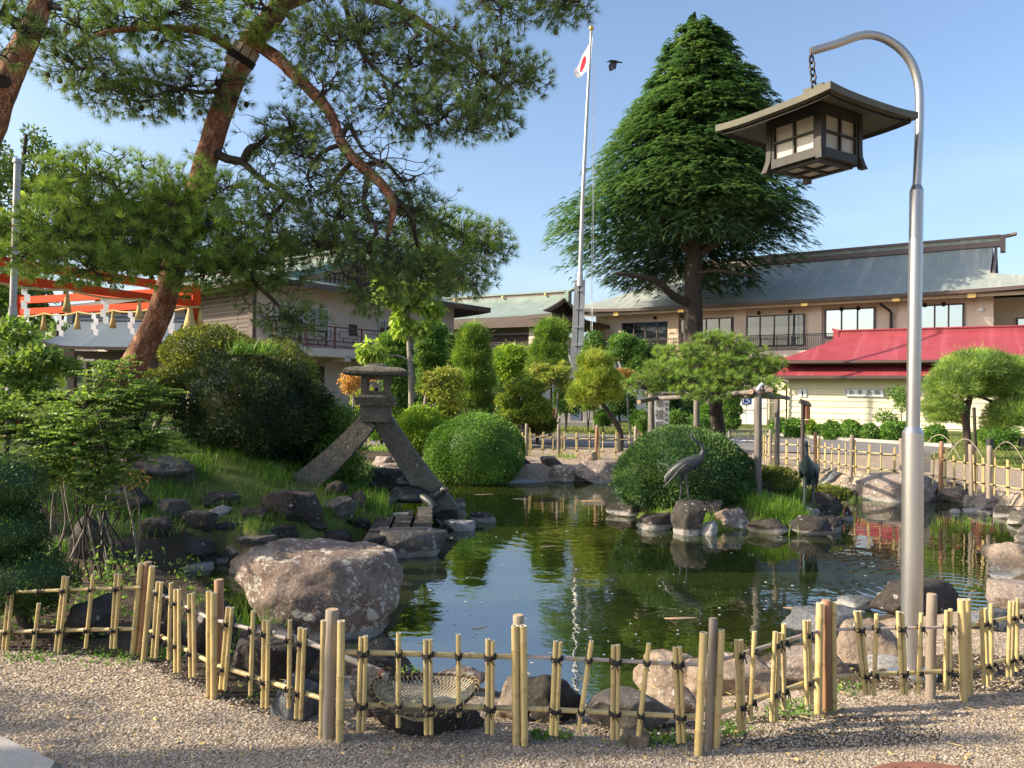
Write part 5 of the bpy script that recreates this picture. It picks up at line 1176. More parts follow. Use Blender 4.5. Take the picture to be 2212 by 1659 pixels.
Rz = Matrix.Rotation(.12, 3, 'Z'); P3 = lambda x, y, z: tuple(Rz @ Vector((x, y, 0)) + Vector((SL.x, yl, z)))
for sx in (-1, 1):
    for sy in (-1, 1): fbx.box(P3(sx * (hw - .045), sy * (hw - .045), (za + zc) / 2), (.09, .09, zc - za), .12)
for z0_, z1_ in ((za, za + .055), (zc - .05, zc)):
    for s in (-1, 1): fbx.box(P3(0, s * (hw - .046), (z0_ + z1_) / 2), (2 * hw - .182, .086, z1_ - z0_), .12); fbx.box(P3(s * (hw - .046), 0, (z0_ + z1_) / 2), (.086, 2 * hw - .182, z1_ - z0_), .12)
fbx.build('fire_box', M['stone_lantern'], slan)
fl = MB(); fl.lathe([(.05, 0), (.05, .03), (.03, .05), (.035, .08), (.012, .1), (0, .11)], P3(0, 0, za), 10); fl.build('lamp_cup', M['ink'], slan)
rf = MB(); zr0, zr1 = zl(812), zl(789)
pr = [(.0, zr0 - .0), (.50, zr0 + .0), (.595, zr0 + .015), (.60, zr0 + .05), (.55, zr0 + .085), (.40, zr0 + .12), (.22, zr1 - .02), (.2, zr1), (.0, zr1)]
nrf = 24
def hexr(t): return 1.0
vs_ = []
for rr_, z in pr:
    for j in range(nrf):
        t = 2 * math.pi * j / nrf + .12; sqf = .86 / max(abs(math.cos(t - .12)), abs(math.sin(t - .12))) if rr_ > .3 else 1; sqf = lerp(1, sqf, .8); up = .02 * (sqf - .86) / .35 if .5 < rr_ else 0
        vs_.append((SL.x + rr_ * .86 * sqf * math.cos(t), yl + rr_ * .86 * sqf * math.sin(t), z + up))
rf.add(vs_, [(i * nrf + j, i * nrf + (j + 1) % nrf, (i + 1) * nrf + (j + 1) % nrf, (i + 1) * nrf + j) for i in range(len(pr) - 1) for j in range(nrf)], 0, False); rf.build('roof', M['stone_lantern'], slan)
sqbox(zl(790), zl(785), .24, .22).build('finial', M['stone_lantern'], slan)

# turtle statue
T0 = gnd(890, 1094, -.06); tt = empty('turtle_statue', T0, 0, 'black turtle statue with a small turtle on its back, beside the stone landing', 'statue'); k_ = 1 / ppm(T0.y) * 1.0
sh = MB(); sh.lathe([(.0, .05), (.30, .05), (.335, .10), (.32, .14), (.25, .22), (.14, .28), (0, .30)], (T0.x - .05, T0.y + .2, T0.z), 20, sx=1, sy=.8); sh.build('shell', M['bronze'], tt)
hd = MB(); hd.tube([(T0.x + .2, T0.y + .14, T0.z + .10), (T0.x + .33, T0.y + .1, T0.z + .14), (T0.x + .41, T0.y + .08, T0.z + .2), (T0.x + .44, T0.y + .05, T0.z + .24), (T0.x + .50, T0.y + .03, T0.z + .235)], [.085, .06, .05, .055, .025], 10); hd.build('head', M['bronze'], tt)
for dx, dy in ((.22, -.06), (-.24, -.05), (.22, .4), (-.25, .4)):
    l_ = MB(); l_.tube([(T0.x - .03 + dx * .8, T0.y + .2 + (dy - .17) * .7, T0.z + .13), (T0.x + dx * 1.25, T0.y + dy - .03, T0.z + .07), (T0.x + dx * 1.45, T0.y + dy - .05, T0.z + .0)], [.07, .065, .06], 8); l_.build('leg', M['bronze'], tt)
sm_ = MB(); sm_.lathe([(.0, .0), (.13, .0), (.145, .03), (.11, .08), (0, .12)], (T0.x - .14, T0.y + .22, T0.z + .28), 14, sy=.8); sm_.tube([(T0.x - .04, T0.y + .2, T0.z + .32), (T0.x + .02, T0.y + .18, T0.z + .36), (T0.x + .06, T0.y + .17, T0.z + .37)], [.04, .03, .015], 8); sm_.build('small_turtle', M['bronze'], tt)

# crane statues
def loft(mb, pts, rw, rh, n=14, mi=0):
    pts = [Vector(p) for p in pts]; k = len(pts); vs = []
    for i in range(k):
        T = (pts[min(i + 1, k - 1)] - pts[max(i - 1, 0)]).normalized(); s = T.cross(Vector((0, 0, 1)));
        if s.length < .2: s = SIDE.copy()
        s = (SIDE - T * SIDE.dot(T)).normalized(); u = s.cross(T)
        for j in range(n): a = 2 * math.pi * j / n; vs.append(pts[i] + s * math.cos(a) * rw[i] + u * math.sin(a) * rh[i])
    mb.add(vs, [(i * n + j, i * n + (j + 1) % n, (i + 1) * n + (j + 1) % n, (i + 1) * n + j) for i in range(k - 1) for j in range(n)], mi, True)
    mb.add(vs[:n][::-1], [tuple(range(n))], mi); mb.add(vs[-n:], [tuple(range(n))], mi)
SIDE = Vector((0, 1, 0))
def crane(name, label, foot, rz, sc, mat, headup, zfoot2=0):
    """standing crane; local +x is the way it faces, foot at the origin"""
    o = empty(name, foot, rz, label, 'statue', 'bronze cranes'); global SIDE; SIDE = Vector((0, 1, 0)); S = lambda *p: tuple(q * sc for q in p)
    b = MB()
    body = [(-.33, 0, .43), (-.27, 0, .51), (-.18, 0, .59), (-.06, 0, .66), (.06, 0, .715), (.15, 0, .76), (.22, 0, .815), (.25, 0, .88)]
    rw = [.02, .05, .085, .115, .115, .10, .07, .045]; rh = [.03, .06, .10, .125, .125, .11, .075, .045]
    if headup: neck = [(.262, 0, .94), (.25, 0, 1.0), (.205, 0, 1.05), (.145, 0, 1.09), (.10, 0, 1.12), (.07, 0, 1.155)]
    else: neck = [(.27, 0, .88), (.26, 0, .96), (.265, 0, 1.03), (.29, 0, 1.08), (.32, 0, 1.10), (.36, 0, 1.10)]
    nr = [.036, .031, .027, .026, .034, .026]
    loft(b, [S(*p) for p in body + neck], [x * sc for x in rw + nr], [x * sc for x in rh + nr]); b.build('body', mat, o, local=True)
    bk = MB()
    if headup:
        bk.tube([S(.07, 0, 1.145), S(.055, 0, 1.21), S(.05, 0, 1.29)], [.017 * sc, .010 * sc, .002 * sc], 8); bk.tube([S(.075, 0, 1.135), S(.0, 0, 1.19), S(-.06, 0, 1.24)], [.014 * sc, .008 * sc, .002 * sc], 8)
    else: bk.tube([S(.35, 0, 1.10), S(.42, 0, 1.085), S(.50, 0, 1.065)], [.02 * sc, .011 * sc, .002 * sc], 8)
    bk.build('beak', mat, o, local=True)
    for s in (-1, 1):
        w = MB(); pts = [S(.13, s * .085, .75), S(.03, s * .115, .705), S(-.10, s * .115, .64), S(-.24, s * .085, .56), S(-.36, s * .05, .44), S(-.40, s * .03, .37)]
        loft(w, pts, [.02 * sc, .03 * sc, .032 * sc, .03 * sc, .022 * sc, .006 * sc], [.05 * sc, .10 * sc, .115 * sc, .085 * sc, .05 * sc, .012 * sc], 10); wo = w.build('wing', mat, o, local=True)
        fz = MB()
        for i in range(6): 
            a = Vector(S(-.06 - i * .035, s * (.148 - .010 * i), .70 - i * .045)); fz.tube([a, a + Vector(S(-.10, -s * .02, -.085)), a + Vector(S(-.20, -s * .05, -.20))], [.012 * sc, .010 * sc, .004 * sc], 6)
        fz.build('wing_feathers', mat, wo, local=True)
    for s, dx in ((-1, .02), (1, -.13)):
        l_ = MB(); zf = 0
        l_.tube([S(-.03, s * .05, .60), S(-.05 + dx * .3, s * .055, .48), S(-.04 + dx * .6, s * .055, .36), S(-.02 + dx * .6, s * .055, .27), S(dx, s * .055, .0)], [.05 * sc, .032 * sc, .018 * sc, .02 * sc, .014 * sc], 8)
        for a in (-.5, 0, .5, math.pi): l_.tube([S(dx, s * .055, .015), S(dx + .075 * math.cos(a), s * .055 + .075 * math.sin(a), .004)], [.013 * sc, .006 * sc], 6)
        l_.build('leg', mat, o, local=True)
    return o
y1 = gnd(1487, 1160, W_).y + .28
f1 = at(1482, 1086, y1); crane('crane_statue', 'dark bronze crane with raised open beak standing on the black rock before the dome bush', (f1.x + .02, y1, f1.z - .01), -.05, .80, M['bronze'], True)
f2 = gnd(1746, 1100, -.10); f2.z = hz(f2.x, f2.y); crane('crane_statue', 'blue-green bronze crane facing the viewer at the right end of the island', (f2.x, f2.y, f2.z), math.radians(-118), .98, M['bronze_blue'], False)

# ------------------------------------------------------------------ flagpole, flag, crow
FPB = at(1244, 918, 38.0); FPB.z = 0
fp = empty('flagpole', FPB, 0, 'tall white flagpole with latticed lower mast and gilt ball, behind the pond', 'flagpole')
fz = lambda u, v: at(u, v, 38.0)
b = MB(); b.tube([fz(1253, 605), fz(1259, 420), fz(1270, 200), fz(1277, 68)], [.115, .095, .075, .055], 12); b.build('mast', M['alu'], fp)
b = MB(); b.ellipsoid(fz(1277.5, 61), (.13, .13, .13), 12, 8); b.build('gilt_ball', M['gold'], fp)
lowA, lowB = fz(1242, 880), fz(1253, 605)
for s in (-1, 1):
    c = MB(); c.bar(lowA + Vector((s * .20, 0, 0)), lowB + Vector((s * .11, 0, 0)), .08, .30); c.build('mast_channel', M['alu'], fp)
c = MB(); c.bar(lowA + Vector((0, .1, 0)), lowB + Vector((0, .1, 0)), .28, .05); c.build('mast_web', M['alu'], fp)
for i in range(7):
    q = lowA.lerp(lowB, (i + .4) / 7); MB().box(q, (.44 - .2 * i / 7, .34, .06)).build('mast_rung', M['alu'], fp)
c = MB(); c.tube([lowB + Vector((0, 0, -.3)), lowB + Vector((0, 0, .35))], [.17, .13], 12); c.build('mast_collar', M['alu'], fp)
for s, w in ((-1, .55), (1, 1.0)):
    c = MB(); x = FPB.x + s * .62 + (.2 if s > 0 else 0); c.prism([(x - w * .5, 37.4), (x + w * .5, 37.4), (x + w * .5, 38.7), (x - w * .5, 38.7)], 0, 2.25); 
    for i in range(4): v = c.v[4 + i]; c.v[4 + i] = (FPB.x + (v[0] - FPB.x) * .80, 38 + (v[1] - 38) * .7, 2.25)
    c.build('concrete_pier', M['concrete'], fp)
MB().box((FPB.x, 38, .12), (3.4, 2.6, .24)).build('plinth', M['concrete'], fp)
hy = MB(); hy.tube([fz(1284, 92), fz(1283, 400), fz(1279, 780)], .012, 5, False); hy.tube([fz(1281, 150), fz(1280, 400), fz(1276, 780)], .012, 5, False); hy.build('halyard', M['white_paint'], fp)
def flagm():
    m, nt, b = new_mat('flag_cloth'); a = nt.nodes.new('ShaderNodeAttribute'); a.attribute_name = 'tone'
    r = ramp(nt, [(.0, (.55, .012, .03)), (.30, (.80, .80, .80))], 'CONSTANT'); nt.links.new(a.outputs['Fac'], r.inputs['Fac']); nt.links.new(r.outputs['Color'], b.inputs['Base Color']); b.inputs['Roughness'].default_value = .8
    out = nt.nodes['Material Output']; t = nt.nodes.new('ShaderNodeBsdfTranslucent'); nt.links.new(r.outputs['Color'], t.inputs['Color']); mx = nt.nodes.new('ShaderNodeMixShader'); mx.inputs[0].default_value = .45
    nt.links.new(b.outputs[0], mx.inputs[1]); nt.links.new(t.outputs[0], mx.inputs[2]); nt.links.new(mx.outputs[0], out.inputs['Surface']); return m
nu, nv = 48, 36; h0, h1, f0, f1_ = fz(1280.5, 76), fz(1276, 146), fz(1243, 137), fz(1246, 156)
FV = []; ft = []
for j in range(nv + 1):
    for i in range(nu + 1):
        s, t = i / nu, j / nv; p = h0.lerp(h1, t).lerp(f0.lerp(f1_, t), s); back = .9 * math.sin(s * 1.6) * .75 + .16 * math.sin(s * 9 + t * 2.2) * s ** .5
        droop = -.10 * 4 * s * (1 - s) * (1 - t) * .5
        FV.append((p.x + .05 * math.sin(s * 9 + 1) * s, p.y + back - .02 + .12, p.z + droop)); ft.append(math.hypot((s - .5) * 1.5, t - .5))
ii = [(j * (nu + 1) + i, j * (nu + 1) + i + 1, (j + 1) * (nu + 1) + i + 1, (j + 1) * (nu + 1) + i) for j in range(nv) for i in range(nu)]
fo = link('flag', np_mesh('flag', np.array(FV) - np.array(h0[:]), np.array(ii), mats=[flagm()], tone=ft, smooth=True), None, h0); tag(fo, 'white flag with a red disc hanging from the flagpole top', 'flag')
CW = at(1326, 134, 26.0); cr = empty('crow', CW, 0, 'black crow flying right of the flagpole', 'bird'); SIDE = Vector((0, 1, 0)); k_ = 26 / F_PX
b = MB(); loft(b, [CW + Vector((x * k_, 0, z * k_)) for x, z in ((-14, 0), (-9, 2), (-3, 1.5), (4, .5), (10, 0), (13, -.5), (18, -1.5))], [k_ * x for x in (.6, 2.6, 3.6, 3.8, 2.6, 3.4, 3.6)], [k_ * x for x in (.6, 2.3, 3.4, 3.4, 1.8, .8, .5)], 10); b.build('body', M['crow'], cr)
b = MB(); b.tube([CW + Vector((-13 * k_, 0, 0)), CW + Vector((-17.5 * k_, 0, -.6 * k_))], [1.1 * k_, .2 * k_], 6); b.build('beak', M['crow'], cr)
def cwing(dz, dy, pxs):
    w = MB(); vs = [CW + Vector((x * k_, dy * a, z * k_)) for x, z, a in pxs]; n = len(vs); w.add(vs + [v + Vector((0, .02, .008)) for v in vs], [tuple(range(n)), tuple(range(2 * n - 1, n - 1, -1))] + [(i, n + i, n + (i + 1) % n, (i + 1) % n) for i in range(n)]); w.build('wing', M['crow'], cr)
cwing(0, -.25, [(-7, 1, 0), (7, 0, 0), (5, -10, .6), (3, -20, .9), (.8, -24, 1), (1, -20.5, 1), (-1.8, -25, 1), (-1.6, -21, 1), (-4.5, -25, 1), (-4.2, -20, 1), (-7.5, -23, 1), (-8, -12, .6), (-9, -5, .3)])
cwing(0, .9, [(-7, 1, 0), (6, 0, 0), (6, 3, .6), (3, 5, 1), (-2, 4.4, 1), (-8, 3, .5)])

# ------------------------------------------------------------------ signs, posts, pipe, net, fish and small things
s0, s1 = at(1438, 938, 15.2), at(1438, 848, 15.2)
sg = empty('festival_sign', (s0.x - .12, 15.2, 0), 0, 'tall white sign board with vertical Japanese lettering behind the island bush', 'sign')
zb_, zt_ = at(1436, 940, 15.2).z, at(1436, 847, 15.2).z; wz = 34 / ppm(15.2); xm = at(1428, 890, 15.2).x - sg.location.x
MB().box((xm, 0, (zb_ + zt_) / 2), (wz, .04, zt_ - zb_)).build('sign_board', M['sign_white'], sg, local=True)
for s in (-1, 1): MB().box((xm + s * (wz / 2 - .03), .04, zb_ / 2 + .2), (.045, .035, zb_ + .9)).build('sign_leg', M['wood_handle'], sg, local=True)
H_ = zt_ - zb_
for i, ch in enumerate('車祓所'): text_obj('large_lettering', ch, H_ * .235, M['ink_brown'], sg, (xm - wz * .12, -.024, zb_ + H_ * (.74 - .27 * i)), bold=.0, sx=.92)
for i, ch in enumerate('交通安全祈願'): text_obj('small_lettering', ch, H_ * .085, M['ink_brown'], sg, (xm + wz * .32, -.024, zb_ + H_ * (.84 - .122 * i)), bold=.0)
MB().add([(xm + wz * .02, -.026, zt_), (xm + wz * .5, -.026, zt_), (xm + wz * .25, -.026, zt_ - H_ * .07), (xm + wz * .02, -.021, zt_), (xm + wz * .5, -.021, zt_), (xm + wz * .25, -.021, zt_ - H_ * .07)], [(0, 2, 1), (3, 4, 5), (0, 1, 4, 3), (1, 2, 5, 4), (2, 0, 3, 5)]).build('red_mark', M['sign_red'], sg, local=True)
# brown post with a small roofed box behind the second crane
bp = gnd(1733, 1012); bpo = empty('brown_marker_post', bp, 0, 'slim dark brown post with a small roofed box behind the second crane', 'post')
z_ = lambda v: at(1733, v, bp.y).z
MB().tube([(bp.x, bp.y, -.1), (bp.x, bp.y, z_(866))], .042, 8).build('post', M['dark_wood'], bpo)
MB().box((bp.x + .09, bp.y - .02, (z_(872) + z_(905)) / 2), (.09, .12, z_(872) - z_(905))).build('box', M['rust'], bpo)
MB().add([(bp.x - .07, bp.y - .1, z_(871)), (bp.x + .17, bp.y - .1, z_(877)), (bp.x + .17, bp.y + .1, z_(877)), (bp.x - .07, bp.y + .1, z_(871)), (bp.x - .06, bp.y, z_(861)), (bp.x + .15, bp.y, z_(868))], [(0, 1, 5, 4), (3, 4, 5, 2), (0, 4, 3), (1, 2, 5), (0, 3, 2, 1)]).build('cap', M['dark_wood'], bpo)
MB().box((bp.x + .09, bp.y - .02, z_(911)), (.06, .06, .08)).build('lock_block', M['rust'], bpo)
# grey leaning board and post in front of the far fence on the right
g0 = gnd(1972, 1036); lb = empty('leaning_board', g0, 0, 'dark leaning post with grey board beside the far fence, left of the lamp pole', 'board')
b = MB(); b.bar(gnd(1968, 1040) + Vector((0, 0, 0)), at(1974, 974, g0.y), .10, .07); b.build('post', M['ink_brown'], lb)
b = MB(); pz = [at(1976, 974, g0.y + .1), at(2010, 976, g0.y + .1), at(2010, 1020, g0.y + .1), at(1976, 1022, g0.y + .1)]; b.add(pz + [q + Vector((0, .03, 0)) for q in pz], [(3, 2, 1, 0), (4, 5, 6, 7), (0, 1, 5, 4), (1, 2, 6, 5), (2, 3, 7, 6), (3, 0, 4, 7)]); b.build('board', M['wood_handle'], lb)
b = MB(); b.bar(gnd(1944, 1040), at(1966, 1016, g0.y), .25, .03); b.build('brace', M['log_grey'], lb)
# two small black floodlights on the lawn
for k, (u, v) in enumerate([(2138, 978), (2208, 975)]):
    p = gnd(u, v); f_ = empty('floodlight', p, 0, ['small black floodlight on the lawn left of the red-brown pine prop', 'small black floodlight on the lawn at the right edge under the clipped pine'][k], 'floodlight', 'floodlights on the lawn')
    MB().tube([p, p + Vector((0, 0, .16))], .018, 6).build('stake', M['black_metal'], f_); MB().box(p + Vector((0, 0, .28)), (.20, .12, .26), rz=.5).build('lamp_head', M['black_metal'], f_)
# grey pipe on the mound, pole at the far left
pp = gnd(331, 968, .35); pb = [pp, at(331, 936, pp.y), at(334, 920, pp.y), at(346, 897, pp.y + .05), at(354, 886, pp.y + .1), at(378, 880, pp.y + .5)]
o = empty('grey_pipe', pp, 0, 'bent grey plastic pipe rising behind the lichen-covered rock on the mound', 'pipe'); b = MB(); b.tube(pb, .034, 12); b.build('pipe_run', M['grey_pipe'], o)
for i in (1, 3): b = MB(); d = (pb[i + 1] - pb[i]).normalized(); b.tube([pb[i] - d * .05, pb[i] + d * .06], .040, 12); b.build('pipe_joint', M['grey_pipe'], o)
q0 = at(24, 690, 12.0); q0.z = 0; q1 = at(38, 352, 12.0); po = empty('metal_pole', q0, 0, 'weathered grey metal pole with a cap at the far left', 'pole')
MB().tube([q0, q0.lerp(q1, .55)], .062, 14).build('lower_tube', M['alu'], po); MB().tube([q0.lerp(q1, .55), q1], .050, 14).build('upper_tube', M['alu'], po); MB().tube([q1, q1 + Vector((0, 0, .06))], [.075, .06], 12).build('cap', M['alu'], po); d_ = q0.lerp(q1, .8); MB().tube([d_, d_ + Vector((0, 0, .03))], .058, 12).build('band', M['rust'], po)
# landing net
ny0 = 3.95
ln0 = at(917, 1493, ny0); nz_ = .20
ring_c = gnd(917, 1490, .20); rxr = 113 / ppm(ring_c.y); 
net = empty('landing_net', ring_c, 0, 'round landing net with wooden handle lying on the rocks behind the fence', 'net')
def rim(t): return ring_c + Vector((rxr * math.cos(t), rxr * .70 * math.sin(t), .03 * math.sin(t) + .02 * math.cos(2 * t)))
b = MB(); b.tube([rim(2 * math.pi * i / 40) for i in range(41)], .0065, 8, False); b.build('rim', M['bark_dark'], net)
b = MB()
for i in range(34):
    t = 2 * math.pi * i / 34; p = rim(t); a = rim(t + .08); d = (a - p).normalized(); pts = [p + Vector((math.cos(x) * .012 * math.cos(t), math.cos(x) * .012 * math.sin(t), math.sin(x) * .013)) + d * (x / 6.28 * .03) for x in [0, 1.2, 2.4, 3.6, 4.8, 6.2]]; b.tube(pts, .0018, 4, False)
b.build('whipping', M['straw'], net)
def netp(r, t):
    p = ring_c.lerp(rim(t), r); dz = -.09 * (1 - r ** 2.2) + .035 * math.sin(3 * t + 5 * r) * (1 - r) + .05 * math.exp(-((r * math.cos(t) - .25) ** 2 + (r * math.sin(t) + .25) ** 2) / .08)
    return p + Vector((0, 0, dz))
b = MB(); nm = 64
for i in range(nm): b.tube([netp(.06 + .93 * k / 14, 2 * math.pi * (i + k * .42) / nm) for k in range(15)], .0021, 3, False); b.tube([netp(.06 + .93 * k / 14, 2 * math.pi * (i - k * .42) / nm) for k in range(15)], .0021, 3, False)
b.build('mesh', M['net_cord'], net)['kind'] = 'stuff'
h0_, h1_ = rim(math.radians(152)), None
hp = [h0_ + Vector((.02, 0, 0)), at(820, 1450, ring_c.y + .33), at(764, 1428, ring_c.y + .36), at(660, 1385, ring_c.y + .42), at(600, 1366, ring_c.y + .45)]
b = MB(); b.tube(hp, [.016, .016, .0155, .0145, .014], 10); b.build('handle', M['wood_handle'], net)
for t in (.25, .45, .7): b = MB(); q = hp[0].lerp(hp[1], t); d = (hp[1] - hp[0]).normalized(); b.tube([q - d * .012, q + d * .012], .0205, 10); b.build('binding', M['rust'], net)
# koi: backs just breaking the surface
def koi(label, u, v, L, rz, mt):
    p = gnd(u, v, WZ); o = empty('koi', (p.x, p.y, WZ - .012), rz, label, 'fish', 'koi in the pond'); global SIDE; SIDE = Vector((0, 1, 0)); b = MB()
    loft(b, [(x * L, .03 * L * math.sin(x * 6), 0) for x in (-.5, -.44, -.32, -.12, .1, .28, .4)], [L * k for k in (.012, .05, .075, .088, .065, .035, .018)], [.010, .016, .019, .021, .019, .015, .010], 10); b.build('body', M[mt], o, local=True)
    t = MB(); t.add([(.39 * L, 0, .004), (.52 * L, .075 * L, .006), (.47 * L, 0, .006), (.52 * L, -.075 * L, .006), (.39 * L, 0, -.004), (.52 * L, .075 * L, -.002), (.47 * L, 0, -.002), (.52 * L, -.075 * L, -.002)], [(0, 3, 2, 1), (4, 5, 6, 7), (0, 1, 5, 4), (1, 2, 6, 5), (2, 3, 7, 6), (3, 0, 4, 7)]); t.build('tail_fin', M[mt], o, local=True)
    for s in (-1, 1): q = MB(); q.add([(-.28 * L, s * .06 * L, .002), (-.2 * L, s * .17 * L, .004), (-.12 * L, s * .13 * L, .004), (-.28 * L, s * .06 * L, -.004), (-.2 * L, s * .17 * L, -.002), (-.12 * L, s * .13 * L, -.002)], [(0, 1, 2), (5, 4, 3), (0, 3, 4, 1), (1, 4, 5, 2), (2, 5, 3, 0)]); q.build('side_fin', M[mt], o, local=True)
koi('long pale orange-headed koi swimming behind the leaning post', 1476, 1335, .36, .05, 'koi_white')
koi('small pink-white koi in the sky reflection above the middle post', 1040, 1356, .20, .5, 'koi_white')
koi('orange koi near the far shore right of the stone lantern', 1050, 1068, .5, .15, 'koi_orange')
koi('pale koi near the far shore right of the orange one', 1132, 1078, .45, -.1, 'koi_white')
koi('orange koi close to the left tip of the island', 1282, 1082, .5, .1, 'koi_orange')
koi('small orange koi in the reflection left of the island', 1188, 1180, .3, .3, 'koi_orange')
koi('faint reddish koi left of the lamp pole in the reflection', 1722, 1314, .26, -.2, 'koi_orange')
koi('orange koi near the right bank', 2204, 1168, .3, .4, 'koi_orange')
# thin water jet by the far dome bush
j0, j1 = gnd(974, 1044, WZ), gnd(1046, 1038, WZ)
b = MB(); random.seed(4)
for i in range(46):
    t = i / 45; q = j1.lerp(j0, t) + Vector((random.uniform(-.01, .01), 0, .06 + .17 * 4 * t * (1 - t) * .8 - .06 * t)); b.ellipsoid(q, (.021, .012, .011), 5, 3)
tag(b.build('water_jet', M['white_paint'], None, loc=j0), 'thin arc of spouting water beside the big green dome', 'water jet', kind='stuff')
# floating petals and bits on the water
b = MB(); random.seed(9)
for i in range(150):
    u, v = random.uniform(900, 2150), random.uniform(1130, 1470); q = gnd(u, v, WZ + .004)
    if sdist(np.array([[q.x, q.y]]), POND)[0] < -.2 and sdist(np.array([[q.x, q.y]]), ISLE)[0] > .15:
        r0 = random.uniform(.006, .016); n = 5; vs_ = [(q.x + r0 * math.cos(6.28 * k / n), q.y + r0 * .8 * math.sin(6.28 * k / n), q.z) for k in range(n)]; b.add(vs_ + [(x, y, z - .003) for x, y, z in vs_], [tuple(range(n)), tuple(range(2 * n - 1, n - 1, -1))])
tag(b.build('floating_petals', M['white_paper']), 'tiny pale flecks floating on the pond', kind='stuff')
# manhole cover and slab at the bottom of the frame
mc = gnd(1975, 1651); mco = empty('manhole_cover', (mc.x, mc.y - .40, .0), 0, 'round rusty red manhole cover at the bottom edge in the sunlit gravel', 'manhole cover')
MB().lathe([(.0, -.03), (.40, -.03), (.40, .012), (.385, .016), (.0, .016)], (0, 0, 0), 48, smooth=False).build('plate', M['rust'], mco, local=True)
b = MB(); random.seed(2)
for i in range(-12, 13):
    for j in range(-12, 13):
        x, y = i * .03, j * .03
        if math.hypot(x, y) < .36: b.box((x, y, .018), (.016, .006, .005), rz=.8 if (i + j) % 2 else -.8)
b.build('tread_pattern', M['rust'], mco, local=True)['kind'] = 'stuff'
c_ = [gnd(-120, 1560), gnd(0, 1606), gnd(118, 1662), gnd(60, 1760), gnd(-200, 1760)]
b = MB(); n = len(c_); b.add([(p.x, p.y, .035) for p in c_] + [(p.x, p.y, -.05) for p in c_], [tuple(range(n))[::-1], tuple(range(n, 2 * n))] + [(i, (i + 1) % n, n + (i + 1) % n, n + i) for i in range(n)])
tag(b.build('concrete_slab', M['concrete'], None, loc=c_[1]), 'pale concrete slab corner in the gravel at the bottom left', 'slab')
# ------------------------------------------------------------------ foliage builders
def unit(a): return a / np.maximum(np.linalg.norm(a, axis=-1, keepdims=True), 1e-9)
def rdir(n): return unit(rng.normal(size=(n, 3)))
class Fol:
    def __init__(s): s.V = []; s.T = []; s.F4 = []; s.F3 = []; s.n = 0
    def quads(s, Q, tone):             # Q (n,4,3)
        n = len(Q)
        if n == 0: return s
        s.V.append(Q.reshape(-1, 3)); s.T.append(np.repeat(tone, 4)); s.F4.append(np.arange(n * 4).reshape(n, 4) + s.n); s.n += n * 4; return s
    def tris(s, Q, tone):
        n = len(Q)
        if n == 0: return s
        s.V.append(Q.reshape(-1, 3)); s.T.append(np.repeat(tone, 3)); s.F3.append(np.arange(n * 3).reshape(n, 3) + s.n); s.n += n * 3; return s
    def leaves(s, P, D, L, W, tone=None, lo=0, hi=1):
        n = len(P); D = unit(D); S = unit(np.cross(D, rdir(n))); L = (np.asarray(L) * rng.uniform(.7, 1.25, n))[:, None]; W = (np.asarray(W) * rng.uniform(.75, 1.2, n))[:, None]
        mid = P + D * L * .45 + np.cross(D, S) * L * .08
        Q = np.stack([P, mid + S * W * .5, P + D * L, mid - S * W * .5], 1)
        return s.quads(Q, rng.uniform(lo, hi, n) if tone is None else tone)
    def needles(s, P, D, L, w, tone=None):
        n = len(P); D = unit(D); S = unit(np.cross(D, rdir(n))); L = (L * rng.uniform(.75, 1.2, n))[:, None]
        return s.tris(np.stack([P - S * w * .5, P + S * w * .5, P + D * L], 1), rng.uniform(0, 1, n) if tone is None else tone)
    def raw(s, V, F, tone, tri=False):
        s.V.append(V); s.T.append(np.full(len(V), tone)); (s.F3 if tri else s.F4).append(np.asarray(F) + s.n); s.n += len(V); return s
    def build(s, name, mat, parent=None, loc=None):
        V = np.concatenate(s.V)
        if parent is not None:
            Mx = np.array(world_to(parent)); V = V @ Mx[:3, :3].T + Mx[:3, 3]
        elif loc is not None: V = V - np.array(loc[:])
        me = np_mesh(name, V, np.concatenate(s.F4) if s.F4 else None, np.concatenate(s.F3) if s.F3 else None, [mat], np.concatenate(s.T))
        return link(name, me, parent, loc)
def sphere_pts(n, zmin=-1.0):
    z = rng.uniform(zmin, 1, n); a = rng.uniform(0, 2 * np.pi, n); r = np.sqrt(1 - z * z); return np.column_stack([r * np.cos(a), r * np.sin(a), z])
def lump(U, seed, k=3.0):
    a = np.zeros(len(U)); rg = np.random.default_rng(abs(int(seed)))
    for _ in range(7):
        w = rg.normal(size=3) * k; a += np.sin(U @ w + rg.uniform(0, 6.28))
    return a / 7
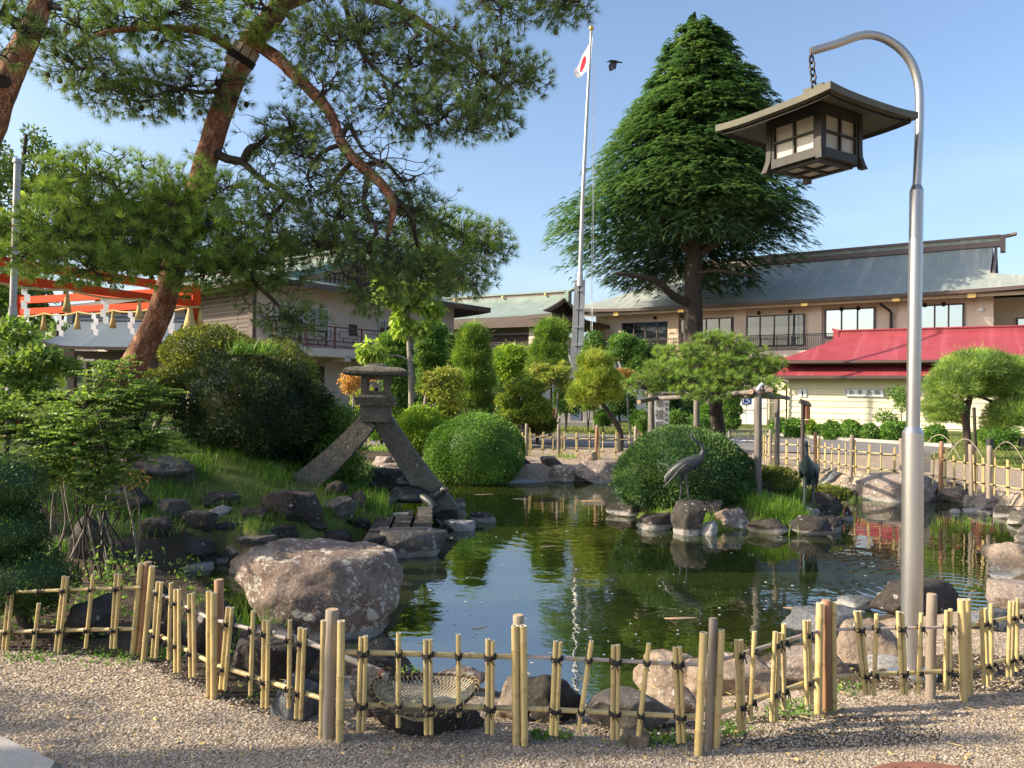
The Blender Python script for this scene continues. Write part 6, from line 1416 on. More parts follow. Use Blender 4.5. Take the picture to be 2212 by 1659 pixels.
def clipped(F, c, r, n, L, W, seed=0, lumps=.05, zmin=-.85, jit=.8, needle=False, depth=.10, k=3.0, up=.25):
    """a clipped ball or pad of leaves round a solid inside"""
    c = np.array(c[:]); r = np.array(r); U = sphere_pts(n, zmin); rad = 1 + lumps * 2 * lump(U, seed, k)
    N_ = unit(U / r); P = c + U * r * (rad * (1 - depth * rng.random(n) ** 1.5))[:, None]
    D = N_ + rdir(n) * jit + np.array([0, 0, up]); q = rng.random(n) < .035; P = np.where(q[:, None], P + N_ * (L * rng.uniform(.4, 1.5, n))[:, None], P); D = np.where(q[:, None], N_ + rdir(n) * .4, D)
    tone = np.clip(.5 + 1.5 * lump(U, seed + 77, k * 1.7) + .35 * lump(U, seed + 5, k * 5) + rng.uniform(-.38, .38, n), 0, 1)
    if needle: F.needles(P, D, L, W, tone)
    else: F.leaves(P, D, L, W, tone)
    m, kk = 14, 9; th = np.linspace(0, 2 * np.pi, m, endpoint=False); ph = np.linspace(math.asin(max(zmin, -.98)), math.pi / 2, kk)
    u = np.array([[math.cos(p) * math.cos(t), math.cos(p) * math.sin(t), math.sin(p)] for p in ph for t in th]); rr = .90 * (1 + lumps * 2 * lump(u, seed, k))
    F.raw(c + u * r * rr[:, None] * (1 - depth * .5), [(i * m + j, i * m + (j + 1) % m, (i + 1) * m + (j + 1) % m, (i + 1) * m + j) for i in range(kk - 1) for j in range(m)], .15)  # inner solid in a dark leaf tone, shade between leaves put into colour
    return F
def ell_px(u0, v0, u1, v1, y, yr=None):
    """centre and radii of an ellipsoid that fills a picture box at distance y"""
    c = at((u0 + u1) / 2, (v0 + v1) / 2, y); rx = (u1 - u0) / 2 / ppm(y); rz = (v1 - v0) / 2 / ppm(y); return c, (rx, rx * (yr or .95), rz)
def bush(name, label, cat, box, y, mat, n, L, W, stems=True, group=None, **kw):
    u0, v0, u1, v1 = box; c, r = ell_px(u0, v0, u1, v1, y); base = Vector((c.x, c.y, max(hz(c.x, c.y), WZ)))
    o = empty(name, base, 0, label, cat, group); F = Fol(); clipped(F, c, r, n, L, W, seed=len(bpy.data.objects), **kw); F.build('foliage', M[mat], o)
    b = MB(); random.seed(len(bpy.data.objects))
    for i in range(3): a = random.uniform(0, 6.28); b.tube([base - Vector((0, 0, .05)), Vector((c.x + .25 * r[0] * math.cos(a), c.y + .25 * r[1] * math.sin(a), c.z))], [.03, .02], 5)
    b.build('stem', M['bark_dark'], o); return o
def wob_path(a, b, n, amp):
    a, b = Vector(a), Vector(b); L = (b - a).length; pts = [a]
    for i in range(1, n): pts.append(a.lerp(b, i / n) + Vector((random.uniform(-1, 1), random.uniform(-1, 1), random.uniform(-1, 1))) * amp * L)
    pts.append(b); return pts
def smooth_path(P, k=4):
    P = [Vector(p) for p in P]; out = []
    for i in range(len(P) - 1):
        p0, p1, p2, p3 = P[max(i - 1, 0)], P[i], P[i + 1], P[min(i + 2, len(P) - 1)]
        for j in range(k):
            t = j / k; out.append(.5 * ((2 * p1) + (p2 - p0) * t + (2 * p0 - 5 * p1 + 4 * p2 - p3) * t * t + (3 * p1 - p0 - 3 * p2 + p3) * t ** 3))
    out.append(P[-1]); return out
def bark_tube(mb, pts, rad, n=20, amp=.07, k=4):
    """a limb with an uneven surface"""
    sp = smooth_path(pts, k); rr = np.interp(np.linspace(0, len(rad) - 1, len(sp)), range(len(rad)), rad); b0 = len(mb.v); mb.tube(sp, list(rr), n)
    for i in range(len(sp) * n):
        p = Vector(mb.v[b0 + i]); c = sp[i // n]; q = mnoise.noise(p * 7.0) + .6 * mnoise.noise(p * 17.0); mb.v[b0 + i] = tuple(c + (p - c) * (1 + amp * q))
def tufts(F, P, D, per, L, w, spread=.85):
    n = len(P); PP = np.repeat(P, per, 0); DD = unit(np.repeat(unit(D), per, 0) * 1.0 + rdir(n * per) * spread); tone = np.clip(np.repeat(rng.uniform(.15, .85, n), per) + rng.uniform(-.2, .2, n * per), 0, 1)
    F.needles(PP - DD * 0, DD, L, w, tone)
def bough(parent, skel, c, r, nt, per=30, L=.115, w=.0042, mat='needle', sec=9, twig=.006, mb=None, upb=.35, name='bough', sparse=False):
    """a pine bough: a crooked branch from the nearest limb, side branches, twigs and needle tufts inside an ellipsoid"""
    c = Vector(c); att = min(skel, key=lambda p: (p - c).length); F = Fol(); B = MB() if mb is None else mb
    main = smooth_path(wob_path(att, c, 4, .09), 2); d0 = (c - att).length
    B.tube(main, [lerp(min(.014 + .012 * d0, .030) if d0 < 1.8 else .011, .009, i / (len(main) - 1)) for i in range(len(main))], 6, False); nodes = list(main[len(main) // 3:])
    for i in range(sec):
        u = Vector(rdir(1)[0]); t = c + Vector((u.x * r[0], u.y * r[1], u.z * r[2])) * random.uniform(.45, .85); s = random.choice(main[len(main) // 3:])
        p = smooth_path(wob_path(s, t, 4, .12), 2); B.tube(p, [lerp(.012, .005, k / (len(p) - 1)) for k in range(len(p))], 5, False); nodes += p[3:]
    NA = np.array([q[:] for q in nodes]); U = rdir(nt) * (rng.random(nt) ** (.42 if not sparse else .33))[:, None]; P = np.array(c[:]) + U * np.array(r)
    U2 = unit(U / np.array(r)); D = U2 + np.array([0, 0, upb]) + rdir(nt) * .5
    for i in range(nt):
        k = int(np.argmin(((NA - P[i]) ** 2).sum(1))); a = Vector(NA[k]); q = Vector(P[i]); m = a.lerp(q, .5) + Vector(rdir(1)[0]) * (q - a).length * .14
        B.tube([a, m, q], [twig * .8, twig * .6, twig * .45], 3, False, smooth=False)
    tufts(F, P, D, per, L, w); f = F.build(name, M[mat], parent)
    if mb is None: B.build('twigs', M['bark_dark'], f, local=False)['kind'] = 'stuff'
    return f, P

# ------------------------------------------------------------------ the great leaning pine
random.seed(21)
def pts_px(L): return [at(u, v, y) for u, v, y in L]
tr = [(150, 1035, 9.3), (215, 925, 9.25), (262, 840, 9.2), (306, 755, 9.15), (343, 680, 9.1), (395, 520, 9.0), (456, 310, 8.9), (512, 150, 8.8), (548, 85, 8.75), (600, 20, 8.7), (650, -70, 8.6), (690, -190, 8.5), (700, -330, 8.4)]
pine = empty('leaning_pine', at(*tr[0]), 0, 'great leaning red-barked pine whose crown fills the upper left', 'tree')
b = MB(); bark_tube(b, pts_px(tr), [.18, .16, .148, .145, .14, .136, .132, .128, .124, .115, .10, .08, .05], 26, .075, 6); b.build('trunk', M['bark_red'], pine)
limbs = {
 'r1': ([(553, 95, 8.75), (592, 120, 8.7), (640, 165, 8.6), (690, 215, 8.5), (722, 262, 8.4), (735, 300, 8.4), (760, 340, 8.35), (800, 375, 8.3), (836, 412, 8.3), (850, 455, 8.3), (838, 505, 8.35)], [.078, .072, .066, .062, .058, .055, .06, .062, .05, .04, .025]),
 'r1b': ([(737, 300, 8.4), (752, 268, 8.4), (764, 290, 8.4), (790, 330, 8.3), (830, 360, 8.2)], [.03, .024, .02, .018, .012]),
 'r1c': ([(850, 440, 8.3), (900, 455, 8.8), (970, 490, 9.6), (1040, 530, 10.3)], [.035, .03, .024, .014]),
 'r2': ([(455, 325, 8.9), (490, 343, 8.85), (525, 352, 8.8), (562, 385, 8.7), (606, 412, 8.6), (660, 440, 8.5)], [.06, .05, .045, .035, .028, .018]),
 'r2b': ([(525, 352, 8.8), (540, 322, 8.75), (560, 312, 8.7), (590, 285, 8.7), (640, 272, 8.7)], [.042, .05, .03, .022, .012]),
 'r3': ([(392, 530, 9.0), (428, 560, 8.8), (465, 568, 8.7), (520, 590, 8.6), (560, 620, 8.5), (606, 665, 8.4), (640, 705, 8.4)], [.04, .034, .03, .028, .026, .02, .012]),
 'l1': ([(420, 430, 8.95), (350, 452, 8.7), (270, 438, 8.4), (190, 455, 8.2), (120, 490, 8.0)], [.05, .042, .034, .026, .014]),
 'l2': ([(525, 125, 8.8), (440, 70, 8.6), (340, 60, 8.4), (230, 70, 8.2), (150, 110, 8.0)], [.05, .045, .036, .028, .014]),
 'l3': ([(500, 190, 8.8), (440, 200, 8.7), (380, 190, 8.6), (300, 170, 8.6), (220, 180, 8.5)], [.03, .026, .024, .02, .012]),
 't1': ([(600, 20, 8.7), (700, -15, 8.8), (830, 5, 9.0), (930, 60, 9.3), (1020, 130, 9.6), (1090, 190, 9.8)], [.07, .058, .048, .038, .028, .014]),
 't2': ([(660, -90, 8.6), (850, -80, 8.6), (1020, -50, 8.6), (1150, -20, 8.6), (1250, 5, 8.6)], [.05, .045, .036, .026, .012]),
 't3': ([(740, -20, 8.8), (760, 60, 8.6), (800, 140, 8.5), (880, 200, 8.5), (950, 240, 8.5)], [.03, .026, .022, .016, .01]),
 'r1d': ([(765, 345, 8.35), (722, 398, 8.3), (738, 448, 8.3), (702, 505, 8.35), (680, 540, 8.4)], [.034, .028, .022, .016, .008]),
 'r1e': ([(800, 375, 8.3), (786, 440, 8.25), (812, 500, 8.2), (772, 560, 8.3), (750, 600, 8.4)], [.034, .028, .022, .016, .008]),
 'r1f': ([(742, 310, 8.4), (692, 332, 8.45), (664, 384, 8.5), (690, 420, 8.5)], [.028, .022, .016, .008]),
 'r1g': ([(836, 412, 8.3), (888, 468, 8.5), (905, 540, 8.8), (950, 590, 9.1)], [.036, .028, .02, .01]),
 'r1h': ([(780, 360, 8.35), (830, 350, 8.3), (870, 390, 8.3), (900, 380, 8.3)], [.03, .022, .015, .008]),
 'm1': ([(380, 560, 9.0), (440, 500, 8.5), (520, 480, 8.2), (590, 500, 8.1)], [.035, .028, .022, .012])}
skel = []
for nm, (pl, rd) in limbs.items():
    b = MB(); P_ = pts_px(pl); bark_tube(b, P_, rd, 12, .22, 4); b.build('limb', M['bark_dark'] if nm in ('r1c', 'r2', 'r2b', 'r3', 'l1', 'l3', 'm1', 't3', 'r1b', 'r1d', 'r1e', 'r1f', 'r1g', 'r1h') else M['bark_red'], pine); skel += smooth_path(P_, 3)
pads = [  # picture centre, half sizes, distance, half depth, tufts
 (350, 40, 200, 70, 8.4, .7, 330, 1), (190, 150, 110, 55, 8.1, .6, 150, 0), (400, 185, 150, 60, 8.6, .6, 210, 0), (270, 215, 120, 40, 8.5, .5, 100, 0), (560, 20, 110, 60, 8.3, .6, 110, 1), (160, 40, 90, 70, 8.2, .6, 110, 1),
 (760, 60, 150, 85, 8.7, .7, 210, 0), (900, 110, 120, 90, 8.7, .7, 230, 0), (1040, 160, 120, 85, 9.6, .8, 260, 0), (1130, 165, 70, 55, 9.8, .5, 90, 0), (960, 255, 120, 60, 8.6, .6, 170, 0), (840, 230, 110, 70, 8.5, .6, 100, 0), (1060, 250, 80, 50, 9.4, .5, 110, 0),
 (1210, 15, 80, 40, 8.6, .4, 120, 0), (1080, 20, 90, 50, 8.6, .5, 110, 0), (700, 190, 90, 90, 8.5, .6, 70, 0), (690, 90, 90, 60, 8.4, .5, 80, 0),
 (250, 400, 170, 75, 8.3, .7, 280, 1), (440, 430, 130, 80, 8.3, .6, 240, 1), (130, 500, 90, 65, 8.0, .6, 140, 1), (300, 520, 150, 70, 8.2, .7, 240, 1), (470, 520, 130, 70, 8.2, .6, 190, 1), (200, 575, 110, 45, 8.1, .5, 110, 1), (420, 590, 110, 45, 8.3, .5, 90, 1),
 (630, 285, 75, 45, 8.7, .4, 90, 0), (600, 450, 80, 60, 8.2, .5, 90, 0), (690, 530, 100, 60, 8.5, .6, 150, 0), (590, 590, 90, 45, 8.4, .5, 70, 0), (630, 690, 80, 45, 8.4, .4, 70, 0), (740, 470, 80, 70, 8.4, .5, 80, 0),
 (880, 450, 80, 55, 8.9, .6, 110, 0), (960, 510, 110, 65, 9.8, .8, 240, 1), (1050, 530, 70, 55, 10.3, .6, 120, 0), (900, 590, 110, 55, 9.2, .7, 190, 0), (1000, 600, 80, 45, 10.0, .6, 130, 0), (850, 560, 60, 50, 8.6, .5, 70, 0),
 (60, 560, 60, 40, 8.0, .4, 70, 1), (360, 470, 120, 60, 8.2, .5, 130, 1), (540, 560, 110, 55, 8.3, .5, 120, 1), (180, 440, 90, 60, 8.1, .5, 110, 1), (720, 400, 110, 70, 8.5, .7, 60, 0), (790, 520, 70, 60, 8.4, .5, 70, 0), (660, 330, 80, 50, 8.6, .5, 40, 0), (800, 640, 70, 40, 8.8, .4, 60, 0),
 (520, -110, 200, 80, 8.5, .9, 170, 1), (800, -130, 200, 80, 8.6, .9, 170, 0), (1000, -110, 150, 70, 8.8, .8, 120, 0)]
cone_pts = []
for (u, v, ru, rv, y, dr, nt, bright) in pads:
    k = 1 / ppm(y); f, P = bough(pine, skel, at(u, v, y), (ru * k, dr, rv * k), int(nt * 1.5), 38, .115, .0042, 'needle_bright' if bright else 'needle', sec=10)
    for q in P[::16]: cone_pts.append(q)
tw = MB(); TP = []; TD = []
for nm in ('r1b', 'r1d', 'r1e', 'r1f', 'r1g', 'r1h', 'r1c', 'r2', 'r2b', 'r3', 'm1'):
    sp_ = smooth_path(pts_px(limbs[nm][0]), 3)
    for i in range(2, len(sp_)):
        for q_ in range(2):
            d = Vector(rdir(1)[0]); d.y *= .5; d.z = d.z * .8 - .05; L_ = random.uniform(.18, .55); e = sp_[i] + d * L_; p = smooth_path(wob_path(sp_[i], e, 4, .13), 2); tw.tube(p, [lerp(.0085, .003, k / (len(p) - 1)) for k in range(len(p))], 4, False)
            for k in (len(p) // 2, len(p) - 2):
                d2 = (d + Vector(rdir(1)[0]) * .9) * random.uniform(.10, .24); pp = smooth_path(wob_path(p[k], p[k] + d2, 3, .14), 2); tw.tube(pp, [lerp(.005, .002, j / (len(pp) - 1)) for j in range(len(pp))], 3, False)
                if random.random() < .6: TP.append((pp[-1])[:]); TD.append((d2.normalized() + Vector((0, 0, .3)))[:])
            if random.random() < .6: TP.append(p[-1][:]); TD.append(d[:])
F = Fol(); tufts(F, np.array(TP), np.array(TD), 30, .11, .0042); F.build('bough', M['needle'], pine); tw.build('twigs', M['bark_dark'], pine)['kind'] = 'stuff'
cm = MB(); cm.lathe([(.0, -.028), (.014, -.024), (.024, -.008), (.021, .012), (.010, .028), (0, .032)], (0, 0, 0), 7); cme = cm.mesh('pine_cone', M['bark_dark'])
for q in cone_pts[::2][:110]: o = link('pine_cone', cme, pine, Vector(q) - pine.location + Vector((0, 0, -.03))); o.scale = (1.25, 1.25, 1.25)
for i in range(9):
    a = 2 * math.pi * i / 9; c = at(522, 125, 8.8); ax = (at(548, 85, 8.75) - at(512, 150, 8.8)).normalized(); s = ax.cross(Vector((0, 1, 0))).normalized(); t = ax.cross(s)
    p = c + (s * math.cos(a) + t * math.sin(a)) * .142; MB().bar(p - ax * .14, p + ax * .14,   .085, .016, up=(s * math.sin(a) - t * math.cos(a)).cross(ax)).build('splint', M['wood_handle'], pine)
b = MB(); c = at(520, 127, 8.8)
for k in range(4): b.tube([c + ax * (k * .022 - .03) + (s * math.cos(x) + t * math.sin(x)) * .160 for x in [6.2832 * j / 24 for j in range(25)]], .011, 6, False)
b.build('wire_binding', M['cord'], pine)

# pine at the left edge, with the rest of its crown beyond the frame
random.seed(5)
lp = empty('left_pine', (-7.6, 7.4, hz(-7.6, 7.4)), 0, 'red-barked pine cut off by the left edge, its bare trunk at the top left', 'tree')
tp = [Vector((-7.6, 7.4, 0)), Vector((-6.9, 7.5, 1.4)), Vector((-6.0, 7.5, 2.9)), at(-42, 320, 7.5), at(0, 215, 7.5), at(30, 140, 7.5), at(62, 75, 7.5), at(95, -10, 7.5), at(120, -120, 7.5), at(110, -260, 7.5)]
b = MB(); bark_tube(b, tp, [.17, .15, .14, .125, .12, .12, .105, .085, .07, .05], 22, .08, 5); b.build('trunk', M['bark_red'], lp); lsk = smooth_path(tp[3:], 3)
for pl, rd in (([(62, 75, 7.5), (20, 40, 7.4), (-40, 20, 7.3), (-140, -20, 7.2)], [.06, .05, .045, .03]), ([(80, 20, 7.5), (110, 12, 7.5), (130, 20, 7.4)], [.05, .04, .02]), ([(20, 180, 7.5), (-60, 150, 7.0), (-200, 60, 6.6), (-400, 0, 6.3)], [.07, .06, .05, .03])):
    b = MB(); P_ = pts_px(pl); bark_tube(b, P_, rd, 12, .1, 4); b.build('limb', M['bark_dark'], lp); lsk += smooth_path(P_, 3)
for p, r, nt in ((at(10, -30, 7.3), (.5, .5, .22), 90), (at(60, 60, 7.2), (.28, .3, .15), 40), (at(-20, 100, 7.0), (.25, .3, .16), 40), (Vector((-8.2, 6.0, 5.2)), (.9, .6, .4), 130), (Vector((-6.3, 6.6, 5.4)), (.7, .6, .35), 90), (Vector((-8.9, 4.6, 4.9)), (.9, .5, .45), 150), (Vector((-9.6, 3.7, 4.8)), (.8, .4, .4), 120)):
    bough(lp, lsk, p, r, nt, 30, .12, .007, 'needle', sec=7)
# two more pines stand just outside the frame on the left and shade the mound
for k, (X, Y) in enumerate(((-11.4, 7.8), (-12.6, 10.6), (-9.4, 2.1), (-14.0, 9.0))):
    sp = empty('bank_pine', (X, Y, 0), 0, ['pine left of the frame beside the mound, throwing its shade over it', 'pine left of the frame behind the first, throwing shade over the stone lantern', 'pine beside the gravel left of the frame, dappling it with shade', 'tall pine farthest left of the frame behind the others'][k], 'tree', 'pines outside the frame on the left')
    tp = [Vector((X, Y, -.1)), Vector((X + .2, Y, 2)), Vector((X - .1, Y + .1, 4)), Vector((X + .2, Y, 6.5))]; b = MB(); bark_tube(b, tp, [.18, .15, .12, .06], 12, .1, 4); b.build('trunk', M['bark_red'], sp); ssk = smooth_path(tp, 3)
    for dx, dy, z, rx, ry, rz, nt in ((.6, -.5, 5.6, 1.2, .8, .5, 150), (-.9, .5, 5.2, 1.2, .9 if k != 2 else .5, .5, 140), (.9, .9 if k != 2 else .4, 4.6, 1.1, .7, .5, 120), (-.6, -.8, 4.4, 1.1, .8, .5, 120), (.2, .1, 6.4, 1.0, .9, .5, 120), (1.3, -.1, 3.8, .8, .8, .4, 90)):
        if k == 2: z -= 1.1; dx = dx * .7 - .6
        bough(sp, ssk, Vector((X + dx, Y + dy, z)), (rx, ry, rz), nt if k != 2 else int(nt * .75), 24, .13, .014, 'needle', sec=5)

# ------------------------------------------------------------------ broadleaf trees made of leafy clumps
def leafy(name, label, cat, base, trunk_top, rt, clumps, mat, n, L, W, bark='bark_dark', group=None, droop=0.0, jit=1.0, fill=.5, trunk_pts=None, per_part=True, branches=True):
    """trunk, limbs and one foliage mesh per clump (centre, radii)"""
    base = Vector(base); o = empty(name, base, 0, label, cat, group); b = MB(); tp = trunk_pts or wob_path(base - Vector((0, 0, .1)), trunk_top, 4, .03); bark_tube(b, tp, [lerp(rt, rt * .5, i / (len(tp) - 1)) for i in range(len(tp))], 9, .08, 3); b.build('trunk', M[bark], o)
    tot = sum(r[0] * r[2] for c, r in clumps); sk = smooth_path(tp, 3); F = Fol()
    for c, r in clumps:
        m = max(20, int(n * r[0] * r[2] / tot)); c = Vector(c)
        if branches:
            a = min(sk, key=lambda p: (p - c).length + max(0, p.z - c.z) * 2); b = MB(); pp = smooth_path(wob_path(a, c, 3, .07), 2); b.tube(pp, [lerp(rt * .45, rt * .12, i / (len(pp) - 1)) for i in range(len(pp))], 6); b.build('branch', M[bark], o)
        U = rdir(m) * (rng.random(m) ** fill)[:, None]; U *= (1 + .25 * lump(U, int(abs(c.x * 97 + c.z * 31)) % 1000, 3.5))[:, None]
        P = np.array(c[:]) + U * np.array(r); D = unit(U / np.array(r)) * .6 + rdir(m) * jit + np.array([0, 0, -droop]); F.leaves(P, D, L, W)
        if per_part: F.build('foliage', M[mat], o); F = Fol()
    if not per_part: F.build('foliage', M[mat], o)
    return o
def cl(*boxes):       # picture boxes with distances -> clumps
    return [(lambda cr: (cr[0], (cr[1][0], cr[1][0] * .9, cr[1][2])))(ell_px(u0, v0, u1, v1, y)) for u0, v0, u1, v1, y in boxes]
random.seed(31)
# left foreground
g = gnd(185, 1245, -.02); g.y = 6.3; g.x = at(195, 1240, 6.3).x
nb_ = empty('feathery_shrub', (g.x, 6.3, hz(g.x, 6.3)), 0, 'tall feathery bright green shrub with many bare thin stems at the left', 'shrub'); stems = []
for i in range(26):
    a = Vector((at(random.uniform(110, 280), 1200, 6.3).x, 6.3 + random.uniform(-.25, .35), -.12)); t = at(random.uniform(40, 330), random.uniform(880, 1010), 6.3 + random.uniform(-.5, .5)); t.x = lerp(a.x, t.x, .55); p = smooth_path(wob_path(a, t, 4, .05), 3); stems += p[5:]
    b = MB(); b.tube(p, [lerp(.0095, .004, k / (len(p) - 1)) for k in range(len(p))], 6); b.build('stem', M['bark_pale'] if i % 2 == 0 else M['bark_dark'], nb_)
SA = np.array([q[:] for q in stems])
for (u0, v0, u1, v1, y, n) in ((60, 840, 260, 960, 6.2, 1500), (180, 830, 340, 900, 6.4, 1100), (20, 900, 200, 1010, 6.0, 1500), (190, 880, 360, 990, 6.3, 1500), (250, 820, 375, 880, 6.5, 600), (120, 960, 300, 1060, 6.2, 1300), (0, 980, 140, 1060, 6.0, 900), (200, 770, 290, 850, 6.4, 500), (-60, 860, 60, 960, 6.0, 800), (270, 930, 400, 1000, 6.4, 600), (170, 1040, 250, 1110, 6.1, 260)):
    c, r = ell_px(u0, v0, u1, v1, y); F = Fol(); m = n // 8; U = rdir(m) * (rng.random(m) ** .4)[:, None]; P = np.array(c[:]) + U * np.array((r[0], r[0] * .8, r[2])); B = MB()
    for i in range(m):
        k = int(np.argmin(((SA - P[i]) ** 2).sum(1))); B.tube([SA[k], P[i]], [.003, .0018], 3, False)
    dirs = unit(np.column_stack([rng.normal(size=(m, 2)), rng.uniform(-.25, .35, m)]));  # flat sprays of paired leaflets
    side = unit(np.cross(dirs, np.array([0, 0, 1.0]) + rdir(m) * .25))
    for kk in range(7):
        for s_ in (-1, 1): F.leaves(P + dirs * (.028 * kk), dirs * .5 + side * s_ + rdir(m) * .15, .046 - .003 * kk, .021)
    f_ = F.build('foliage', M['leaf_nandina'], nb_); B.build('twigs', M['bark_dark'], f_)['kind'] = 'stuff'
F = Fol(); c, r = ell_px(250, 1010, 330, 1060, 6.4); m = 60; F.leaves(np.array(c[:]) + rdir(m) * np.array(r) * .7, rdir(m), .05, .022); F.build('foliage', M['leaf_orange'], nb_)
xb = at(60, 1340, 4.75)
bx_ = empty('box_shrub', (xb.x, 4.75, 0), 0, 'dark clipped small-leaved box shrub overhanging the fence at the left edge', 'shrub')
b = MB(); bark_tube(b, [Vector((at(75, 1400, 4.75).x, 4.75, -.05)), at(50, 1330, 4.75), at(30, 1250, 4.8), at(10, 1100, 4.8)], [.045, .04, .035, .02], 10, .1); b.build('trunk', M['bark_dark'], bx_)
for (u0, v0, u1, v1, y, n) in ((-120, 975, 90, 1130, 4.8, 4200), (-90, 1090, 105, 1220, 4.75, 4200), (-60, 1190, 165, 1330, 4.72, 4600), (-150, 1040, 20, 1330, 4.8, 2500)):
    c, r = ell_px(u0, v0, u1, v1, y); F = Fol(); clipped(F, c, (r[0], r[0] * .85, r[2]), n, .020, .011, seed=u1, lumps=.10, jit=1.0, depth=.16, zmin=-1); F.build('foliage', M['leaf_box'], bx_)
leafy('young_broadleaf_tree', 'small broadleaf tree with glossy bright leaves at the far left below the vermilion beams', 'tree', (at(15, 1000, 7.2).x, 7.2, .3), at(48, 770, 7.2), .035,
      cl((-20, 690, 70, 760, 7.2), (40, 745, 130, 800, 7.1), (-40, 760, 60, 830, 7.1), (20, 800, 110, 860, 7.2), (90, 770, 170, 810, 7.2), (-40, 850, 60, 900, 7.0)), 'leaf_nandina', 2600, .075, .035)
# mound planting
bush('round_juniper', 'huge dark rounded juniper bush in shade on the mound', 'bush', (383, 762, 690, 1040), 11.6, 'leaf_dark', 28000, .06, .020, lumps=.13, jit=1.2, depth=.16, k=6.5)
bush('round_juniper', 'dark juniper sloping down right of the huge one, behind the left lantern leg', 'bush', (560, 830, 740, 1060), 12.0, 'leaf_dark', 10000, .055, .022, lumps=.10, jit=1.2, depth=.2, k=5)
bush('bronze_bush', 'bronze-green spreading bush with a rounded top behind the dark juniper', 'bush', (355, 705, 560, 830), 13.2, 'leaf_bronze', 9000, .06, .026, lumps=.10, jit=1.2, depth=.2, k=4)
bush('bronze_bush', 'bronze-green bush sloping behind the dark juniper on its right', 'bush', (500, 735, 680, 930), 13.0, 'leaf_bronze', 8000, .06, .026, lumps=.10, jit=1.2, depth=.2, k=4)
bush('shade_shrub', 'small dark shrub between the pine trunk and the juniper', 'bush', (285, 795, 392, 905), 11.0, 'leaf_bronze', 4000, .05, .024, lumps=.15, jit=1.2, depth=.25)
F = Fol(); c = at(545, 768, 11.2); n = 150; P = np.array(c[:]) + np.column_stack([rng.uniform(-.32, .32, n), rng.uniform(-.2, .2, n), np.zeros(n)])
F.leaves(P, np.column_stack([rng.normal(size=n) * .55 + .25, rng.normal(size=n) * .4, np.ones(n)]), .26, .022)
o = F.build('leaf_tuft', M['grass'], None, c); tag(o, 'tuft of long strap leaves on top of the dark juniper', 'plant')
leafy('feathery_maple', 'dark green feathery maple drooping beside the left lantern leg', 'tree', (at(740, 1040, 11.9).x, 11.9, hz(at(740, 1040, 11.9).x, 11.9)), at(735, 880, 11.9), .05,
      cl((640, 850, 740, 930, 12.0), (690, 870, 790, 960, 11.8), (660, 930, 800, 1020, 11.7), (700, 980, 805, 1062, 11.6), (640, 960, 740, 1050, 12.2)), 'leaf_maple', 7500, .075, .03, droop=.3, jit=.8)
# bright domes by the pond
bush('lime_azalea', 'bright lime-green round bush behind the right lantern leg', 'bush', (855, 879, 966, 985), 18.0, 'leaf_lime', 7000, .075, .036, lumps=.06, jit=1.2, depth=.15)
def dome2(name, label, parts, mat, n, L, W, **kw):
    cs = [ell_px(*p[:4], p[4]) for p in parts]; c0 = cs[0][0]; base = Vector((c0.x, c0.y, max(hz(c0.x, c0.y), WZ))); o = empty(name, base, 0, label, 'bush'); F = Fol(); ar = sum(r[0] * r[2] for _, r in cs)
    for i, (c, r) in enumerate(cs): clipped(F, c, r, int(n * r[0] * r[2] / ar), L, W, seed=i + 40, **kw)
    F.build('foliage', M[mat], o); b = MB(); b.tube([base - Vector((0, 0, .2)), c0], [.06, .04], 6); b.build('stem', M['bark_dark'], o); return o
dome2('clipped_dome', 'big smooth bright green clipped dome on the far bank left of the island', [(930, 893, 1132, 1060, 16.4), (917, 915, 1030, 1052, 16.3)], 'leaf_dome', 26000, .05, .026, lumps=.025, jit=.9, depth=.06, zmin=-.8)
dome2('clipped_dome', 'broad dark green clipped juniper dome on the island behind the first crane', [(1345, 924, 1610, 1120, 12.0), (1330, 960, 1480, 1108, 11.9), (1480, 960, 1630, 1108, 12.0)], 'leaf_juniper', 36000, .06, .018, lumps=.04, jit=.75, depth=.12, zmin=-.75, k=6)
bush('low_azalea', 'low bronze-green shrub beside the wooden prop on the island', 'bush', (1616, 1006, 1722, 1072), 12.6, 'leaf_bronze', 4000, .045, .022, lumps=.12, jit=1.2, depth=.2)
bush('low_juniper', 'low dark spreading shrub at the right end of the island', 'bush', (1752, 1050, 1834, 1082), 12.4, 'leaf_bronze', 2200, .045, .02, lumps=.14, jit=1.2, depth=.25)

# ------------------------------------------------------------------ clipped trees of the garden behind
def topiary(name, label, trunk, rt, pads_, mat, n, L, W, needle=False, bark='bark_pale', **kw):
    """trained tree: trunk given in picture positions, clipped pads as parts"""
    tp = [at(*p) for p in trunk]; base = Vector((tp[0].x, tp[0].y, 0)); o = empty(name, base, 0, label, 'tree'); b = MB(); full = [base - Vector((0, 0, .05))] + tp; bark_tube(b, full, [lerp(rt, rt * .45, i / (len(full) - 1)) for i in range(len(full))], 9, .1, 3); b.build('trunk', M[bark], o); sk = smooth_path(full, 3)
    cs = [ell_px(*p[:4], p[4]) for p in pads_]; ar = sum(r[0] * r[2] for _, r in cs)
    for i, (c, r) in enumerate(cs):
        a = min(sk, key=lambda p: (p - c).length); 
        if (a - c).length > .15: b = MB(); b.tube(smooth_path(wob_path(a, c, 2, .06), 2), [rt * .5, rt * .42, rt * .35, rt * .3, rt * .22], 6); b.build('branch', M[bark], o)
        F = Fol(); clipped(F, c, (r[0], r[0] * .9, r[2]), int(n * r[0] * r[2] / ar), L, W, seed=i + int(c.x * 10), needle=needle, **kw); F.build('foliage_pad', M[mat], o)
    return o
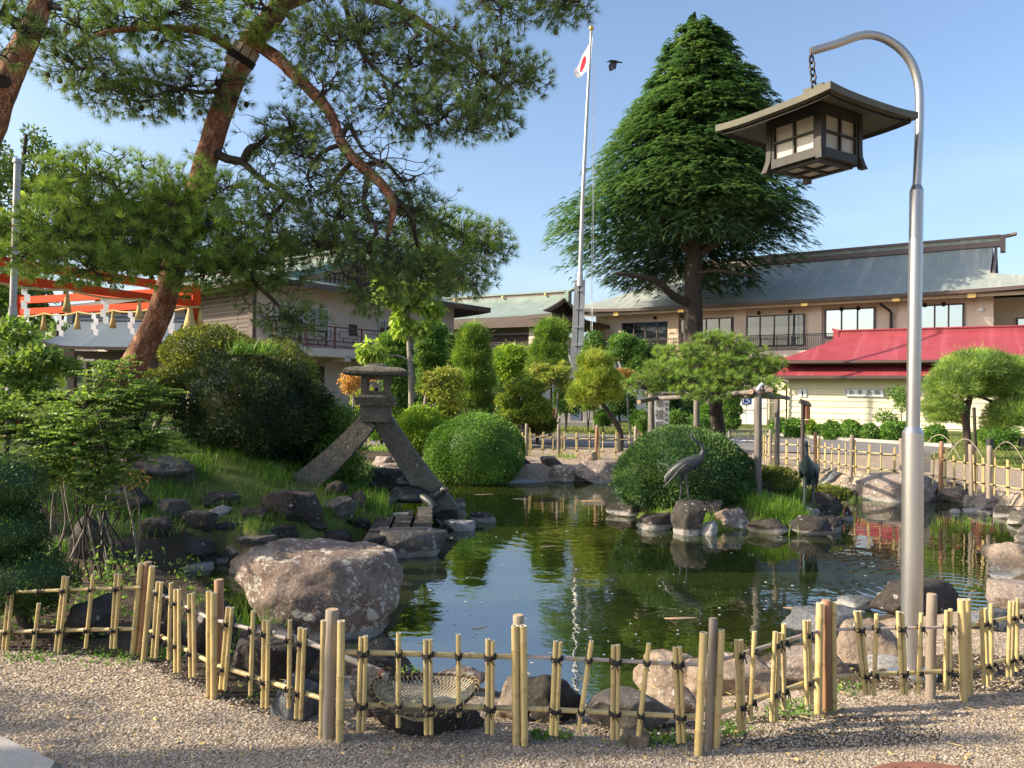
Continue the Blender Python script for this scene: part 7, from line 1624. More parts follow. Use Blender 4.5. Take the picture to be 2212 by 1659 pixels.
def tiers(u0, u1, v0, v1, y, n):
    out = []
    for i in range(n):
        t = (i + .5) / n; w = (u1 - u0) * (.34 + .16 * math.sin(math.pi * min(1, t * .8 + .25))) * random.uniform(.9, 1.08); h = (v1 - v0) / n * .66; c = (u0 + u1) / 2 + random.uniform(-.04, .04) * (u1 - u0); vc = lerp(v0, v1, t); out.append((c - w, vc - h, c + w, vc + h, y))
    return out
kw = dict(lumps=.05, jit=.9, depth=.12, zmin=-.95, k=5)
topiary('cloud_topiary', 'tall stacked clipped column tree just right of the stone lantern roof', [(855, 880, 24), (852, 780, 24)], .07, tiers(822, 890, 722, 905, 24, 7), 'leaf_topiary', 12000, .10, .05, **kw)
topiary('cloud_topiary', 'stacked clipped column tree with a domed top left of the feathery cone pine', [(935, 880, 25), (932, 760, 25)], .07, tiers(898, 964, 700, 882, 25, 6), 'leaf_topiary', 12000, .10, .05, **kw)
topiary('cloud_topiary', 'dark clipped column half hidden behind the feathery cone pine', [(970, 880, 27), (970, 780, 27)], .07, [(954, 724, 990, 790, 27), (950, 775, 990, 860, 27)], 'leaf_juniper', 4500, .10, .05, **kw)
topiary('cone_pine', 'soft tall cone-shaped pine in the middle of the garden trees', [(1002, 905, 23.5), (1008, 880, 23.5), (1022, 760, 23.5)], .08, [(990, 702, 1052, 770, 23.5), (982, 740, 1060, 810, 23.5), (978, 785, 1068, 850, 23.5), (990, 835, 1062, 885, 23.5)], 'needle_bright', 30000, .17, .020, True, 'bark_dark', lumps=.05, jit=.55, depth=.2, zmin=-.9, up=.7)
topiary('round_tree', 'round-headed clipped tree right of the cone pine', [(1105, 880, 30), (1095, 850, 30), (1100, 815, 30)], .09, [(1058, 746, 1148, 812, 30), (1068, 780, 1140, 826, 30)], 'leaf_lime', 7000, .12, .06, **{**kw, 'lumps': .07})
topiary('column_pine', 'domed columnar pine left of the flagpole', [(1190, 900, 27), (1190, 760, 27)], .08, [(1158, 690, 1225, 748, 27), (1146, 730, 1222, 785, 27), (1138, 765, 1225, 820, 27)], 'needle_bright', 24000, .17, .022, True, 'bark_dark', lumps=.05, jit=.55, depth=.2, zmin=-.9, up=.7)
topiary('golden_cloud_pine', 'low golden cloud-pruned pine left of the flagpole base', [(1130, 935, 23), (1122, 900, 23), (1132, 850, 23), (1125, 835, 23)], .06, [(1092, 818, 1172, 858, 23), (1070, 850, 1120, 885, 23), (1125, 858, 1190, 895, 23), (1072, 880, 1142, 915, 23), (1140, 884, 1190, 910, 23)], 'leaf_gold', 9000, .09, .045, **{**kw, 'lumps': .1})
random.seed(55)
leafy('orange_tinged_maple', 'small maple with orange-tinged top left of the flagpole', 'tree', (at(1192, 920, 26).x, 26, 0), at(1210, 830, 26), .05, cl((1142, 786, 1190, 806, 26), (1180, 790, 1236, 815, 26), (1160, 805, 1205, 826, 25.8), (1195, 815, 1240, 842, 26), (1150, 822, 1190, 842, 26.2), (1205, 780, 1228, 800, 26.2)), 'leaf_autumn', 2600, .13, .05, 'bark_pale', jit=.8, fill=.6)
topiary('dark_cone_tree', 'dense dark cone tree just right of the flagpole', [(1284, 890, 34), (1284, 790, 34)], .08, [(1264, 716, 1302, 765, 34), (1254, 740, 1312, 800, 34), (1252, 780, 1316, 850, 34)], 'leaf_topiary', 6000, .12, .06, **kw)
topiary('dark_cloud_tree', 'dark round-padded tree in front of the left hall window', [(1370, 900, 33), (1375, 800, 33)], .08, [(1318, 722, 1372, 752, 33), (1314, 742, 1360, 780, 33), (1352, 736, 1402, 775, 33), (1346, 762, 1400, 800, 33), (1395, 750, 1440, 795, 33), (1340, 790, 1420, 830, 33)], 'leaf_topiary', 9000, .12, .06, **kw)
topiary('golden_pine', 'yellow-green leaning pine right of the flagpole base', [(1340, 934, 21), (1318, 895, 21), (1298, 868, 21), (1285, 845, 21), (1300, 800, 21)], .085, [(1250, 760, 1325, 805, 21), (1240, 790, 1342, 850, 21), (1222, 828, 1300, 880, 21), (1280, 830, 1345, 870, 21)], 'needle_yellow', 26000, .12, .018, True, 'bark_dark', lumps=.15, jit=.9, depth=.4, zmin=-.8, up=.8)
leafy('small_orange_maple', 'little orange maple right behind the yellow-green leaning pine', 'tree', (at(1362, 905, 28).x, 28, 0), at(1352, 830, 28), .04, cl((1322, 796, 1362, 814, 28), (1345, 802, 1382, 822, 28), (1332, 816, 1370, 836, 28)), 'leaf_orange', 800, .13, .055, 'bark_pale', jit=.8, fill=.6)
random.seed(77)
leafy('broad_leaved_magnolia', 'slim broad-leaved tree with big pale leaves and a pale trunk right of the gabled hall', 'tree', (at(884, 930, 22).x, 22, 0), at(880, 640, 22), .10, cl((800, 598, 880, 650, 22), (860, 605, 950, 640, 22), (905, 640, 960, 685, 22), (846, 672, 890, 725, 22), (770, 732, 832, 780, 21.6), (885, 690, 930, 725, 22), (840, 630, 900, 665, 22)), 'leaf_magnolia', 1700, .26, .13, 'bark_pale', droop=1.0, jit=.7)
leafy('orange_maple', 'orange-leaved maple left of the stone lantern', 'tree', (at(760, 900, 17).x, 17, 0), at(765, 830, 17), .04, cl((733, 803, 785, 838, 17), (738, 826, 775, 850, 17), (790, 795, 830, 822, 17.4)), 'leaf_orange', 1000, .09, .04, 'bark_pale')
leafy('green_gold_maple', 'yellow-green maple behind the stone lantern body', 'tree', (at(775, 930, 17.5).x, 17.5, 0), at(775, 860, 17.5), .04, cl((750, 840, 830, 880, 17.5), (760, 870, 800, 905, 17.5), (775, 835, 815, 865, 17.5)), 'leaf_autumn', 1600, .08, .035, 'bark_pale')
leafy('curved_trunk_maple', 'yellow-orange maple with a curved pale trunk left of the cone pine', 'tree', (at(972, 905, 21.5).x, 21.5, 0), at(975, 835, 21.5), .06, cl((908, 800, 960, 830, 21.5), (935, 793, 1000, 815, 21.5), (918, 835, 985, 868, 21.5), (955, 812, 1008, 845, 21.5), (905, 825, 940, 850, 21.5), (960, 850, 1010, 885, 21.5)), 'leaf_autumn', 3600, .10, .045, 'bark_pale', trunk_pts=[Vector((at(920, 905, 21.5).x, 21.5, 0)), at(918, 880, 21.5), at(922, 850, 21.5), at(930, 832, 21.5), at(960, 825, 21.5), at(985, 808, 21.5)])
# clipped balls on the ground
for k, (box, y, mat, lab) in enumerate([((1119, 896, 1202, 936), 24, 'leaf_bronze', 'low rounded olive bush left of the flagpole plinth'), ((1286, 888, 1324, 918), 27, 'leaf_dome', 'clipped ball right of the flagpole base behind the leaning pine'), ((1362, 890, 1402, 920), 26, 'leaf_dome', 'small clipped ball left of the white festival sign'), ((1376, 905, 1420, 938), 22, 'leaf_topiary', 'clipped ball partly behind the left side of the festival sign'),
        ((1440, 890, 1480, 930), 25, 'leaf_topiary', 'clipped ball right of the festival sign'), ((1510, 876, 1542, 904), 30, 'leaf_dome', 'upper clipped ball left of the island pine trunk'), ((1487, 898, 1542, 930), 26, 'leaf_dome', 'lower clipped ball between the wooden prop and the pine trunk')]):
    bush('clipped_ball', lab, 'bush', box, y, mat, 3000, .09, .045, **kw)
topiary('cloud_topiary', 'dark clipped column right behind the island pine trunk', [(1576, 915, 29), (1576, 870, 29)], .06, [(1558, 848, 1596, 880, 29), (1555, 872, 1600, 900, 29), (1560, 895, 1598, 925, 29)], 'leaf_topiary', 4500, .11, .055, **kw)
hedge = [(1664, 1702, 905, 940, 'leaf_topiary', 'first hedge ball from the left before the washroom'), (1694, 1736, 905, 943, 'leaf_dome', 'hedge ball behind the slim brown post'), (1735, 1763, 908, 930, 'leaf_lime', 'small yellow-green hedge ball below the washroom sign'), (1758, 1788, 918, 944, 'leaf_dome', 'loose small hedge ball right of the yellow-green one'), (1777, 1818, 911, 948, 'leaf_dome', 'hedge ball under the right half of the washroom sign'), (1816, 1860, 907, 950, 'leaf_dome', 'largest hedge ball before the washroom'),
         (1859, 1896, 917, 952, 'leaf_topiary', 'hedge ball left of the little pale tree'), (1903, 1944, 914, 954, 'leaf_dome', 'hedge ball below the little pale tree'), (1940, 1968, 912, 950, 'leaf_dome', 'hedge ball half hidden by the lamp pole'), (2000, 2042, 918, 958, 'leaf_dome', 'hedge ball right of the lamp pole')]
for k, (u0, u1, v0, v1, mat, lab) in enumerate(hedge):
    yy = gnd((u0 + u1) / 2, v1 + 4).y; bush('hedge_ball', lab, 'bush', (u0, v0, u1, v1 + 8), yy + .4, mat, 1800, .10, .05, group='hedge balls before the washroom', **{**kw, 'lumps': .1, 'depth': .25, 'jit': 1.2})
leafy('young_pale_tree', 'young loose pale green tree before the washroom wall left of the lamp pole', 'tree', (at(1948, 945, 34).x, 34, 0), at(1945, 860, 34), .04, cl((1914, 832, 1965, 865, 34), (1930, 850, 1975, 890, 34), (1890, 885, 1940, 915, 34.4), (1905, 900, 1945, 930, 34.4)), 'leaf_maple', 1500, .15, .06, 'bark_pale')
for k, (box, y, mat, lab) in enumerate([((1000, 850, 1068, 905), 27, 'leaf_topiary', 'dark green shrub at the foot of the cone pine'), ((1062, 812, 1120, 880), 32, 'leaf_juniper', 'dark shrub under the round-headed tree before the garden wall'), ((1196, 826, 1250, 900), 31, 'leaf_topiary', 'dark green shrub behind the maple left of the flagpole'), ((890, 862, 930, 905), 24, 'leaf_dome', 'small clipped bush between the two stacked columns'),
        ((1310, 842, 1372, 905), 32, 'leaf_juniper', 'dark shrub behind the yellow-green leaning pine'), ((1400, 815, 1455, 900), 33, 'leaf_topiary', 'tall dark shrub behind the festival sign'), ((1450, 840, 1510, 905), 33, 'leaf_juniper', 'dark shrub right behind the left trellis pole'), ((936, 872, 985, 910), 23, 'leaf_gold', 'low golden shrub at the foot of the curved maple'), ((1252, 842, 1290, 890), 34, 'leaf_topiary', 'shrub right behind the flagpole base'), ((800, 905, 850, 950), 22, 'leaf_dome', 'small green shrub seen right of the lantern body'), ((1150, 880, 1200, 915), 27, 'leaf_orange', 'low orange-tinged shrub behind the golden cloud pine')]):
    bush('garden_shrub', lab, 'bush', box, y, mat, 3200, .12, .055, lumps=.16, jit=1.2, depth=.3, k=4)
# right pine with its props
rp_ = [(2092, 985, 18.6), (2088, 900, 18.6), (2098, 850, 18.7), (2110, 810, 18.8)]
topiary('clipped_pine', 'wide clipped bright green pine with hanging skirts at the right edge', rp_, .10, [(2030, 756, 2200, 830, 18.8), (2000, 795, 2110, 870, 18.6), (2120, 775, 2260, 870, 18.8), (1995, 850, 2075, 905, 18.5), (2080, 815, 2190, 870, 19.2), (2130, 850, 2280, 945, 18.6), (2004, 872, 2085, 925, 20.2)], 'needle_bright', 42000, .12, .014, True, 'bark_dark', lumps=.13, jit=.9, depth=.35, zmin=-.6, up=.45)
for k, (u0, v0, u1, v1, mt) in enumerate([(2095, 1002, 2075, 850, 'rust'), (2108, 985, 2104, 880, 'bark_dark'), (2140, 972, 2136, 890, 'bark_dark')]):
    a = gnd(u0, v0); c = at(u1, v1, a.y); b = MB(); b.tube([a - Vector((0, 0, .1)), c], .055 if k == 0 else .045, 8); tag(b.build('pine_prop', M[mt], None, loc=a), ['reddish-brown leaning prop under the right pine', 'dark prop just right of the reddish one under the right pine', 'dark prop farthest right under the right pine'][k], 'prop', 'props under the right pine')
bush('shrub_under_pine', 'green shrub on the lawn behind the pine props', 'bush', (2118, 915, 2195, 968), 24, 'leaf_dome', 2500, .09, .045, **{**kw, 'lumps': .12, 'depth': .25})
leafy('loose_conifer', 'loose conifer rising behind the red roof at the right edge', 'tree', (at(2215, 900, 44).x, 44, 0), at(2212, 715, 44), .16, cl((2185, 715, 2240, 770, 44), (2175, 760, 2260, 830, 44)), 'needle_bright', 1800, .35, .10)

# island pine on its trellis
random.seed(91); IY = 13.3
ip = empty('trained_pine', (at(1548, 930, IY).x, IY, hz(at(1548, 930, IY).x, IY)), 0, 'spreading bright green pine trained flat over a log trellis on the island', 'tree')
tp = [at(1562, 1010, IY), at(1552, 930, IY), at(1546, 880, IY), at(1552, 830, IY), at(1560, 790, IY), at(1550, 750, IY)]; b = MB(); bark_tube(b, tp, [.13, .12, .11, .10, .085, .05], 14, .12, 4); b.build('trunk', M['bark_dark'], ip); isk = smooth_path(tp, 3)
for pl, rd in (([(1550, 830, IY), (1500, 815, IY), (1440, 825, 13.0), (1390, 840, 12.8)], [.07, .055, .04, .02]), ([(1552, 830, IY), (1610, 815, IY), (1660, 805, 13.0), (1690, 795, 12.8)], [.06, .05, .045, .02]), ([(1548, 850, IY), (1590, 850, 12.4), (1640, 845, 12.0)], [.05, .04, .02])):
    b = MB(); P_ = pts_px(pl); bark_tube(b, P_, rd, 9, .1, 3); b.build('limb', M['bark_dark'], ip); isk += smooth_path(P_, 3)
for (u, v, ru, rv, y, dr, nt) in ((1550, 742, 62, 28, 13.3, .55, 170), (1490, 770, 60, 28, 13.2, .5, 150), (1610, 770, 55, 28, 13.3, .5, 140), (1545, 790, 75, 30, 12.9, .5, 190), (1440, 800, 55, 26, 13.0, .5, 130), (1480, 825, 70, 24, 12.7, .5, 160), (1390, 830, 45, 22, 12.8, .4, 90), (1580, 825, 75, 26, 12.6, .5, 180), (1640, 800, 40, 26, 13.0, .4, 90), (1655, 835, 38, 20, 12.5, .4, 80), (1675, 790, 22, 18, 12.9, .3, 45), (1440, 760, 28, 14, 13.4, .3, 40), (1540, 850, 90, 16, 12.4, .5, 120)):
    k = 1 / ppm(y); bough(ip, isk, at(u, v, y), (ru * k, dr, rv * k), int(nt * 1.25), 26, .095, .0085, 'needle_bright', sec=6, upb=.7)
ts = empty('log_trellis', gnd(1637, 1098, -.1), 0, 'grey log trellis on four poles holding up the trained pine', 'trellis')
tops = {}
for nm, (u, vb, vt, y, r) in {'a': (1637, 1101, 843, 11.75, .058), 'b': (1679, 1012, 858, 14.4, .048), 'c': (1505, 935, 846, 15.2, .06), 'd': (1407, 950, 852, 14.0, .06)}.items():
    base = at(u, vb, y); base.z = min(base.z, hz(base.x, base.y)) - .05; top = at(u + (1 if nm == 'a' else 0), vt, y); b = MB(); log(b, base, top, r, 10); b.build('prop_pole', [M['log_dark'], M['log_cut']], ts); tops[nm] = top
def lg(a, c, r=.04): b = MB(); log(b, a, c, r, 8); b.build('crossbar', [M['log_dark'], M['log_cut']], ts)
up_ = Vector((0, 0, .06))
lg(at(1400, 862, 14.0), at(1645, 846, 11.7)); lg(at(1395, 850, 14.1), at(1690, 858, 14.3)); lg(at(1605, 858, 14.6), at(1665, 842, 11.4)); lg(at(1500, 852, 15.2), at(1660, 838, 11.6)); lg(at(1622, 846, 11.7), at(1702, 860, 14.4)); lg(at(1380, 868, 13.0), at(1470, 848, 15.0)); lg(at(1450, 850, 15), at(1590, 850, 12.0), .03)
b = MB(); q = tops['a']; b.tube([q + Vector((-.03, -.06, .0)), q + Vector((0, -.07, .06)), q + Vector((.06, 0, .09))], .03, 6); b.build('wrapping', M['white_paint'], ts)

# ------------------------------------------------------------------ Himalayan cedar
def cedar(name, label, foot, Y):
    k = 1 / ppm(Y); base = Vector((foot.x, Y, 0)); o = empty(name, base, 0, label, 'tree'); X0 = at(1498, 700, Y).x
    prof = [(30, 2, 3), (60, 30, 35), (100, 75, 70), (160, 105, 110), (200, 115, 150), (300, 190, 185), (400, 240, 205), (450, 300, 225), (475, 335, 240), (520, 318, 236), (570, 270, 195), (615, 170, 150), (640, 60, 60)]
    vv = np.array([p[0] for p in prof]); lf = np.array([p[1] for p in prof]) * k; rg = np.array([p[2] for p in prof]) * k
    zof = lambda v: at(1498, v, Y).z
    tp = [base, at(1497, 720, Y), at(1498, 600, Y), at(1502, 480, Y), at(1500, 300, Y), at(1500, 120, Y), at(1501, 40, Y)]; b = MB(); bark_tube(b, tp, [.75, .64, .56, .44, .28, .12, .03], 16, .08, 5); b.build('trunk', M['bark_dark'], o)
    for pl, rd in (([(1492, 655, Y), (1455, 640, Y - 1), (1415, 605, Y - 2), (1330, 590, Y - 2.5)], [.33, .28, .2, .1]), ([(1502, 560, Y), (1540, 530, Y - .5), (1600, 500, Y - 1)], [.3, .22, .1]), ([(1495, 560, Y), (1470, 520, Y), (1440, 480, Y - .5), (1380, 450, Y - .5)], [.3, .22, .18, .08]), ([(1500, 590, Y), (1560, 585, Y - 1.5), (1640, 600, Y - 2)], [.16, .12, .05])):
        b = MB(); bark_tube(b, pts_px(pl), rd, 9, .1, 3); b.build('limb', M['bark_dark'], o)
    nbr = 520; per = 66; SP = []; SD = []; SL_ = []; ST = []
    for i in range(nbr):
        v = 36 + (622 - 36) * rng.random() ** .72; ph = rng.uniform(0, 2 * np.pi)
        if v > 500 and math.sin(ph) < -.30: continue
        w = (1 - math.cos(ph)) / 2
        R = (np.interp(v, vv, lf) * w + np.interp(v, vv, rg) * (1 - w)) * rng.uniform(.82, 1.06); z0 = zof(v) + .09 * R; d = np.array([math.cos(ph), math.sin(ph), 0]); s = np.array([-d[1], d[0], 0])
        t = .30 + .70 * rng.random(per) ** .75; spread = (.12 + .18 * t) * R * np.clip(rng.normal(size=per), -1.5, 1.5) * .6
        rise = R * .10 * np.sin(np.pi * t * .9) - R * .16 * t ** 2.2 + .25
        P = np.array([X0, Y, z0]) + d * (R * t)[:, None] + s * spread[:, None] + np.array([0, 0, 1.0]) * (rise + rng.normal(size=per) * .13 - np.abs(spread) * .30)[:, None]
        SP.append(P); SD.append(d + s * (spread / max(R, .3) * 1.6)[:, None] + rdir(per) * .55); SL_.append(rng.uniform(.38, .72, per) * min(1, .45 + R * .12)); ST.append(np.clip(rng.uniform(.05, .6) + .35 * (t - .6) + rng.normal(size=per) * .12, 0, .95))  # tone lightens towards bough ends, as if lit
    P = np.concatenate(SP); D = np.concatenate(SD); D[:, 2] *= .3; D = unit(D); L = np.concatenate(SL_); T = np.concatenate(ST); S = unit(np.cross(D, np.array([0, 0, 1.0]))); n = len(P); F = Fol(); Z = np.array([0, 0, 1.0])
    for kk in range(7):
        t = (kk + .3) / 7; q = P + D * (L * t)[:, None] - Z * (L * .6 * t * t)[:, None]; bl = L * (.42 * (1 - t) + .14)
        for sg_ in (-1, 1):
            dd = unit(D * .75 + S * sg_ * .75 - Z * (.18 + .35 * t) + rdir(n) * .2); e = q + dd * bl[:, None]; wv = unit(np.cross(dd, Z)) * (.055 * (1.15 - t * .6))
            F.tris(np.stack([q - wv, q + wv, e], 1), np.clip(T + .25 * (t - .4), 0, 1))  # blades lighten towards the spray tip: lit tips put into the tone
    m = 12000; v = 60 + 470 * rng.random(m) ** .8; ph = rng.uniform(0, 2 * np.pi, m); w = (1 - np.cos(ph)) / 2; R = (np.interp(v, vv, lf) * w + np.interp(v, vv, rg) * (1 - w)) * .60 * np.sqrt(rng.random(m)); zz = np.array([zof(x) for x in v])
    F.leaves(np.column_stack([X0 + R * np.cos(ph), Y + R * np.sin(ph), zz]), rdir(m) * np.array([1, 1, .5]) + np.array([0, 0, -.3]), .75, .16, rng.uniform(0, .25, m))  # inner leaves kept in dark tones, painting in the shaded crown interior
    F.build('crown', M['cedar'], o)
cedar('cedar_tree', 'tall dark green conical cedar with drooping branches before the long hall', at(1498, 860, 51), 51.0)

# ------------------------------------------------------------------ woods behind on the left
random.seed(8)
def ftree(label, u, vt, vb, w, y, mat, n=2600, L=.5, group='trees on the hill behind', name='forest_tree', cat='tree'):
    c = at(u, (vt + vb) / 2, y); k = 1 / ppm(y); zt, zb2 = at(u, vt, y).z, at(u, vb, y).z; clumps = []
    for i in range(9):
        a = random.uniform(0, 6.28); t = random.random(); rr = w * k * .5 * (.35 + .65 * math.sin(math.pi * min(.9, .2 + .75 * t))) ; clumps.append((Vector((c.x + math.cos(a) * rr * .55, y + math.sin(a) * rr * .55, lerp(zb2 + rr * .3, zt - rr * .25, t))), (rr * .62, rr * .62, rr * .48)))
    leafy(name, label, cat, (c.x, y, 0), (c.x, y, zt - 1), .3, clumps, mat, n, L, L * .5, group=group, per_part=False, branches=False, fill=.4)
for args in (('tall rounded tree at the top of the wooded hill, far left', 55, 268, 470, 150, 70, 'leaf_forest'), ('bushy tree on the far left hillside partly behind the grey pole', -30, 300, 500, 140, 66, 'leaf_forest'), ('hillside tree right of the grey pole behind the pine boughs', 140, 320, 540, 150, 72, 'leaf_forest'), ('pale bamboo grove glowing on the left hillside behind the pole', 70, 430, 560, 130, 60, 'leaf_bambooforest'), ('second yellow-green bamboo clump lower on the left hillside', -20, 450, 570, 110, 58, 'leaf_bambooforest'),
             ('dark hillside tree behind the vermilion beams', 200, 420, 640, 170, 62, 'leaf_forest'), ('hillside tree behind the leaning trunk', 330, 450, 620, 150, 70, 'leaf_forest'), ('shadowy tree behind the left vermilion post', 40, 560, 700, 190, 52, 'leaf_forest'), ('dark conifer showing above the gabled hall ridge', 620, 505, 640, 110, 78, 'leaf_forest'), ('conifer above the gabled hall left of its ridge end', 710, 498, 620, 100, 80, 'leaf_forest'), ('tall conifer just right of the gabled hall ridge end', 880, 505, 650, 120, 82, 'leaf_forest'), ('conifer farther right behind the gabled hall', 955, 530, 660, 90, 82, 'leaf_forest'), ('tree behind the gabled hall roof on its left side', 500, 510, 650, 140, 76, 'leaf_forest')):
    ftree(*args)
hb = MB(); 
hb.grid(lambda s, t: (lerp(-170, -8, s) , lerp(62, 150, t), max(-.5, -1.0 + 17 * math.sin(math.pi * min(1, .12 + t * .7)) * (1 - s) ** .6 * (0.8 + .25 * math.sin(9 * s + 5 * t)))), 40, 20)
hm = simple('wooded_hill', (.055, .085, .03), (.03, .05, .02), rough=.95, scale=.4, bstr=.8, kind='World', bdist=.6); tag(hb.build('hill', hm), kind='structure')
F = Fol(); m = 9000; s = rng.random(m); t = rng.random(m); x = -170 + 162 * s; y = 62 + 88 * t; z = np.maximum(0, -1.0 + 17 * np.sin(np.pi * np.minimum(1, .12 + t * .7)) * (1 - s) ** .6) + rng.uniform(0, 3.0, m)
F.leaves(np.column_stack([x, y, z]), rdir(m), 1.6, .9); tag(F.build('hillside_wood', M['leaf_forest']), 'dense wood covering the hill behind the shrine on the left', kind='stuff')

# ------------------------------------------------------------------ grass, ground cover, gravel
def blades(F, P, h, w, lean=.6, lo=0, hi=1, dirb=None):
    n = len(P); a = rng.uniform(0, 2 * np.pi, n); d = np.column_stack([np.cos(a), np.sin(a), np.zeros(n)]); 
    if dirb is not None: d = unit(d + np.array(dirb))
    s = np.column_stack([-d[:, 1], d[:, 0], np.zeros(n)]); hh = (h * rng.uniform(.55, 1.25, n))[:, None]; ln_ = (lean * rng.uniform(.3, 1.2, n))[:, None]; Z = np.array([0, 0, 1.0]); w2 = w * .5
    m1 = P + Z * hh * .6 + d * hh * ln_ * .35; e = P + Z * hh * (1 - .35 * ln_) + d * hh * ln_; tone = rng.uniform(lo, hi, n)
    F.quads(np.stack([P - s * w2, P + s * w2, m1 + s * w2 * .8, m1 - s * w2 * .8], 1), tone); F.tris(np.stack([m1 - s * w2 * .8, m1 + s * w2 * .8, e], 1), tone)
def scatter(n, x0, x1, y0, y1, ok, clump=0, cr=.12):
    if clump: C = np.column_stack([rng.uniform(x0, x1, clump), rng.uniform(y0, y1, clump)]); P = C[rng.integers(0, clump, n)] + rng.normal(size=(n, 2)) * cr
    else: P = np.column_stack([rng.uniform(x0, x1, n), rng.uniform(y0, y1, n)])
    P = P[ok(P)]; return np.column_stack([P, height(P)])
F = Fol(); mound_ok = lambda P: (sdist(P, POND) > .25) & (P[:, 0] < -.55 - .0 * P[:, 1]) & (P[:, 0] > -.60 * P[:, 1] - .3)
blades(F, scatter(15000, -5.5, -.6, 8.0, 11.6, mound_ok, 170, .12), .17, .006, .9, 0, 1); blades(F, scatter(3500, -5.5, -.6, 6.9, 8.4, mound_ok, 40, .08), .15, .005, .9, 0, 1)
F.build('mound_grass', M['grass']); tag(bpy.data.objects['mound_grass'], 'long dark green grass drooping over the mound', kind='stuff')
F = Fol()
def patch(u, v, z, n, r, h, y=None):
    c = gnd(u, v, z); P = np.array(c[:2]) + rng.normal(size=(n, 2)) * r; Z_ = height(P); Z_ = np.where(Z_ < WZ, WZ, Z_); blades(F, np.column_stack([P, Z_]), h, .006, .45, 0, 1)
for u, v, z, n, r, h in ((1690, 1110, -.12, 900, .16, .26), (1640, 1098, -.10, 450, .13, .2), (1730, 1108, -.12, 450, .12, .22), (1414, 1108, -.2, 160, .09, .16), (1525, 1122, -.2, 170, .08, .2), (1720, 1060, 0, 350, .3, .2), (1780, 1068, 0, 300, .3, .18)): patch(u, v, z, n, r, h)
F.build('island_grass', M['grass_bright']); tag(bpy.data.objects['island_grass'], 'bright green grass tufts on the island around the cranes', kind='stuff')
F = Fol()
for u, v, z, n, r, h in ((555, 1375, 0, 130, .10, .30), (510, 1385, 0, 50, .07, .25), (820, 1090, 0, 130, .16, .24), (800, 1108, 0, 70, .18, .16)): patch(u, v, z, n, r, h)
for u, v, n in ((1000, 990, 500), (830, 972, 700), (1240, 990, 300), (1880, 1030, 350), (1700, 1012, 300), (1830, 1035, 250), (2090, 1085, 100)): patch(u, v, 0, n, .35, .16)
F.build('bank_grass', M['grass_bright']); tag(bpy.data.objects['bank_grass'], 'light grass tufts along the banks and beside the big boulder', kind='stuff')
F = Fol(); m = 16000; P = np.column_stack([rng.uniform(-12, 14, m), 28.6 + 9 * rng.random(m)]); blades(F, np.column_stack([P, np.zeros(m)]), .10, .02, .5)
lw = scatter(14000, FAR_LAWN[:, 0].min(), FAR_LAWN[:, 0].max(), FAR_LAWN[:, 1].min(), FAR_LAWN[:, 1].max(), lambda P: sdist(P, FAR_LAWN) < 0); blades(F, lw, .09, .012, .5)
kp = np.array([gnd(u, v).xy[:] for u, v in ((1660, 940), (1952, 959), (2058, 966), (2080, 950), (1960, 940), (1670, 928))]); hg = scatter(4500, kp[:, 0].min(), kp[:, 0].max(), kp[:, 1].min(), kp[:, 1].max(), lambda P: sdist(P, kp) < 0); blades(F, hg, .12, .022, .5)
F.build('lawn_grass', M['lawn']); tag(bpy.data.objects['lawn_grass'], 'short dry grass on the lawns behind the drive', kind='stuff')
F = Fol()
for (u, v, n, ru, rv) in ((1200, 1592, 130, 60, 10), (1420, 1598, 260, 75, 16), (1580, 1578, 150, 40, 16), (1700, 1535, 240, 70, 22), (1830, 1490, 80, 40, 14), (1160, 1590, 60, 14, 8), (880, 1450, 30, 40, 12), (230, 1420, 350, 120, 22), (60, 1425, 200, 70, 14), (360, 1415, 120, 40, 16), (560, 1500, 60, 60, 20)):
    PU = rng.normal(size=(n, 2)) * .5; P = np.array([gnd(u + a * ru, v + c * rv)[:] for a, c in PU]); P[:, 2] = .01
    F.leaves(P, rdir(n) * .9 + np.array([0, 0, .3]), .020, .013)
F.build('ground_cover', M['leaf_dome']); tag(bpy.data.objects['ground_cover'], 'low clover and weeds at the foot of the near fence', kind='stuff')
F = Fol()
for (u, v, n, ru, rv, hh) in ((200, 1335, 260, 75, 40, .20), (430, 1330, 120, 40, 30, .16), (560, 1420, 70, 50, 30, .12), (250, 1265, 220, 70, 25, .28), (30, 1350, 200, 60, 30, .18), (400, 1255, 60, 40, 8, .2)):
    PU = rng.normal(size=(n, 2)) * .6; P = np.array([gpt(u + a * ru, v + c * rv)[:] for a, c in PU]); P[:, 2] += hh * rng.random(n) ** 1.3
    F.leaves(P, rdir(n) + np.array([0, 0, .2]), .045, .022)
tag(F.build('bank_weeds', M['leaf_maple']), 'loose green weeds growing behind the left part of the near fence', kind='stuff')
F = Fol(); n = 420; PU = np.column_stack([rng.uniform(-60, 2260, n), 1440 + 210 * rng.random(n) ** .7]); P = np.array([gnd(u, v)[:] for u, v in PU]); P[:, 2] = .012 + .004 * rng.random(n)
D = rdir(n); D[:, 2] *= .12; F.leaves(P[:300], D[:300], .075, .004); F.leaves(P[300:], D[300:], .032, .016)
tag(F.build('fallen_litter', M['straw']), 'brown pine needles and small dead leaves fallen on the gravel', kind='stuff')
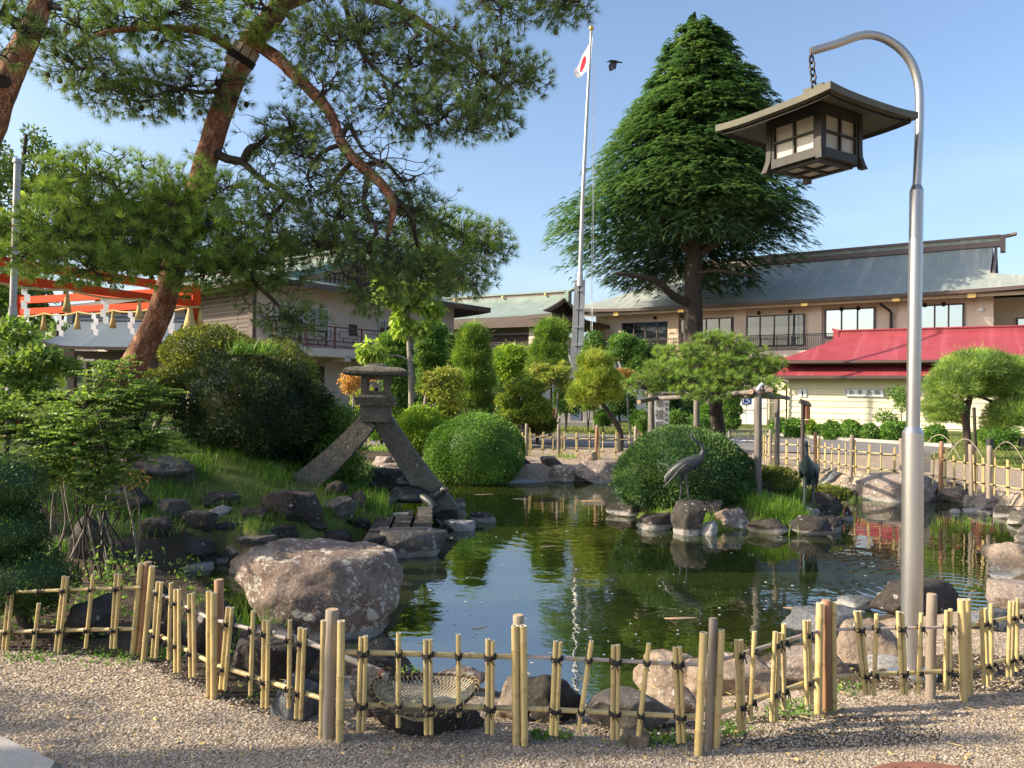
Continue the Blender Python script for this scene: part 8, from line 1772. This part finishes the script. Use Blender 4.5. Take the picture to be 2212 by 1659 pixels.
# gravel: individual chips near the camera
def gravel(n, y0, y1, s0, seed):
    r = np.random.default_rng(seed); y = y0 + (y1 - y0) * r.random(n); x = (r.random(n) * 1.46 - .73) * y; P = np.column_stack([x, y]); keep = (sdist(P, POND) > .45); 
    front = np.array([[p.x, p.y] for p in (posts['Z'], posts['A'], posts['B'], posts['C'], posts['D'], posts['E'], posts['F'], posts['H'], posts['I'])])
    fy = np.interp(P[:, 0], front[:, 0], front[:, 1]); keep &= (P[:, 1] < fy + np.where(P[:, 0] < -.8, .02, .12) + np.where(P[:, 0] < -.8, .15, .5) * r.random(n) ** 2); P = P[keep]; m = len(P)
    s = s0 * r.uniform(.5, 1.3, m); base = np.array([[1, 0, 0], [0, 1, 0], [-1, 0, 0], [0, -1, 0], [0, 0, 1], [0, 0, -1.0]]); V = base[None] * (1 + r.uniform(-.35, .35, (m, 6, 3))) ; V = V + r.normal(size=(m, 6, 3)) * .16
    ang = r.uniform(0, 6.28, m); ca, sa = np.cos(ang), np.sin(ang); X = V[:, :, 0] * ca[:, None] - V[:, :, 1] * sa[:, None]; Y = V[:, :, 0] * sa[:, None] + V[:, :, 1] * ca[:, None]
    tl = r.uniform(-.5, .5, m); Zt = V[:, :, 2] * .62 + X * tl[:, None]
    G = np.stack([X * s[:, None] + P[:, None, 0], Y * s[:, None] * .85 + P[:, None, 1], Zt * s[:, None] + (s * .25 + height(P))[:, None]], 2)
    f = np.array([[0, 1, 4], [1, 2, 4], [2, 3, 4], [3, 0, 4]]); FF = (np.arange(m)[:, None, None] * 6 + f[None]).reshape(-1, 3)
    return G.reshape(-1, 3), FF, np.repeat(r.random(m), 6)
def gravelm():
    m, nt, b = new_mat('gravel_chips'); a = nt.nodes.new('ShaderNodeAttribute'); a.attribute_name = 'tone'
    r = ramp(nt, [(.0, (.19, .15, .11)), (.25, (.27, .22, .165)), (.55, (.34, .285, .215)), (.85, (.42, .355, .28)), (1, (.55, .48, .40))]); nt.links.new(a.outputs['Fac'], r.inputs['Fac']); nt.links.new(r.outputs['Color'], b.inputs['Base Color']); b.inputs['Roughness'].default_value = .9; b.inputs['Specular IOR Level'].default_value = .15; return m
M['gravel'] = gravelm()
GA = [gravel(76000, 2.35, 3.7, .0058, 1), gravel(34000, 3.6, 5.2, .0070, 2)]; o_ = 0; VV = []; FF = []; TT = []
for v, f, t in GA: VV.append(v); FF.append(f + o_); TT.append(t); o_ += len(v)
gv = link('gravel', np_mesh('gravel', np.concatenate(VV), None, np.concatenate(FF), [M['gravel']], np.concatenate(TT))); tag(gv, 'loose beige gravel chips in front of the bamboo fence', kind='stuff')
